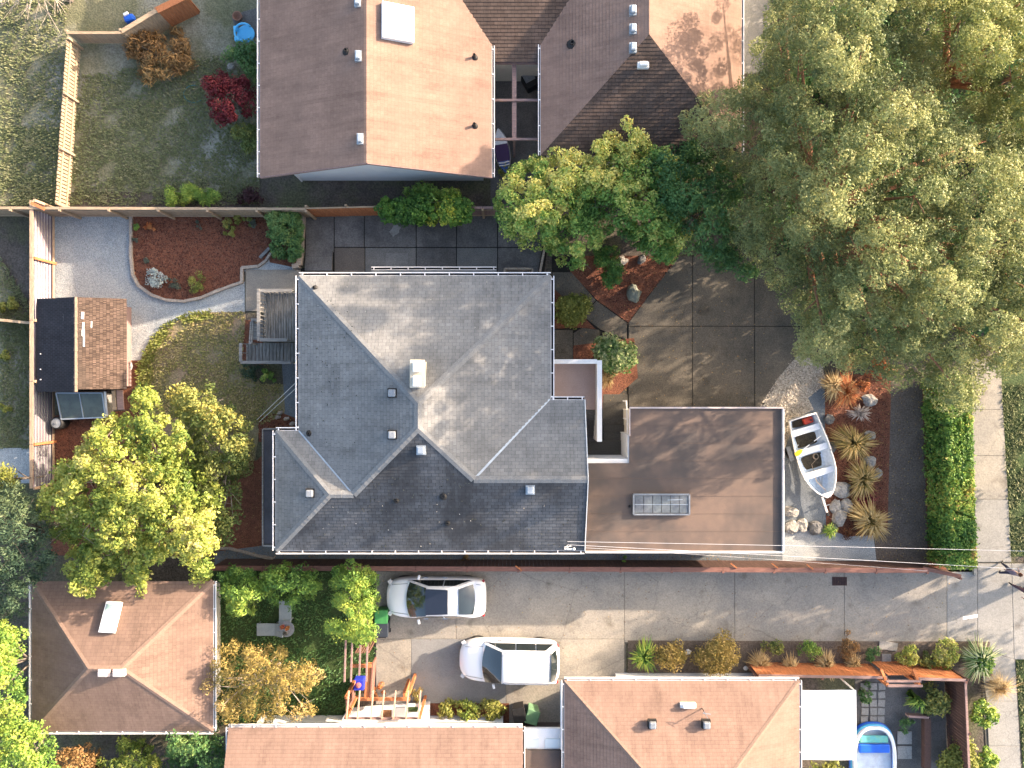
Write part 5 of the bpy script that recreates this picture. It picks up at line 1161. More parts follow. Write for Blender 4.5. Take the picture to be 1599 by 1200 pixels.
puff_plant('camellia', 'sunlit variegated shrub just above the white porch parapet', 957, 555, .95, 1.1, L_VAR, .15, 18, 60, cat='shrub')
spiky('orange_grass', 'golden orange grass at the foot of the variegated shrub', 948, 590, .5, .35, L_STRAW, 220, hb=-.1)
spiky('yucca', 'dark spiky plant under the yellow maple beside the orange mulch', 218, 612, .35, .3, L_DEEP, 60, .03, cat='plant')
puff_plant('green_shrub', 'bright green shrub below the timber deck', 419, 588, .40, .6, L_GREEN, .12, 8, hb=-.1)
puff_plant('dark_green_shrub', 'dark shrub under the deck corner at the edge of the dry lawn', 392, 580, .5, .5, L_BLUE, .10, 9, cat='shrub')
puff_plant('weed', 'small weed growing between garage and south fence', 975, 875, .25, .3, L_GRN2, .1, 4)
puff_plant('weed', 'brown weed growing in the side path below the grey roof', 725, 873, .3, .2, L_DRY, .1, 4)
# bed with grasses beside the boat
spiky('straw_grass', 'pale straw coloured grass clump at the top of the boat side bed', 1299, 603, .75, .5, L_STRAW, 300, hb=.25)
spiky('red_grass', 'red orange grass clump right of the pale straw clump', 1318, 612, .8, .5, L_ORG, 420, hb=-.1)
puff_plant('orange_shrub', 'vivid orange shrub under the pine edge', 1345, 603, .45, .5, L_ORG, .09, 9, hb=.0)
puff_plant('orange_shrub', 'rusty shrub half hidden under the pine branches', 1378, 575, .6, .7, L_ORG, .10, 9, hb=-.3)
puff_plant('orange_shrub', 'small rusty shrub higher under the pine branches', 1322, 565, .5, .7, L_DRY, .10, 9, hb=.1)
spiky('silver_spike_plant', 'small silvery spiky plant among the red mulch', 1340, 645, .55, .4, L_PALEB, 130, .02)
spiky('bronze_grass', 'topmost big bronze green grass clump beside the boat', 1328, 692, 1.0, .7, L_OLB, 620, hb=-.1, group='bronze grass clumps beside the boat')
spiky('bronze_grass', 'middle bronze green grass clump beside the boat bow', 1343, 748, .95, .6, L_OLB, 560, hb=-.05, group='bronze grass clumps beside the boat')
spiky('bronze_grass', 'lowest and palest bronze grass clump near the gravel path', 1354, 812, 1.05, .7, L_OLB, 620, hb=.2, group='bronze grass clumps beside the boat')
spiky('small_green_grass', 'small green grass tuft between dark rock and round rusty shrub', 1294, 828, .38, .35, L_GRN2, 180, cat='grass clump')
puff_plant('rusty_shrub', 'round dark rusty shrub at the foot of the bed', 1324, 830, .42, .35, leafmat('rust_leaves', [(.06, .025, .015), (.12, .05, .025), (.18, .09, .04)]), .06, 10)
spiky('burgundy_grass', 'dark burgundy grass between two bronze clumps', 1350, 780, .6, .4, L_RED, 200, cat='grass clump')
# strip along the neighbour's drive
for (f, nm, lb, x, y, r_, h_, m, kw) in (
    (spiky, 'yucca', 'green spiky yucca at the west end of the planting strip', 1004, 1022, .75, .6, L_GRN2, dict(n=220, wd=.035, cat='plant')),
    (puff_plant, 'golden_shrub', 'golden round shrub beside the yucca', 1045, 1023, .75, .8, L_GOLD, dict(leaf=.1, n=14, nleaf=70)),
    (puff_plant, 'golden_shrub', 'biggest round golden shrub in the planting strip', 1119, 1023, 1.0, 1.0, L_GOLD, dict(leaf=.1, n=14, nleaf=80)),
    (spiky, 'straw_grass', 'first orange straw grass clump against the orange fence', 1185, 1035, .7, .6, L_STRAW, dict(n=330, hb=.1)),
    (spiky, 'straw_grass', 'second orange straw grass clump against the orange fence', 1230, 1040, .6, .6, L_STRAW, dict(n=300, hb=.1)),
    (spiky, 'straw_grass', 'third orange straw grass clump against the orange fence', 1286, 1035, .65, .6, L_STRAW, dict(n=300, hb=.1)),
    (spiky, 'straw_grass', 'fourth smaller straw grass clump left of the gate', 1330, 1035, .5, .5, L_STRAW, dict(n=240, hb=.05)),
    (puff_plant, 'olive_shrub', 'olive brown shrub behind the first straw clump', 1207, 1010, .55, .6, L_OLIVE, dict(leaf=.09, n=9)),
    (puff_plant, 'green_shrub', 'round fresh green shrub in the planting strip', 1264, 1013, .55, .7, L_GRN2, dict(leaf=.08, n=10)),
    (puff_plant, 'brown_shrub', 'brown shrub right of the fresh green shrub', 1325, 1008, .6, .6, L_DRY, dict(leaf=.08, n=10)),
    (puff_plant, 'rose_bush', 'small dark green bush with red flowers near the gate path', 1362, 1020, .5, .5, L_DEEP, dict(leaf=.09, n=8)),
    (puff_plant, 'yellow_bush', 'yellow and orange bush right of the gate path', 1415, 1023, .6, .6, L_YEL, dict(leaf=.1, n=10, hb=.2)),
    (puff_plant, 'olive_shrub', 'olive shrub between two yellow bushes right of the gate', 1445, 1035, .5, .5, L_OLIVE, dict(leaf=.1, n=8)),
    (puff_plant, 'yellow_bush', 'bright yellow bush left of the corner yucca', 1476, 1022, .7, .7, L_YEL, dict(leaf=.12, n=10, hb=.2)),
    (spiky, 'yucca', 'big variegated yucca at the street corner of the planting strip', 1520, 1025, 1.0, .9, L_VAR, dict(n=330, wd=.035, cat='plant')),
    (puff_plant, 'corner_shrub', 'green shrub behind the big corner yucca', 1537, 1035, .6, .8, L_GRN2, dict(leaf=.12, n=10)),
    (spiky, 'dry_shrub', 'pale dried twiggy shrub outside the plum fence', 1553, 1070, .9, .8, L_STRAW, dict(n=360, wd=.012, cat='shrub', hb=.2)),
    (puff_plant, 'lime_shrub', 'upper bright green shrub outside the plum fence', 1536, 1115, .65, .8, L_GRN2, dict(leaf=.14, n=10, hb=.25)),
    (puff_plant, 'lime_shrub', 'lower bright green shrub outside the plum fence', 1540, 1185, .6, .8, L_GRN2, dict(leaf=.14, n=10, hb=.25)),
    (spiky, 'green_palm_plant', 'drooping green leaved plant below the arched gate', 1425, 1085, .6, .9, L_GRN2, dict(n=130, wd=.04, cat='plant', fan=(-1.5, 2.6))),
    (puff_plant, 'olive_shrub', 'olive leaved shrub in the corner garden inside the plum fence', 1462, 1095, .7, .9, L_OLIVE, dict(leaf=.14, n=10, hb=.1)),
    (puff_plant, 'green_shrub', 'round dark green shrub inside the planter frame', 1415, 1132, .45, .5, L_DEEP, dict(leaf=.09, n=8)),
    (puff_plant, 'olive_shrub', 'large yellow green shrub at the bottom edge inside the plum fence', 1495, 1185, 1.0, 1.1, L_LIME, dict(leaf=.14, n=9, hb=-.1)),
    (puff_plant, 'green_shrub', 'dim green shrub along the white canopy edge', 1350, 1085, .45, .4, L_DEEP, dict(leaf=.1, n=8)),
    (puff_plant, 'lime_shrub', 'lime green shrub below the white canopy at the bottom edge', 1290, 1205, .7, .8, L_LIME, dict(leaf=.12, n=9)),
    (puff_plant, 'flower_bush', 'left yellow green bush in the bed below the two cars', 697, 1107, .55, .6, L_LIME, dict(leaf=.12, n=9, hb=.1)),
    (puff_plant, 'flower_bush', 'middle yellow green bush in the bed below the two cars', 730, 1108, .6, .6, L_YEL, dict(leaf=.12, n=9)),
    (puff_plant, 'flower_bush', 'right yellow green bush in the bed below the two cars', 768, 1107, .65, .6, L_LIME, dict(leaf=.12, n=9, hb=.2)),
    (puff_plant, 'orange_shrub', 'orange shrub at the corner of the orange pergola', 592, 1078, .4, .5, L_ORG, dict(leaf=.08, n=7)),
    (puff_plant, 'golden_shrub', 'golden shrub between pergola beams and flower bed', 652, 1085, .4, .5, L_GOLD, dict(leaf=.08, n=7)),
    (puff_plant, 'dark_green_shrub', 'dark shrub in the shaded cottage garden near the golden tree', 480, 1070, .6, .5, L_DEEP, dict(leaf=.1, n=8)),
    (puff_plant, 'yellow_tuft', 'upper lime yellow plant at the left edge by the rail fence', 12, 475, .5, .4, L_LIME, dict(leaf=.13, n=6)),
    (puff_plant, 'yellow_tuft', 'middle lime yellow plant at the left edge', 12, 555, .35, .4, L_LIME, dict(leaf=.13, n=6)),
    (puff_plant, 'yellow_tuft', 'lower lime yellow plant at the left edge', 10, 640, .4, .4, L_LIME, dict(leaf=.13, n=6)),
    (puff_plant, 'lime_shrub', 'lime shrub beside the little blue and white boat', 788, 268, .4, .5, L_LIME, dict(leaf=.1, n=6)),
):
    if f is spiky: spiky(nm, lb, x, y, r_, h_, m, **kw)
    else: puff_plant(nm, lb, x, y, r_, h_, m, **kw)
sheet('planting_strip', [(980, 1000), (1545, 1002), (1550, 1056), (980, 1052)], .034, DIRT)
sheet('flower_bed', [(672, 1098), (795, 1098), (795, 1135), (672, 1135)], .034, MULCH)
for j in range(4): pass
ps = thing('gate_path', 'pale paving slabs leading from the driveway to the arched gate', 'paving', P(1385, 1020, .04))
for (x, y) in ((1380, 1008), (1394, 1010), (1384, 1028), (1392, 1042)): q = P(x, y, .05); boxpart('slab', CONC_LIGHT, ps, q, (.45, .4, .05), random.uniform(-.2, .2))

# ---- grass blades and scattered debris (stuff)
def scatter_blades(name, polys, n, mat, h_=.07, wd=.05, lab=None, hb=0., excl=()):
    X = []; Y = []
    for poly, share in polys:
        xs_, ys_ = [p[0] for p in poly], [p[1] for p in poly]; m = int(n*share)
        x, y = rng.uniform(min(xs_), max(xs_), m*2), rng.uniform(min(ys_), max(ys_), m*2); s = inpoly(x, y, poly); X.append(x[s][:m]); Y.append(y[s][:m])
    X = np.concatenate(X); Y = np.concatenate(Y); k = H/F; n_ = len(X)
    pn = np.sin(X/17+1.3)*np.sin(Y/13)+np.sin(X/7+Y/11)*.5+rng.normal(size=n_)*.5; kp = pn > -.5; X, Y, pn = X[kp], Y[kp], pn[kp]; n_ = len(X)
    p = np.stack([(X-799.5)*k, (600-Y)*k, np.zeros(n_)], 1); a = rng.random(n_)*6.28; t = np.stack([np.cos(a), np.sin(a), np.zeros(n_)], 1); s = np.stack([-np.sin(a), np.cos(a), np.zeros(n_)], 1)
    hh = h_*(.5+rng.random(n_))[:, None]; up = np.array([0, 0, 1.]); w_ = wd*(.5+rng.random(n_))[:, None]
    V = np.stack([p-s*w_*.5, p+s*w_*.5, p+s*w_*.35+t*hh*1.1+up*hh, p-s*w_*.35+t*hh*1.1+up*hh], 1)
    hue = np.clip(.42+.18*pn+rng.normal(size=n_)*.13+hb, 0, 1)
    o = quads_object(name, V, hue, mat, None, 'stuff')
    if lab: tag(o, lab, 'grass')
scatter_blades('lawn_grass', [([(0, 200), (105, 200), (95, 320), (0, 320)], .2), ([(112, 120), (405, 80), (405, 320), (100, 320)], .55), ([(0, 0), (105, 0), (105, 200), (0, 200)], .12), ([(0, 400), (50, 480), (50, 700), (0, 700)], .13)], 42000, L_GRASS, lab='patchy green lawn grass behind the north and west fences')
scatter_blades('dry_lawn_grass', [([(258, 510), (285, 496), (330, 488), (382, 487), (384, 500), (378, 560), (408, 600), (438, 600), (440, 650), (398, 668), (395, 740), (300, 760), (215, 640), (218, 565), (236, 535)], 1)], 16000, L_DGRASS, lab='dry yellowish lawn grass west of the timber deck', h_=.06)
scatter_blades('edge_grass', [([(258, 506), (285, 492), (330, 486), (335, 496), (290, 506), (262, 524), (244, 548), (236, 600), (240, 640), (214, 640), (216, 570), (232, 536)], 1)], 4500, L_LIME, hb=-.15, h_=.10, lab='fresh green grass edge along the pale gravel path')
scatter_blades('verge_grass', [([(1562, 600), (1640, 600), (1640, 868), (1577, 868)], .7), ([(1587, 1032), (1640, 1032), (1640, 1210), (1598, 1210)], .3)], 9000, L_GRASS, hb=-.1, lab='green verge grass right of the sidewalk')
scatter_blades('cottage_grass', [([(335, 895), (590, 895), (590, 1010), (545, 1130), (335, 1130)], 1)], 9000, L_DEEP, lab='deep green shaded grass around the grey loungers')
def flecks(name, polys, n, mat, size=.06, z=.03, lab=None):
    X = []; Y = []
    for poly, share in polys:
        xs_, ys_ = [p[0] for p in poly], [p[1] for p in poly]; m = int(n*share); x, y = rng.uniform(min(xs_), max(xs_), m*3), rng.uniform(min(ys_), max(ys_), m*3); s = inpoly(x, y, poly); X.append(x[s][:m]); Y.append(y[s][:m])
    X = np.concatenate(X); Y = np.concatenate(Y); k = H/F; n_ = len(X)
    C = np.stack([(X-799.5)*k, (600-Y)*k, np.full(n_, z)+rng.random(n_)*.02], 1); a = rng.random(n_)*6.28
    t = np.stack([np.cos(a), np.sin(a), rng.normal(size=n_)*.35], 1); b = np.stack([-np.sin(a), np.cos(a), rng.normal(size=n_)*.35], 1); s = size*(.4+rng.random(n_))[:, None]
    V = np.stack([C-t*s*.6, C+b*s*.3, C+t*s*.6, C-b*s*.3], 1); hue = rng.random(n_)
    o = quads_object(name, V, hue, mat, None, 'stuff')
    if lab: tag(o, lab, 'debris')
L_CHIP = leafmat('bark_chips', [(.05, .02, .015), (.15, .05, .03), (.24, .09, .05), (.20, .10, .07)], trans=0, rough=.9)
L_PEB = leafmat('pebbles', [(.20, .21, .22), (.34, .35, .36), (.46, .46, .45)], trans=0, rough=.9)
L_PEBW = leafmat('warm_pebbles', [(.20, .17, .14), (.45, .39, .32), (.62, .56, .47)], trans=0, rough=.9)
L_FALL = leafmat('fallen_leaf_litter', [(.08, .05, .03), (.22, .13, .06), (.40, .28, .10)], trans=0, rough=.9)
flecks('bark_chips', [([(205, 333), (421, 333), (421, 402), (405, 416), (379, 419), (379, 440), (330, 459), (290, 470), (250, 466), (222, 452), (207, 428)], .4), ([(1290, 590), (1386, 590), (1380, 826), (1320, 838), (1292, 830)], .2), ([(895, 424), (1058, 405), (981, 503)], .15), ([(80, 655), (220, 645), (260, 700), (80, 860)], .2), ([(404, 655), (466, 660), (466, 690), (404, 690)], .05)], 15000, L_CHIP, .075, .03, 'loose red bark chips on the mulch beds')
flecks('path_pebbles', [([(86, 333), (205, 333), (207, 430), (250, 466), (290, 471), (382, 443), (382, 486), (330, 488), (285, 496), (258, 511), (236, 534), (222, 562), (200, 562), (200, 468), (86, 468)], 1)], 9000, L_PEB, .035, -.005, 'loose stones on the pale gravel path')
flecks('drift_pebbles', [([(1242, 552), (1284, 572), (1290, 598), (1262, 622), (1270, 640), (1244, 652), (1226, 690), (1190, 660), (1186, 636), (1205, 600)], 1)], 5200, L_PEBW, .085, .0, 'warm coloured pebbles beside the driveway corner')
flecks('fallen_leaves', [([(590, 895), (1520, 895), (1520, 1000), (980, 1000), (880, 1060), (600, 1060)], .15), ([(300, 560), (466, 560), (466, 860), (300, 860)], .25), ([(340, 860), (1220, 866), (1220, 882), (340, 882)], .25), ([(1370, 600), (1450, 600), (1455, 885), (1370, 885)], .2), ([(865, 420), (1240, 420), (1180, 634), (945, 634)], .15)], 3800, L_FALL, .05, .035, 'scattered fallen leaves and litter on paths')

def roof_flecks(name, lab, planes, n, mat, size):
    V = []; 
    for (pl, x0_, y0_, x1_, y1_, sh) in planes:
        for _ in range(int(n*sh)):
            q = roofz(random.uniform(x0_, x1_), random.uniform(y0_, y1_), pl)+Vector((0, 0, .025)); a = random.uniform(0, 6.28); s_ = size*random.uniform(.4, 1.3)
            t = Vector((math.cos(a), math.sin(a), .15))*s_; b_ = Vector((-math.sin(a), math.cos(a), .1))*s_*.5; V.append([q-t, q+b_, q+t, q-b_])
    o = quads_object(name, np.array([[tuple(p) for p in v] for v in V]), rng.random(len(V)), mat, None, 'stuff'); tag(o, lab, 'debris')
roof_flecks('roof_moss', 'dark moss tufts and specks on the stained slopes of the grey roof', [(PS, 480, 790, 905, 855, .45), (PS, 560, 740, 740, 800, .3), (PW, 475, 470, 560, 700, .25)], 420, leafmat('moss_specks', [(.02, .022, .02), (.045, .05, .04), (.09, .09, .08)], 0, .95), .035)
roof_flecks('roof_leaves', 'pale fallen leaves and droppings scattered on the grey roof', [(PS, 500, 780, 905, 855, .5), (PN, 520, 440, 800, 520, .3), (PW, 475, 470, 560, 700, .2)], 45, leafmat('pale_specks', [(.35, .30, .24), (.6, .58, .54)], 0, .9), .026)
# ------------------------------------------------------------------ rocks
def rock(label, px, py, r_, mat=STONE, sq=1.0, rz=0., group='rocks around the planting bed', h_=.55):
    c = P(px, py, r_*h_); b = MB(); n, m = 12, 7; vs = []; s = random.random()*50
    from mathutils import noise as _n
    for j in range(m+1):
        ph = math.pi*j/m
        for i in range(n):
            th = 2*math.pi*i/n; d = Vector((math.sin(ph)*math.cos(th), math.sin(ph)*math.sin(th), math.cos(ph)))
            k = 1+.42*_n.noise(d*1.5+Vector((s, 0, 0)))+.16*_n.noise(d*4+Vector((0, s, 0)))
            x, y = d.x*k*r_, d.y*k*r_*sq; vs.append((x*math.cos(rz)-y*math.sin(rz), x*math.sin(rz)+y*math.cos(rz), max(-.03, d.z*k*r_*h_+r_*h_*.5)))
    b.add(vs, [(j*n+i, j*n+(i+1) % n, (j+1)*n+(i+1) % n, (j+1)*n+i) for j in range(m) for i in range(n)])
    o = b.build('rock', mat); o.location = (c.x, c.y, 0); tag(o, label, 'rock', group)
for (x, y, r_, m, sq, lb) in ((1359, 625, .36, STONE, .8, 'pale rock near the orange shrub at the top of the boat side bed'), (1360, 680, .27, STONE, .8, 'pale rock right of the topmost bronze grass'),
    (1360, 722, .34, STONE, .9, 'grey rock between the top and middle bronze grass clumps'), (1372, 740, .25, STONE, .7, 'rock at the right edge of the middle bronze grass'),
    (1315, 764, .42, STONE, 1.1, 'tall grey rock beside the boat bow'), (1306, 792, .32, STONE, 1., 'grey rock below the tall rock near the trailer tongue'), (1323, 790, .34, STONE, .9, 'pale rock beside the trailer hitch rock'),
    (1312, 808, .42, STONE, .8, 'broad grey rock above the small green grass'), (1275, 826, .36, STONE_D, 1., 'dark rock left of the small green grass'), (1302, 825, .24, STONE_D, .8, 'little dark rock beside the small green grass'),
    (1253, 821, .33, STONE, .9, 'pale rock in the row at the end of the boat gravel'), (1238, 824, .33, STONE, 1.1, 'grey rock nearest the garage corner'), (1235, 800, .25, STONE, 1.6, 'narrow rock beside the garage wall below the trailer'),
    (1298, 700, .28, STONE_D, 1.2, 'dark rock between the boat and the topmost bronze grass'), (1296, 655, .25, STONE_D, 1., 'dark rock right of the boat stern')):
    rock(lb, x, y, r_, m, sq, random.uniform(0, 3))
rock('greenish upright rock in the front mulch bed', 991, 458, .33, M('mossy_rock', (.24, .25, .2), (.16, .17, .14), scale=3, grain=.3), 1.3, .2, 'rocks in the front mulch bed', .9)
rock('flat pale rock under the bright green tree in the front mulch bed', 970, 408, .35, STONE, .6, .3, 'rocks in the front mulch bed')
rock('second flat rock right of the pale one in the front mulch bed', 1002, 405, .3, STONE_D, .6, 1., 'rocks in the front mulch bed')
for (x, y, lb) in ((437, 645, 'uppermost'), (433, 652, 'leftmost'), (447, 654, 'middle'), (456, 662, 'lowest')): rock(lb + ' small stone edging the corner mulch bed by the grey house', x, y, .15, CURB, .6, .3, 'stones at the corner mulch bed')
rock('white rounded object lying on the orange lit mulch beside the shed', 200, 572, .17, WHITE, 1.6, 0, 'stones by the shed', .6)
rock('small white rock in the planting strip', 1074, 1019, .16, WHITE, .8, .3, 'white rocks in the planting strip')
rock('small white rock near the straw grass', 1165, 1044, .13, WHITE, .8, .3, 'white rocks in the planting strip')
rock('white rock on the north lawn near the red maple', 360, 103, .2, STONE, .8, .3, 'stones in the north garden')
hs = thing('garden_hose', 'thin green hose looped beside the red maple', 'hose', P(303, 145, 0))
b = MB(); b.tube([Vector((P(303, 147, .02).x+.5*math.cos(t), P(303, 147, .02).y+.42*math.sin(t), .03)) for t in np.linspace(1.2, 5.6, 24)], .022, 5); b.build('hose_tube', M('teal_hose', (.08, .2, .2), (.06, .15, .15)), hs)
# logs in bed
lg = thing('timber_offcut', 'short grey timber lying in the right corner of the mulch bed', 'timber', P(412, 397, .1)); barpart('board', W_GREYX, lg, P(406, 403, .08), P(421, 388, .10), .14, .12)

# ------------------------------------------------------------------ cars
def smooth_obj(o, lv=1):
    m = o.modifiers.new('sub', 'SUBSURF'); m.levels = lv; m.render_levels = lv; return o
def loft(sections, closed_ends=True):
    """sections: list of lists of points (same count) -> MB"""
    b = MB(); n = len(sections[0]); vs = [p for s in sections for p in s]; fs = []
    for i in range(len(sections)-1):
        for j in range(n-1): fs.append((i*n+j, i*n+j+1, (i+1)*n+j+1, (i+1)*n+j))
    b.add(vs, fs)
    if closed_ends:
        b.add(sections[0], [tuple(range(n))]); b.add(sections[-1], [tuple(range(n))[::-1]])
    return b
def weld(o):
    import bmesh as _b
    m = _b.new(); m.from_mesh(o.data); _b.ops.remove_doubles(m, verts=m.verts, dist=.0008); _b.ops.recalc_face_normals(m, faces=m.faces); m.to_mesh(o.data); m.free(); return o
SEAM = M('panel_gap_rubber', (.10, .10, .11), (.07, .07, .08), scale=3)  # dark seam lines at hood and boot
def car(name, label, px, py, rz, L, W, body, cabin, roofz, suv=False, grp='white cars on the driveway'):
    """body: list (x fraction, half width fraction, top z); local +x is the front"""
    q = P(px, py, .8); r = thing(name, label, 'car', (q.x, q.y, .03), grp, rz)
    secs = []
    for (fx, fw, tz) in body:
        x = L*fx; w_ = W/2*fw; low = .30 if abs(fx) < .47 else .38
        half = [(x, w_*.88, low-.08), (x, w_*.97, low+.08), (x, w_, .55), (x, w_*.985, tz-.16), (x, w_*.93, tz-.05), (x, w_*.80, tz-.005), (x, w_*.45, tz+.02), (x, 0, tz+.028)]
        secs.append(half + [(a, -c, e) for a, c, e in half[:-1][::-1]])
    o = weld(loft(secs).build('body', CARW, r, smooth=True, local=True)); smooth_obj(o, 2)
    # cabin: sections from rear glass base to windscreen base; (x fraction, half width fraction low, half width fraction high, z)
    def csec(fx, z):
        zs = max(z, .2); k = min(1, max(0, (z-cabin['belt'])/(roofz-cabin['belt']))); wl = W/2*cabin['wl']; wh = W/2*(cabin['wl']+(cabin['wh']-cabin['wl'])*k)
        half = [(L*fx, wl, cabin['belt']-.08), (L*fx, wh+(.02), z-.10*k), (L*fx, wh*.90, z-.02*k), (L*fx, wh*.45, z+.02*k), (L*fx, 0, z+.03*k)]
        return half + [(a, -c, e) for a, c, e in half[:-1][::-1]]
    cs = [csec(fx, z) for fx, z in cabin['prof']]
    o = weld(loft(cs).build('cabin', CARW, r, smooth=True, local=True)); smooth_obj(o, 2)
    # glass patches, raised a few millimetres
    def patch(nm, a, c, mat, par=r, bow=.05, n=6):
        """a, c: (x, halfwidth, z) of the two edges; bowed in plan"""
        b = MB(); vs = []; m = 4
        for i in range(n+1):
            u = -1+2*i/n
            for j in range(m+1):
                t = j/m; x = a[0]+(c[0]-a[0])*t; hwid = a[1]+(c[1]-a[1])*t; z = a[2]+(c[2]-a[2])*t + a[3]*math.sin(math.pi*t)
                bx = bow*(1-u*u)*(1 if c[0] > a[0] else -1)*(1 if nm == 'windscreen' else -1)*((t if nm == 'windscreen' else t))
                vs.append((x+abs(bx)*(1 if nm == 'windscreen' else (-1 if nm == 'rear_window' else 0)), u*hwid, z+.025*(1-u*u)))
        b.add(vs, [(i*(m+1)+j, i*(m+1)+j+1, (i+1)*(m+1)+j+1, (i+1)*(m+1)+j) for i in range(n) for j in range(m)]); return b.build(nm, mat, par, smooth=True, local=True)
    g_ = cabin['glass']
    patch('windscreen', g_['ws'][0], g_['ws'][1], CARGLASS, bow=.16)
    patch('rear_window', g_['rw'][0], g_['rw'][1], CARGLASS, bow=.10)
    if g_.get('sr'): patch('sunroof', g_['sr'][0], g_['sr'][1], SUNROOF, bow=0)
    for s in (-1, 1):
        for (xa_, xb_, ta, tb) in g_['side']:
            b = MB(); wl = W/2*cabin['wl']+.012; wh = W/2*cabin['wh']+.045; zb_, zt_ = cabin['belt']+.03, roofz-.14
            b.add([(xa_, s*wl, zb_), (xb_, s*wl, zb_), (tb, s*wh, zt_), (ta, s*wh, zt_)], [(0, 1, 2, 3)]); b.build('side_window', CARGLASS, r, local=True)
        # mirrors
        b = MB(); mx = g_['mirror']; b.box((mx, s*(W/2*.98+.08), cabin['belt']+.08), (.12, .22, .15), rz=s*.25); b.build('mirror', CARW, r, local=True, bevel=.03)
        for (p_, q_) in (((L*.25, W*.375), (L*.44, W*.33)), ((-L*.40, W*.36), (-L*.475, W*.33))):
            zz = lambda x: np.interp(x/L, [t[0] for t in body], [t[2] for t in body])+.012
            b = MB(); b.tube([(x, s*(p_[1]+(q_[1]-p_[1])*k/4), zz(x)) for k in range(5) for x in [p_[0]+(q_[0]-p_[0])*k/4]], .009, 4); b.build('panel_seam', SEAM, r, local=True)
        for xh in (-L*.09, L*.10): b = MB(); b.box((xh, s*(W*.495), cabin['belt']-.10), (.22, .03, .03)); b.build('door_handle', CHROME, r, local=True)
        b = MB(); b.box((L*.452, s*W*.355, .69), (.20, .34, .12), rz=-s*.6); b.build('headlight', CLEARLAMP, r, local=True, bevel=.03)
        b = MB(); b.box((-L*.462, s*W*.395, .80 if not suv else .98), (.12, .22, .12 if not suv else .26), rz=s*.75); b.build('tail_light', REDLAMP, r, local=True, bevel=.03)
        for fx in (.32, -.30):
            b = MB(); 
            prof = [(.18, -.11), (.31, -.11), (.335, -.06), (.335, .06), (.31, .11), (.18, .11)]
            n = 20; vs = [(rr*math.cos(2*math.pi*k/n), yy, rr*math.sin(2*math.pi*k/n)) for rr, yy in prof for k in range(n)]
            b.add([(x+L*fx, y+s*(W/2-.22), z+.335) for x, y, z in vs], [(i*n+k, i*n+(k+1) % n, (i+1)*n+(k+1) % n, (i+1)*n+k) for i in range(len(prof)-1) for k in range(n)]); t = b.build('tyre', BLACKRUB, r, smooth=True, local=True)
            b = MB(); b.add([(L*fx+.19*math.cos(2*math.pi*k/n), s*(W/2-.125), .335+.19*math.sin(2*math.pi*k/n)) for k in range(n)], [tuple(range(n))]); b.build('rim', CHROME, t, local=True)
    if suv:
        for s in (-1, 1):
            b = MB(); b.tube([(-L*.40, s*W*.34, roofz-.02), (-L*.38, s*W*.34, roofz+.05), (L*.02, s*W*.345, roofz+.06), (L*.06, s*W*.34, roofz-.01)], .022, 6); b.build('roof_rail', CHROME, r, local=True)
        b = MB(); b.box((-L*.36, .05, roofz+.06), (.12, .05, .06)); b.build('antenna', METALVENT, r, local=True)
        b = MB(); b.tube([(L*.20, -.25, 1.23), (L*.165, .25, 1.33)], .02, 4); b.build('wiper', BLACKRUB, r, local=True)
    b = MB(); b.box((L*.49, 0, .5), (.06, W*.5, .14)); b.build('grille', BLACKRUB, r, local=True, bevel=.02)
    return r
L_, W_ = 4.80, 1.98
car('parked_car', 'white sedan with dark sunroof parked along the red brown fence', 681, 934, math.pi, L_, W_,
    [(-.5, .48, .74), (-.49, .72, .86), (-.462, .87, .98), (-.41, .95, 1.0), (-.32, .99, 1.0), (-.1, 1, .96), (.12, 1, .94), (.24, .99, .94), (.34, .965, .90), (.41, .90, .84), (.455, .79, .76), (.485, .62, .66), (.5, .38, .60)],
    dict(belt=.93, wl=.90, wh=.68, prof=[(-.40, .93), (-.375, .99), (-.26, 1.32), (-.18, 1.41), (-.04, 1.45), (.06, 1.42), (.14, 1.28), (.27, .97), (.285, .92)],
         glass=dict(ws=[(L_*.085, W_*.335, 1.42, .03), (L_*.255, W_*.42, 1.01, 0)], rw=[(-L_*.235, W_*.30, 1.39, .03), (-L_*.37, W_*.365, 1.02, 0)], sr=[(-L_*.13, W_*.29, 1.475, .0), (L_*.09, W_*.31, 1.455, 0)],
                    side=[(-L_*.35, -L_*.095, -L_*.19, -L_*.085), (-L_*.085, L_*.24, -L_*.075, L_*.06)], mirror=L_*.165)), 1.45)
L_, W_ = 4.80, 2.05
car('parked_car', 'white suv with roof rails parked in front of the tan roofed house', 795.5, 1032, math.pi-.022, L_, W_,
    [(-.5, .48, .9), (-.49, .72, 1.02), (-.458, .88, 1.10), (-.40, .965, 1.10), (-.2, 1, 1.08), (.1, 1, 1.06), (.24, .99, 1.06), (.33, .96, 1.03), (.40, .89, .98), (.45, .78, .88), (.483, .60, .76), (.5, .36, .68)],
    dict(belt=1.05, wl=.91, wh=.74, prof=[(-.475, 1.05), (-.46, 1.18), (-.41, 1.50), (-.37, 1.63), (-.2, 1.68), (0, 1.70), (.06, 1.67), (.13, 1.50), (.25, 1.12), (.27, 1.04)],
         glass=dict(ws=[(L_*.075, W_*.36, 1.67, .03), (L_*.235, W_*.425, 1.19, 0)], rw=[(-L_*.405, W_*.31, 1.61, .02), (-L_*.452, W_*.36, 1.24, 0)], sr=None,
                    side=[(-L_*.43, -L_*.26, -L_*.35, -L_*.26), (-L_*.25, -L_*.065, -L_*.25, -L_*.065), (-L_*.055, L_*.21, -L_*.055, L_*.06)], mirror=L_*.15)), 1.70, suv=True)

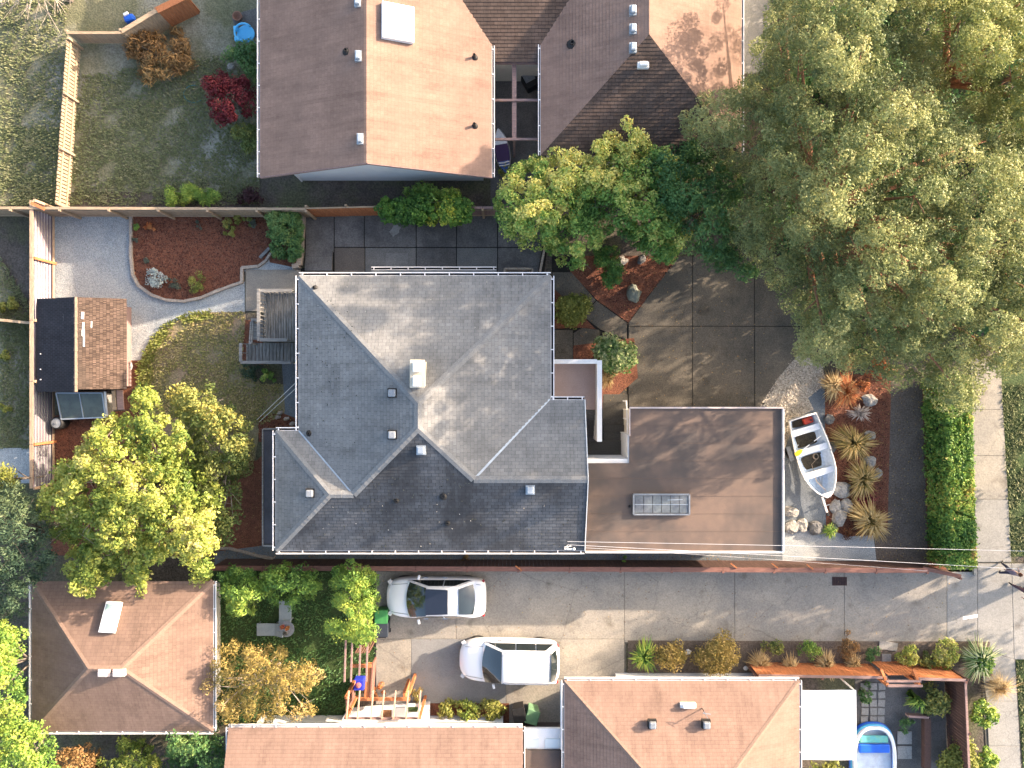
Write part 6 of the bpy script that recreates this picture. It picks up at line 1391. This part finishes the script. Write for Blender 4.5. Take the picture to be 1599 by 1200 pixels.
# ------------------------------------------------------------------ boat, trailer and gear
ang = math.radians(-73.0); bc = P(1269, 713, .7)
boat = thing('rowing_boat', 'white aluminium rowing boat with three benches beside the garage', 'boat', (bc.x, bc.y, .42), rz=ang)
BL = 3.95
st_ = [(-.5, .66, .0), (-.46, .68, .0), (-.3, .76, .0), (-.1, .83, .0), (.1, .83, .01), (.22, .77, .03), (.33, .62, .06), (.41, .44, .10), (.47, .22, .15), (.5, .04, .20)]
def hull(inn):
    S_ = []
    for fx, w_, sh in st_:
        w_ = max(.01, w_-inn); x = BL*fx-(inn if fx > .45 else 0)+(inn if fx < -.49 else 0); zt = .52+sh; zb = .0+inn*.8+sh*1.2
        half = [(x, w_, zt), (x, w_*.96, zt-.18), (x, w_*.86, zb+.18), (x, w_*.70, zb+.05), (x, w_*.35, zb), (x, 0, zb-.02)]
        S_.append(half+[(a, -c, e) for a, c, e in half[:-1][::-1]])
    return S_
o = weld(loft(hull(0), True).build('hull', ALU, boat, smooth=True, local=True))
# remove top caps by building ends only as transom: inner skin
inn = loft(hull(.035), True).build('inner_skin', ALU_IN, boat, smooth=False, local=True)
b = MB()
for s in (-1, 1): b.tube([(BL*fx, s*w_, .53+sh) for fx, w_, sh in st_], .030, 8)
b.tube([(-BL*.5, -.66, .53), (-BL*.5, .66, .53)], .035, 8); b.build('gunwale', WHITE_GUT, boat, smooth=True, local=True)
b = MB(); b.add([(BL*.40, -.46, .64), (BL*.40, .46, .64), (BL*.47, .22, .69), (BL*.5, .03, .73), (BL*.5, -.03, .73), (BL*.47, -.22, .69)], [(0, 1, 2, 3, 4, 5)])
b = MB(); b.add([(BL*.445, -.28, .665), (BL*.445, .28, .665), (BL*.47, .20, .685), (BL*.498, .02, .725), (BL*.498, -.02, .725), (BL*.47, -.20, .685)], [(0, 1, 2, 3, 4, 5)]); b.build('foredeck', WHITE_GUT, boat, local=True)
for fx, w_ in ((-.335, .70), (-.085, .80), (.205, .76)):
    b = MB(); b.box((BL*fx, 0, .40), (.30, w_*1.94, .04)); b.box((BL*fx, 0, .24), (.26, w_*1.6, .30)); b.build('bench', ALU, boat, local=True, bevel=.01)
for s in (-1, 1):
    b = MB(); b.tube([(-.1, s*.80, .50), (-.1, s*.82, .62)], .03, 6); b.build('rowlock', METALVENT, boat, local=True)
b = MB()
for fx in (-.44, -.40, -.22, -.18, .0, .05, .10): b.box((BL*fx+random.uniform(-.03, .03), 0, .055), (.035, 1.0, .02), rz=random.uniform(-.03, .03))
b.build('floor_rib', ALU, boat, local=True)
WETLEAF = M('wet_leaf_litter', (.09, .07, .045), (.04, .032, .022), scale=6, grain=.5, gscale=20, bump=.8)
for (a_, c_, w_) in ((-.47, -.38, .52), (-.28, -.13, .60), (-.02, .15, .56)):
    b = MB(); n = 10; vs = [(0, 0, 0)]; pts = []
    for k in range(14):
        t = 2*math.pi*k/14; pts.append((BL*(a_+c_)/2+BL*(c_-a_)/2*(1.05 if abs(math.cos(t)) > .4 else 1)*math.copysign(abs(math.cos(t))**.5, math.cos(t))+random.uniform(-.02, .02), w_*math.copysign(abs(math.sin(t))**.5, math.sin(t))+random.uniform(-.04, .04), .062+random.uniform(0, .02)))
    b.face(pts); b.build('leaf_litter', WETLEAF, boat, local=True)
b = MB(); b.bar((BL*.27, 0, .20), (BL*.38, 0, .30), .06, .03); b.bar((BL*.27, -.18, .2), (BL*.37, 0, .30), .03, .03); b.bar((BL*.27, .18, .2), (BL*.37, 0, .30), .03, .03); b.build('bow_brace', METALVENT, boat, local=True)
def inboat(x, y, z): 
    v = Matrix.Rotation(ang, 3, 'Z') @ Vector((x, y, z)); return Vector((bc.x, bc.y, .42))+v
ft = thing('fuel_tank', 'red portable fuel tank in the stern of the rowing boat', 'fuel tank', inboat(-BL*.43, .30, .08), rz=ang)
REDP = M('red_tank_plastic', (.50, .06, .03), (.42, .05, .03), scale=3, rough=.4, grain=.05)
b = MB(); b.box((0, 0, .13), (.30, .46, .26)); b.build('tank_body', REDP, ft, local=True, bevel=.05); b = MB(); b.lathe((0, .1, .26), [(.05, 0), (.05, .05), (.02, .05)], 10); b.build('cap', BLACKRUB, ft, local=True); b = MB(); b.bar((-.0, -.18, .29), (0, .02, .29), .04, .03); b.build('handle', REDP, ft, local=True)
oa = thing('oar', 'oar with yellow blade lying across the benches of the boat', 'oar', P(1262, 702, .95))
p0, p1 = P(1253, 703, .98), P(1282, 681, .98); d = (p1-p0).normalized(); nr_ = Vector((-d.y, d.x, 0))
b = MB(); b.tube([p0, p0.lerp(p1, .5), p1], [.022, .02, .018], 8); b.build('shaft', ALU, oa)
b = MB(); b.tube([p0.lerp(p1, .38), p0.lerp(p1, .62)], .032, 8); b.build('sleeve', BLACKRUB, oa)
b = MB(); pr = [(-.42, .0), (-.40, .09), (-.28, .115), (-.12, .09), (0, .03), (.04, .0)]; vv = []
poly = [p0+d*t+nr_*w_ for t, w_ in pr]+[p0+d*t-nr_*w_ for t, w_ in pr[::-1][1:-1]]
n = len(poly); b.add([p+Vector((0, 0, .012)) for p in poly]+[p-Vector((0, 0, .012)) for p in poly], [tuple(range(n)), tuple(range(2*n-1, n-1, -1))]+[(i, (i+1) % n, n+(i+1) % n, n+i) for i in range(n)]); b.build('blade', M('yellow_oar_paint', (.80, .62, .02), (.75, .55, .02), scale=4, rough=.4, grain=.05), oa)
tr = thing('boat_trailer', 'silver trailer with long tongue under the rowing boat', 'trailer', (bc.x, bc.y, 0), rz=ang)
b = MB()
for s in (-1, 1): b.bar((-1.5, s*.5, .34), (1.1, s*.3, .34), .06, .08); b.bar((1.1, s*.3, .34), (2.0, 0, .34), .06, .08)
b.bar((-1.4, -.5, .34), (-1.4, .5, .34), .06, .06); b.bar((-.4, -.85, .32), (-.4, .85, .32), .07, .07); b.build('frame', METALVENT, tr, local=True)
b = MB(); b.bar((1.9, 0, .34), (2.95, 0, .36), .08, .09); b.build('tongue', WHITE_GUT, tr, local=True)
b = MB(); b.box((2.0, 0, .55), (.1, .12, .5)); b.box((2.05, .08, .62), (.16, .2, .14)); b.build('winch', BLACKRUB, tr, local=True)
b = MB(); b.box((2.95, 0, .38), (.18, .12, .1)); b.build('hitch', BLACKRUB, tr, local=True, bevel=.02); b = MB(); b.tube([(2.55, -.02, .3), (2.55, .25, .32)], .025, 6); b.tube([(2.55, 0, 0), (2.55, 0, .4)], .025, 6); b.build('jockey_stand', METALVENT, tr, local=True)
for s in (-1, 1):
    b = MB(); n = 18; prof = [(.12, -.07), (.24, -.07), (.26, -.03), (.26, .03), (.24, .07), (.12, .07)]
    b.add([(-.4+rr*math.cos(2*math.pi*k/n), yy+s*.93, .26+rr*math.sin(2*math.pi*k/n)) for rr, yy in prof for k in range(n)], [(i*n+k, i*n+(k+1) % n, (i+1)*n+(k+1) % n, (i+1)*n+k) for i in range(len(prof)-1) for k in range(n)]); t = b.build('tyre', BLACKRUB, tr, smooth=True, local=True)
    b = MB(); b.bar((-.75, s*.93, .52), (-.05, s*.93, .52), .2, .03); b.build('fender', METALVENT, tr, local=True)

b = MB(); b.tube([(BL*.02+.16*math.cos(t)*(1-t/60), .2+.14*math.sin(t)*(1-t/60), .10+t*.003) for t in np.linspace(0, 19, 60)]+[(BL*.1, -.1, .12), (BL*.3, -.2, .35), (BL*.42, 0, .6)], .014, 5); tag(b.build('mooring_rope', W_TAN, boat, local=True))
# small upright boat on the north side
kb = thing('small_boat', 'small narrow blue and white boat leaning by the north house gutter', 'boat', P(784, 240, 0), rz=math.radians(100))
KW = M('kayak_blue_paint', (.03, .10, .35), (.02, .07, .28), scale=2, rough=.35, grain=.05); KP = M('dark_purple_cover', (.05, .02, .09), (.04, .018, .07), scale=2, rough=.5, grain=.1)
ks = [(-.5, .03), (-.44, .16), (-.35, .27), (-.2, .36), (0, .39), (.2, .35), (.35, .26), (.45, .13), (.5, .02)]; KL = 2.15
S_ = []
for fx, w_ in ks: S_.append([(KL*fx, w_, .45), (KL*fx, w_*.8, .25), (KL*fx, 0, .15), (KL*fx, -w_*.8, .25), (KL*fx, -w_, .45)])
weld(loft(S_).build('hull', WHITE_GUT, kb, local=True))
for nm, m_, lo_, hi_ in (('rear_deck', KW, -.5, -.24), ('cover', KP, -.24, .14), ('front_deck', ALU, .14, .5)):
    xs_ = [lo_, (lo_+hi_)/2, hi_]; b = MB(); w_ = lambda t: max(.01, np.interp(t, [k[0] for k in ks], [k[1] for k in ks])-.05)
    q_ = np.linspace(lo_, hi_, 7); b.face([(KL*t, w_(t), .46) for t in q_]+[(KL*t, -w_(t), .46) for t in q_[::-1]]); b.build(nm, m_, kb, local=True)
b = MB()
for t in (-.27, -.33): b.tube([(KL*t, -.27, .48), (KL*t-.04, 0, .5), (KL*t, .27, .48)], .03, 6)
b.build('rope', WHITE_GUT, kb, local=True)

# ------------------------------------------------------------------ bins, pergola, furniture
def bin_(label, px, py, mat, lidmat, rz=0., open_=False):
    q = P(px, py, 1.0); r = thing('wheeled_bin', label, 'bin', (q.x, q.y, .03), None, rz)
    b = MB(); b.add([(-.24, -.26, .05), (.24, -.26, .05), (.24, .26, .05), (-.24, .26, .05), (-.29, -.32, .95), (.29, -.32, .95), (.29, .32, .95), (-.29, .32, .95)], [(0, 3, 2, 1), (0, 1, 5, 4), (1, 2, 6, 5), (2, 3, 7, 6), (3, 0, 4, 7)]); b.build('bin_body', mat, r, local=True, bevel=.02)
    b = MB(); b.box((0, .02, .98), (.62, .68, .06)); b.build('lid', lidmat, r, local=True, bevel=.03)
    b = MB(); b.tube([(-.2, -.36, .9), (.2, -.36, .9)], .02, 6); b.build('handle', BLACKRUB, r, local=True)
    for s in (-1, 1): b = MB(); b.tube([(s*.22, -.28, .1), (s*.28, -.28, .1)], .1, 12); b.build('wheel', BLACKRUB, r, local=True)
    return r
GRB = M('green_bin_plastic', (.05, .22, .07), (.04, .18, .06), scale=4, rough=.5, grain=.1); GRB2 = M('pale_green_bin_plastic', (.14, .26, .15), (.11, .22, .12), scale=4, rough=.5, grain=.1)
NAVY = M('navy_bin_plastic', (.035, .045, .06), (.03, .035, .05), scale=4, rough=.5, grain=.1)
bin_('bright green bin beside the hood of the white sedan', 595, 965, GRB, GRB); bin_('navy bin just below the bright green bin', 596, 985, NAVY, NAVY)
bin_('black bin next to the pale green bin below the suv', 811, 1118, BLACKRUB, BLACKRUB, .2); bin_('pale green bin in the corner by the white link porch', 831, 1121, GRB2, GRB2, -.3)
dr = thing('drain_grate', 'rusty square drain grate in the driveway beside the red brown fence', 'drain', P(1311, 908, .03))
RUST = M('rusty_iron', (.09, .05, .05), (.06, .035, .035), scale=4, grain=.3)
b = MB(); q = P(1311, 908, .035); b.box(q, (.72, .42, .02)); b.build('plate', RUST, dr)
b = MB(); 
for k in range(9): b.box(q+Vector((-.32+k*.08, 0, .015)), (.03, .36, .012))
b.build('bar', M('dark_rust', (.04, .025, .025), (.03, .02, .02)), dr)
wm = thing('white_marker', 'white painted mark at the end of the driveway', 'marking', P(1513, 962, .03)); b = MB(); b.prism([G(1503, 963), G(1526, 959), G(1526, 964), G(1503, 968)], .03, .034); b.build('paint_strip', WHITE, wm)
kbst = thing('kerb_block', 'pale concrete block at the foot of the hedge by the sidewalk', 'kerb block', P(1521, 890, 0)); b = MB(); b.prism([G(1517, 882), G(1523, 882), G(1523, 898), G(1518, 898)], .0, .15); b.build('block', CONC_LIGHT, kbst, bevel=.01)
# orange pergola at the pavement garden
pg2 = thing('orange_pergola', 'orange brown timber pergola and screens between the cottage garden and the drive', 'pergola', P(590, 1070, 0)); z_ = 2.3
for x in (540, 550, 563, 574): barpart('rafter', W_PLUM, pg2, P(x, 1000, z_), P(x-2, 1065 if x != 563 else 1055, z_), .07, .09)
barpart('beam', W_ORANGE, pg2, P(547, 1040, z_-.15), P(580, 1040, z_-.15), .14, .1)
for k in range(7): q = P(556+k*3.4, 1018, 1.5); boxpart('slat', W_RED, pg2, (q.x, q.y, .9), (.05, .04, 1.5))
b0_, b1_ = P(577, 1035, 1.9), P(573, 1092, 1.9); barpart('screen_rail', W_ORANGE, pg2, b0_, b1_, .26, .08); barpart('screen_rail', W_RED, pg2, b0_+Vector((.16, 0, -.3)), b1_+Vector((.16, 0, -.3)), .06, .8)
barpart('beam', W_ORANGE, pg2, P(562, 1092, z_-.3), P(640, 1092, z_-.3), .12, .12); barpart('beam', W_PLUM, pg2, P(538, 1122, z_), P(655, 1122, z_), .08, .1)
for x in (545, 562, 583, 600, 618, 638, 657): barpart('rafter', M('pale_pink_timber', (.55, .36, .27), (.45, .3, .23), scale=4, grain=.2) if x == 545 else bpy.data.materials['pale_pink_timber'], pg2, P(x, 1079, z_+.1), P(x-4, 1123, z_+.1), .06, .08)
for (x, y) in ((540, 1090), (638, 1085), (540, 1122), (655, 1122)): q = P(x, y, z_); boxpart('post', W_ORANGE, pg2, (q.x, q.y, z_/2), (.12, .12, z_))
q = P(632, 1085, 1.5); boxpart('screen_board', W_ORANGE, pg2, (q.x, q.y, .9), (.12, .4, 1.5)); q = P(543, 1105, 1.5); boxpart('screen_board', W_RED, pg2, (q.x, q.y, .9), (.12, .8, 1.5))
fo = thing('white_forecourt', 'white painted low terrace behind the pergola along the bottom house', 'terrace', P(600, 1125, 0))
b = MB(); b.prism([G(545, 1105), G(672, 1095), G(672, 1140), G(520, 1140)], .0, .45); b.build('terrace_slab', WALLWHITE, fo, bevel=.02)
b = MB(); b.prism([G(600, 1102), G(614, 1102), G(614, 1118), G(600, 1118)], .45, .49); b.build('doormat', M('brown_doormat', (.20, .10, .05), (.14, .07, .04), scale=6), fo)
b = MB(); b.box(P(645, 1108, .8), (.7, .35, .5)); pq = b.build('planter_box', WALLWHITE, fo, bevel=.02); b = MB(); b.box(P(645, 1108, 1.06), (.45, .22, .04)); b.build('planter_soil', GREENTURF, pq)
bc2 = thing('blue_toy_box', 'bright blue plastic box with round pink lid under the orange pergola', 'box', P(560, 1070, 0)); BLUEP = M('bright_blue_plastic', (.03, .05, .5), (.03, .04, .42), scale=3, rough=.4, grain=.04)
q = P(560, 1070, .5); b = MB(); b.box((q.x, q.y, .27), (.5, .55, .5)); b.build('box_body', BLUEP, bc2, bevel=.05); b = MB(); b.lathe((q.x, q.y, .52), [(.13, 0), (.13, .04), (.05, .06)], 14); b.build('lid', M('pink_lid', (.5, .2, .2), (.4, .15, .2)), bc2)
# loungers in the cottage garden
def lounger(label, px, py, rz):
    q = P(px, py, .4); r = thing('garden_lounger', label, 'lounger', (q.x, q.y, 0), 'grey loungers in the cottage garden', rz); m_ = M('grey_lounger_fabric', (.30, .34, .36), (.25, .29, .31), scale=3, grain=.1) if 'grey_lounger_fabric' not in bpy.data.materials else bpy.data.materials['grey_lounger_fabric']
    b = MB(); b.box((.35, 0, .35), (.95, .6, .06)); b.build('seat', m_, r, local=True, bevel=.02); b = MB(); b.box((-.30, 0, .50), (.55, .6, .06), ry=.55); b.build('backrest', m_, r, local=True, bevel=.02)
    for x in (-.1, .75):
        for s in (-1, 1): b = MB(); b.box((x, s*.26, .17), (.05, .05, .34)); b.build('leg', METALVENT, r, local=True)
lounger('grey lounger pointing left in the cottage garden', 427, 984, math.pi); lounger('grey lounger pointing up toward the small green tree', 445, 966, math.pi/2)
tb = thing('garden_table', 'small round garden table crowded with red and orange pots', 'table', P(447, 983, 0)); q = P(447, 983, .6)
b = MB(); b.lathe((q.x, q.y, .55), [(.02, 0), (.38, .0), (.38, .03), (.02, .03)], 18); b.build('tabletop', METALVENT, tb); b = MB(); b.tube([(q.x, q.y, 0), (q.x, q.y, .55)], .04, 8); b.build('leg', METALVENT, tb)
for k, (dx, dy, c, lb) in enumerate(((-.15, .15, (.5, .12, .1), 'red'), (.1, .1, (.5, .25, .08), 'orange'), (0, -.15, (.35, .3, .28), 'grey'))):
    o = thing('flower_pot', lb + ' pot standing on the small garden table', 'pot', (q.x+dx, q.y+dy, .58)); b = MB(); b.lathe((q.x+dx, q.y+dy, .58), [(.07, 0), (.10, .15), (.10, .18), (.08, .18), (.07, .15)], 12); b.build('pot_body', M('pot_' + lb, c, dk(c, .8)), o)
    puff = leaf_cloud(np.array([[q.x+dx, q.y+dy, .82]]), np.array([.11]), 40, .07, np.array([.5])); quads_object('foliage', puff[0], puff[1], L_ORG if k < 2 else L_GREY, o)
# blue paddling pool top left and striped pool bottom right
def pool(name, label, px, py, rx, ry, rz, cols, h_=.35):
    q = P(px, py, h_); r = thing(name, label, 'pool', (q.x, q.y, 0), None, rz); n = 40
    def ell(a, c, z, m=6): return [(a*math.copysign(abs(math.cos(t))**.75, math.cos(t)), c*math.copysign(abs(math.sin(t))**.75, math.sin(t)), z) for t in np.linspace(0, 2*math.pi, n, endpoint=False)]
    for i, (k, z) in enumerate(((1.0, h_*.3), (.97, h_*.62), (.93, h_*.92))):
        b = MB(); p = ell(rx*k, ry*k, z); b.tube(p+[p[0]], .09, 8, cap=False); b.build('ring', cols[i % len(cols)], r, smooth=True, local=True)
    b = MB(); b.face(ell(rx*.92, ry*.92, .06)); b.build('floor_sheet', cols[-1], r, local=True)
    return r
CY = M('cyan_vinyl', (.10, .45, .75), (.08, .38, .68), scale=3, rough=.3, grain=.05); BLV = M('royal_blue_vinyl', (.02, .12, .6), (.02, .10, .5), scale=3, rough=.3, grain=.05); WHV = M('white_vinyl', (.8, .82, .86), (.74, .76, .8), scale=3, rough=.3, grain=.05); PV = M('printed_pool_floor', (.55, .62, .70), (.42, .46, .54), scale=3, rough=.3, grain=.1)
pl_ = pool('paddling_pool', 'striped blue and white inflatable pool beside the white canopy', 1366, 1190, 1.05, 1.75, 0, (BLV, CY, WHV, PV))
b = MB(); b.box((0, .62, .28), (1.5, .42, .16)); b.build('seat_band', BLV, pl_, local=True, bevel=.06); b = MB(); b.box((0, 1.05, .24), (1.4, .36, .12)); b.build('end_floor', M('teal_water', (.10, .38, .45), (.16, .42, .30), scale=4, rough=.2, grain=.1), pl_, local=True, bevel=.05)
bp = thing('blue_chair', 'bright sky blue plastic chair beside the mauve roof in the north garden', 'chair', P(389, 60, 0), rz=.1)
SKYP = M('sky_blue_plastic', (.12, .52, .85), (.10, .45, .78), scale=3, rough=.4, grain=.04)
b = MB(); b.lathe((0, 0, .38), [(.02, 0), (.40, .0), (.43, .05), (.40, .06), (.02, .03)], 18); b.build('seat', SKYP, bp, local=True, smooth=True)
b = MB(); b.tube([(.42*math.cos(t)-.05, .42*math.sin(t), .62) for t in np.linspace(.6, 5.6, 16)], .05, 8); b.build('backrest', SKYP, bp, local=True, smooth=True)
for s in (-1, 1):
    b = MB(); b.box((-.42, s*.25, .5), (.22, .25, .22)); b.build('arm', SKYP, bp, local=True, bevel=.06)
    for x in (-.25, .25): b = MB(); b.tube([(x, s*.25, 0), (x, s*.22, .4)], .025, 6); b.build('leg', SKYP, bp, local=True)
fp = thing('fire_bowl', 'round brown bowl on a dark paved spot near the blue chair', 'bowl', P(370, 25, 0)); q = P(370, 25, .3)
b = MB(); b.lathe((q.x, q.y, 0), [(.12, .02), (.2, .15), (.24, .3), (.2, .3), (.14, .16), (.02, .12)], 16); b.build('bowl_body', M('brown_clay', (.28, .15, .1), (.2, .1, .07)), fp, smooth=True)
sheet('north_garden_paving', [(362, 28), (380, 18), (410, 10), (410, 60), (372, 55)], -.012, CONC_PATIO)
ob = thing('blue_tarp_bundle', 'small blue and white bundle under the bare twigs', 'bundle', P(203, 30, 0)); q = P(203, 30, .2)
b = MB(); b.box((q.x, q.y, .2), (.5, .35, .35), rz=.3); b.build('tarp', BLV, ob, bevel=.1); b = MB(); b.box((q.x-.1, q.y+.15, .38), (.25, .15, .1), rz=.5); b.build('white_flap', WHV, ob, bevel=.03)

# ------------------------------------------------------------------ overhead wires
pole_b = Vector((50, -8.2, 0)); pt_ = pole_b+Vector((0, 0, 7.6))
up_ = thing('utility_pole', 'wooden utility pole with crossarm carrying the service wires beyond the sidewalk', 'pole', pole_b)
b = MB(); b.tube([pole_b-Vector((0, 0, .2)), pt_], [.16, .11], 12); b.build('shaft', BARK, up_, smooth=True); barpart('crossarm', W_GREYX, up_, pt_+Vector((0, -1.1, -.4)), pt_+Vector((0, 1.1, -.4)), .1, .12)
WIREM = M('pale_wire_sheath', (.66, .66, .70), (.58, .58, .62), scale=3, grain=.05, bump=0)
def wire(label, a, c, sag, r_=.007):
    a = Vector(a); c = Vector(c); b = MB(); b.tube([a.lerp(c, t)-Vector((0, 0, sag*4*t*(1-t))) for t in np.linspace(0, 1, 40)], r_, 5, cap=False)
    o = b.build('service_wire', WIREM); tag(o, label, 'wire', 'service wires above the garage and drive')
h0 = E(886, 846, 5.0)
wire('upper pale service wire from the grey roof corner over the hedge', h0, (50, -7.4, 7.3), .6)
wire('lower pale service wire fading over the hedge', E(886, 851, 4.9), (50, -9.1, 7.3), .6)
wire('lowest thin wire crossing the gravel path toward the red brown fence', E(900, 855, 4.4), P(1448, 892, 1.9), .2, .005)

# ------------------------------------------------------------------ people on the sidewalk
def person(label, pos, rz, sc, cols, pose):
    """one continuous skinned body; cols: dict of materials by body region"""
    V = {}; E__ = []; Rr = {}
    def v(n, co, r): V[n] = co; Rr[n] = r
    s = pose.get('stride', .18); arm = pose.get('arm', (.0, .12)); out_ = pose.get('out', .04)
    v('pel', (0, 0, .95), (.15, .11)); v('wai', (0, 0, 1.10), (.13, .10)); v('che', (.02, 0, 1.30), (.17, .12)); v('nek', (.02, 0, 1.46), (.06, .06)); v('hed', (.05, 0, 1.58), (.09, .10)); v('top', (.05, 0, 1.70), (.07, .08))
    E__ += [('pel', 'wai'), ('wai', 'che'), ('che', 'nek'), ('nek', 'hed'), ('hed', 'top')]
    for sd_, k in ((1, 'l'), (-1, 'r')):
        f = s*sd_; v('hip'+k, (0, .10*sd_, .90), (.095, .09)); v('kne'+k, (f*.7+.03, .11*sd_, .50), (.062, .062)); v('ank'+k, (f*1.3-.02, .11*sd_, .09), (.042, .045)); v('toe'+k, (f*1.3+.16, .12*sd_, .04), (.04, .03))
        E__ += [('pel', 'hip'+k), ('hip'+k, 'kne'+k), ('kne'+k, 'ank'+k), ('ank'+k, 'toe'+k)]
        a = -f*1.2+arm[0]; v('sho'+k, (.01, .19*sd_, 1.39), (.06, .06)); v('elb'+k, (a*.5, (.25+out_)*sd_, 1.12), (.045, .045)); v('wri'+k, (a+arm[1], (.25+out_*1.6)*sd_, .90), (.03, .026)); v('pal'+k, (a+arm[1]+.04, (.25+out_*1.6)*sd_, .83), (.036, .018))
        E__ += [('che', 'sho'+k), ('sho'+k, 'elb'+k), ('elb'+k, 'wri'+k), ('wri'+k, 'pal'+k)]
        for q_, (fx, L__) in enumerate(((-.03, .07), (-.01, .085), (.012, .08), (.032, .065))):
            b0 = V['pal'+k]; v('f%d' % q_+k, (b0[0]+fx, b0[1], b0[2]-.05), (.009, .009)); v('g%d' % q_+k, (b0[0]+fx+.01, b0[1]-.02*sd_, b0[2]-.05-L__*.6), (.007, .007)); E__ += [('pal'+k, 'f%d' % q_+k), ('f%d' % q_+k, 'g%d' % q_+k)]
        v('th'+k, (b0[0]+.05, b0[1]-.01*sd_, b0[2]-.02), (.01, .01)); E__ += [('pal'+k, 'th'+k)]
    names = list(V); me = bpy.data.meshes.new('body'); me.from_pydata([V[n] for n in names], [(names.index(a), names.index(c)) for a, c in E__], [])
    r = thing('person', label, 'person', pos, None, rz); r.scale = (sc,)*3
    o = bpy.data.objects.new('body', me); COL.objects.link(o)
    md = o.modifiers.new('skin', 'SKIN'); md.use_smooth_shade = True
    for i, n in enumerate(names): me.skin_vertices[0].data[i].radius = tuple(c*(1.32 if c > .035 and n not in ('hed', 'top') else 1) for c in Rr[n]); me.skin_vertices[0].data[i].use_root = (n == 'pel')
    ms = o.modifiers.new('sub', 'SUBSURF'); ms.levels = 1
    dg = bpy.context.evaluated_depsgraph_get(); m2 = bpy.data.meshes.new_from_object(o.evaluated_get(dg)); bpy.data.objects.remove(o)
    for k in ('skin', 'top', 'legs', 'shoes'): m2.materials.append(cols[k])
    segs = [(Vector(V[a]), Vector(V[c]), a, c) for a, c in E__]
    def cls(p):
        bd, bn = 9, None
        for a, c, na, nc in segs:
            t = max(0, min(1, (p-a).dot(c-a)/max((c-a).length_squared, 1e-9))); d = (p-a-(c-a)*t).length
            if d < bd: bd, bn, bt = d, (na, nc), t
        n = bn[1][:3]
        if n in ('hed', 'top') or (n == 'nek' and bt > .7): return 0
        if n in ('pal', 'th'+'l', 'th'+'r') or n[0] in 'fg' or n[:2] == 'th': return 0
        if n in ('hip', 'kne'): return 2
        if n == 'ank': return 2 if bt < .85 else 3
        if n == 'toe': return 3
        return 1 if p.z > .93 else 2
    for f in m2.polygons: f.material_index = cls(f.center); f.use_smooth = True
    ob_ = bpy.data.objects.new('body', m2); COL.objects.link(ob_); ob_.parent = r
    # hair cap, nose, eyes
    b = MB(); vs = []; n, m = 14, 7
    for j in range(m+1):
        ph = (math.pi*.62)*j/m
        for i in range(n):
            th = 2*math.pi*i/n; rr = 1.06 if math.cos(th) < .3 else .98; vs.append((.035+.105*rr*math.sin(ph)*math.cos(th)-.012, .093*rr*math.sin(ph)*math.sin(th), 1.665+.115*math.cos(ph)))
    b.add(vs, [(j*n+i, j*n+(i+1) % n, (j+1)*n+(i+1) % n, (j+1)*n+i) for j in range(m) for i in range(n)]); b.build('hair', cols['hair'], r, smooth=True, local=True)
    b = MB(); b.lathe((.15, 0, 1.60), [(.004, .03), (.014, 0), (.006, -.012)], 6); b.build('nose', cols['skin'], r, local=True)
    for s_ in (-1, 1): b = MB(); b.box((.137, s_*.032, 1.635), (.012, .022, .012)); b.build('eye', BLACKRUB, r, local=True)
    b = MB(); b.box((.138, 0, 1.565), (.01, .045, .01)); b.build('mouth', REDP, r, local=True)
    return r
SK = M('skin_tone', (.50, .31, .23), (.46, .28, .21), scale=4, rough=.6, grain=.03)
person('person in mauve grey top and navy trousers walking on the sidewalk', P(1560, 886, .0)+Vector((0, 0, .035)), .9, .86, dict(skin=SK, top=M('mauve_top', (.22, .17, .21), (.17, .13, .17), scale=5), legs=M('navy_trousers', (.035, .04, .08), (.03, .035, .07), scale=5), shoes=BLACKRUB, hair=M('brown_hair', (.13, .05, .025), (.09, .035, .02), scale=9)), dict(stride=.2))
person('person in rust orange clothes at the right edge of the picture', P(1585, 915, .0)+Vector((0, 0, .035)), 2.4, .90, dict(skin=SK, top=M('rust_orange_top', (.34, .10, .05), (.28, .08, .045), scale=5), legs=M('plum_trousers', (.12, .07, .09), (.09, .055, .07), scale=5), shoes=BLACKRUB, hair=bpy.data.materials['brown_hair']), dict(stride=.22, out=.12))
bpy.context.view_layer.update()
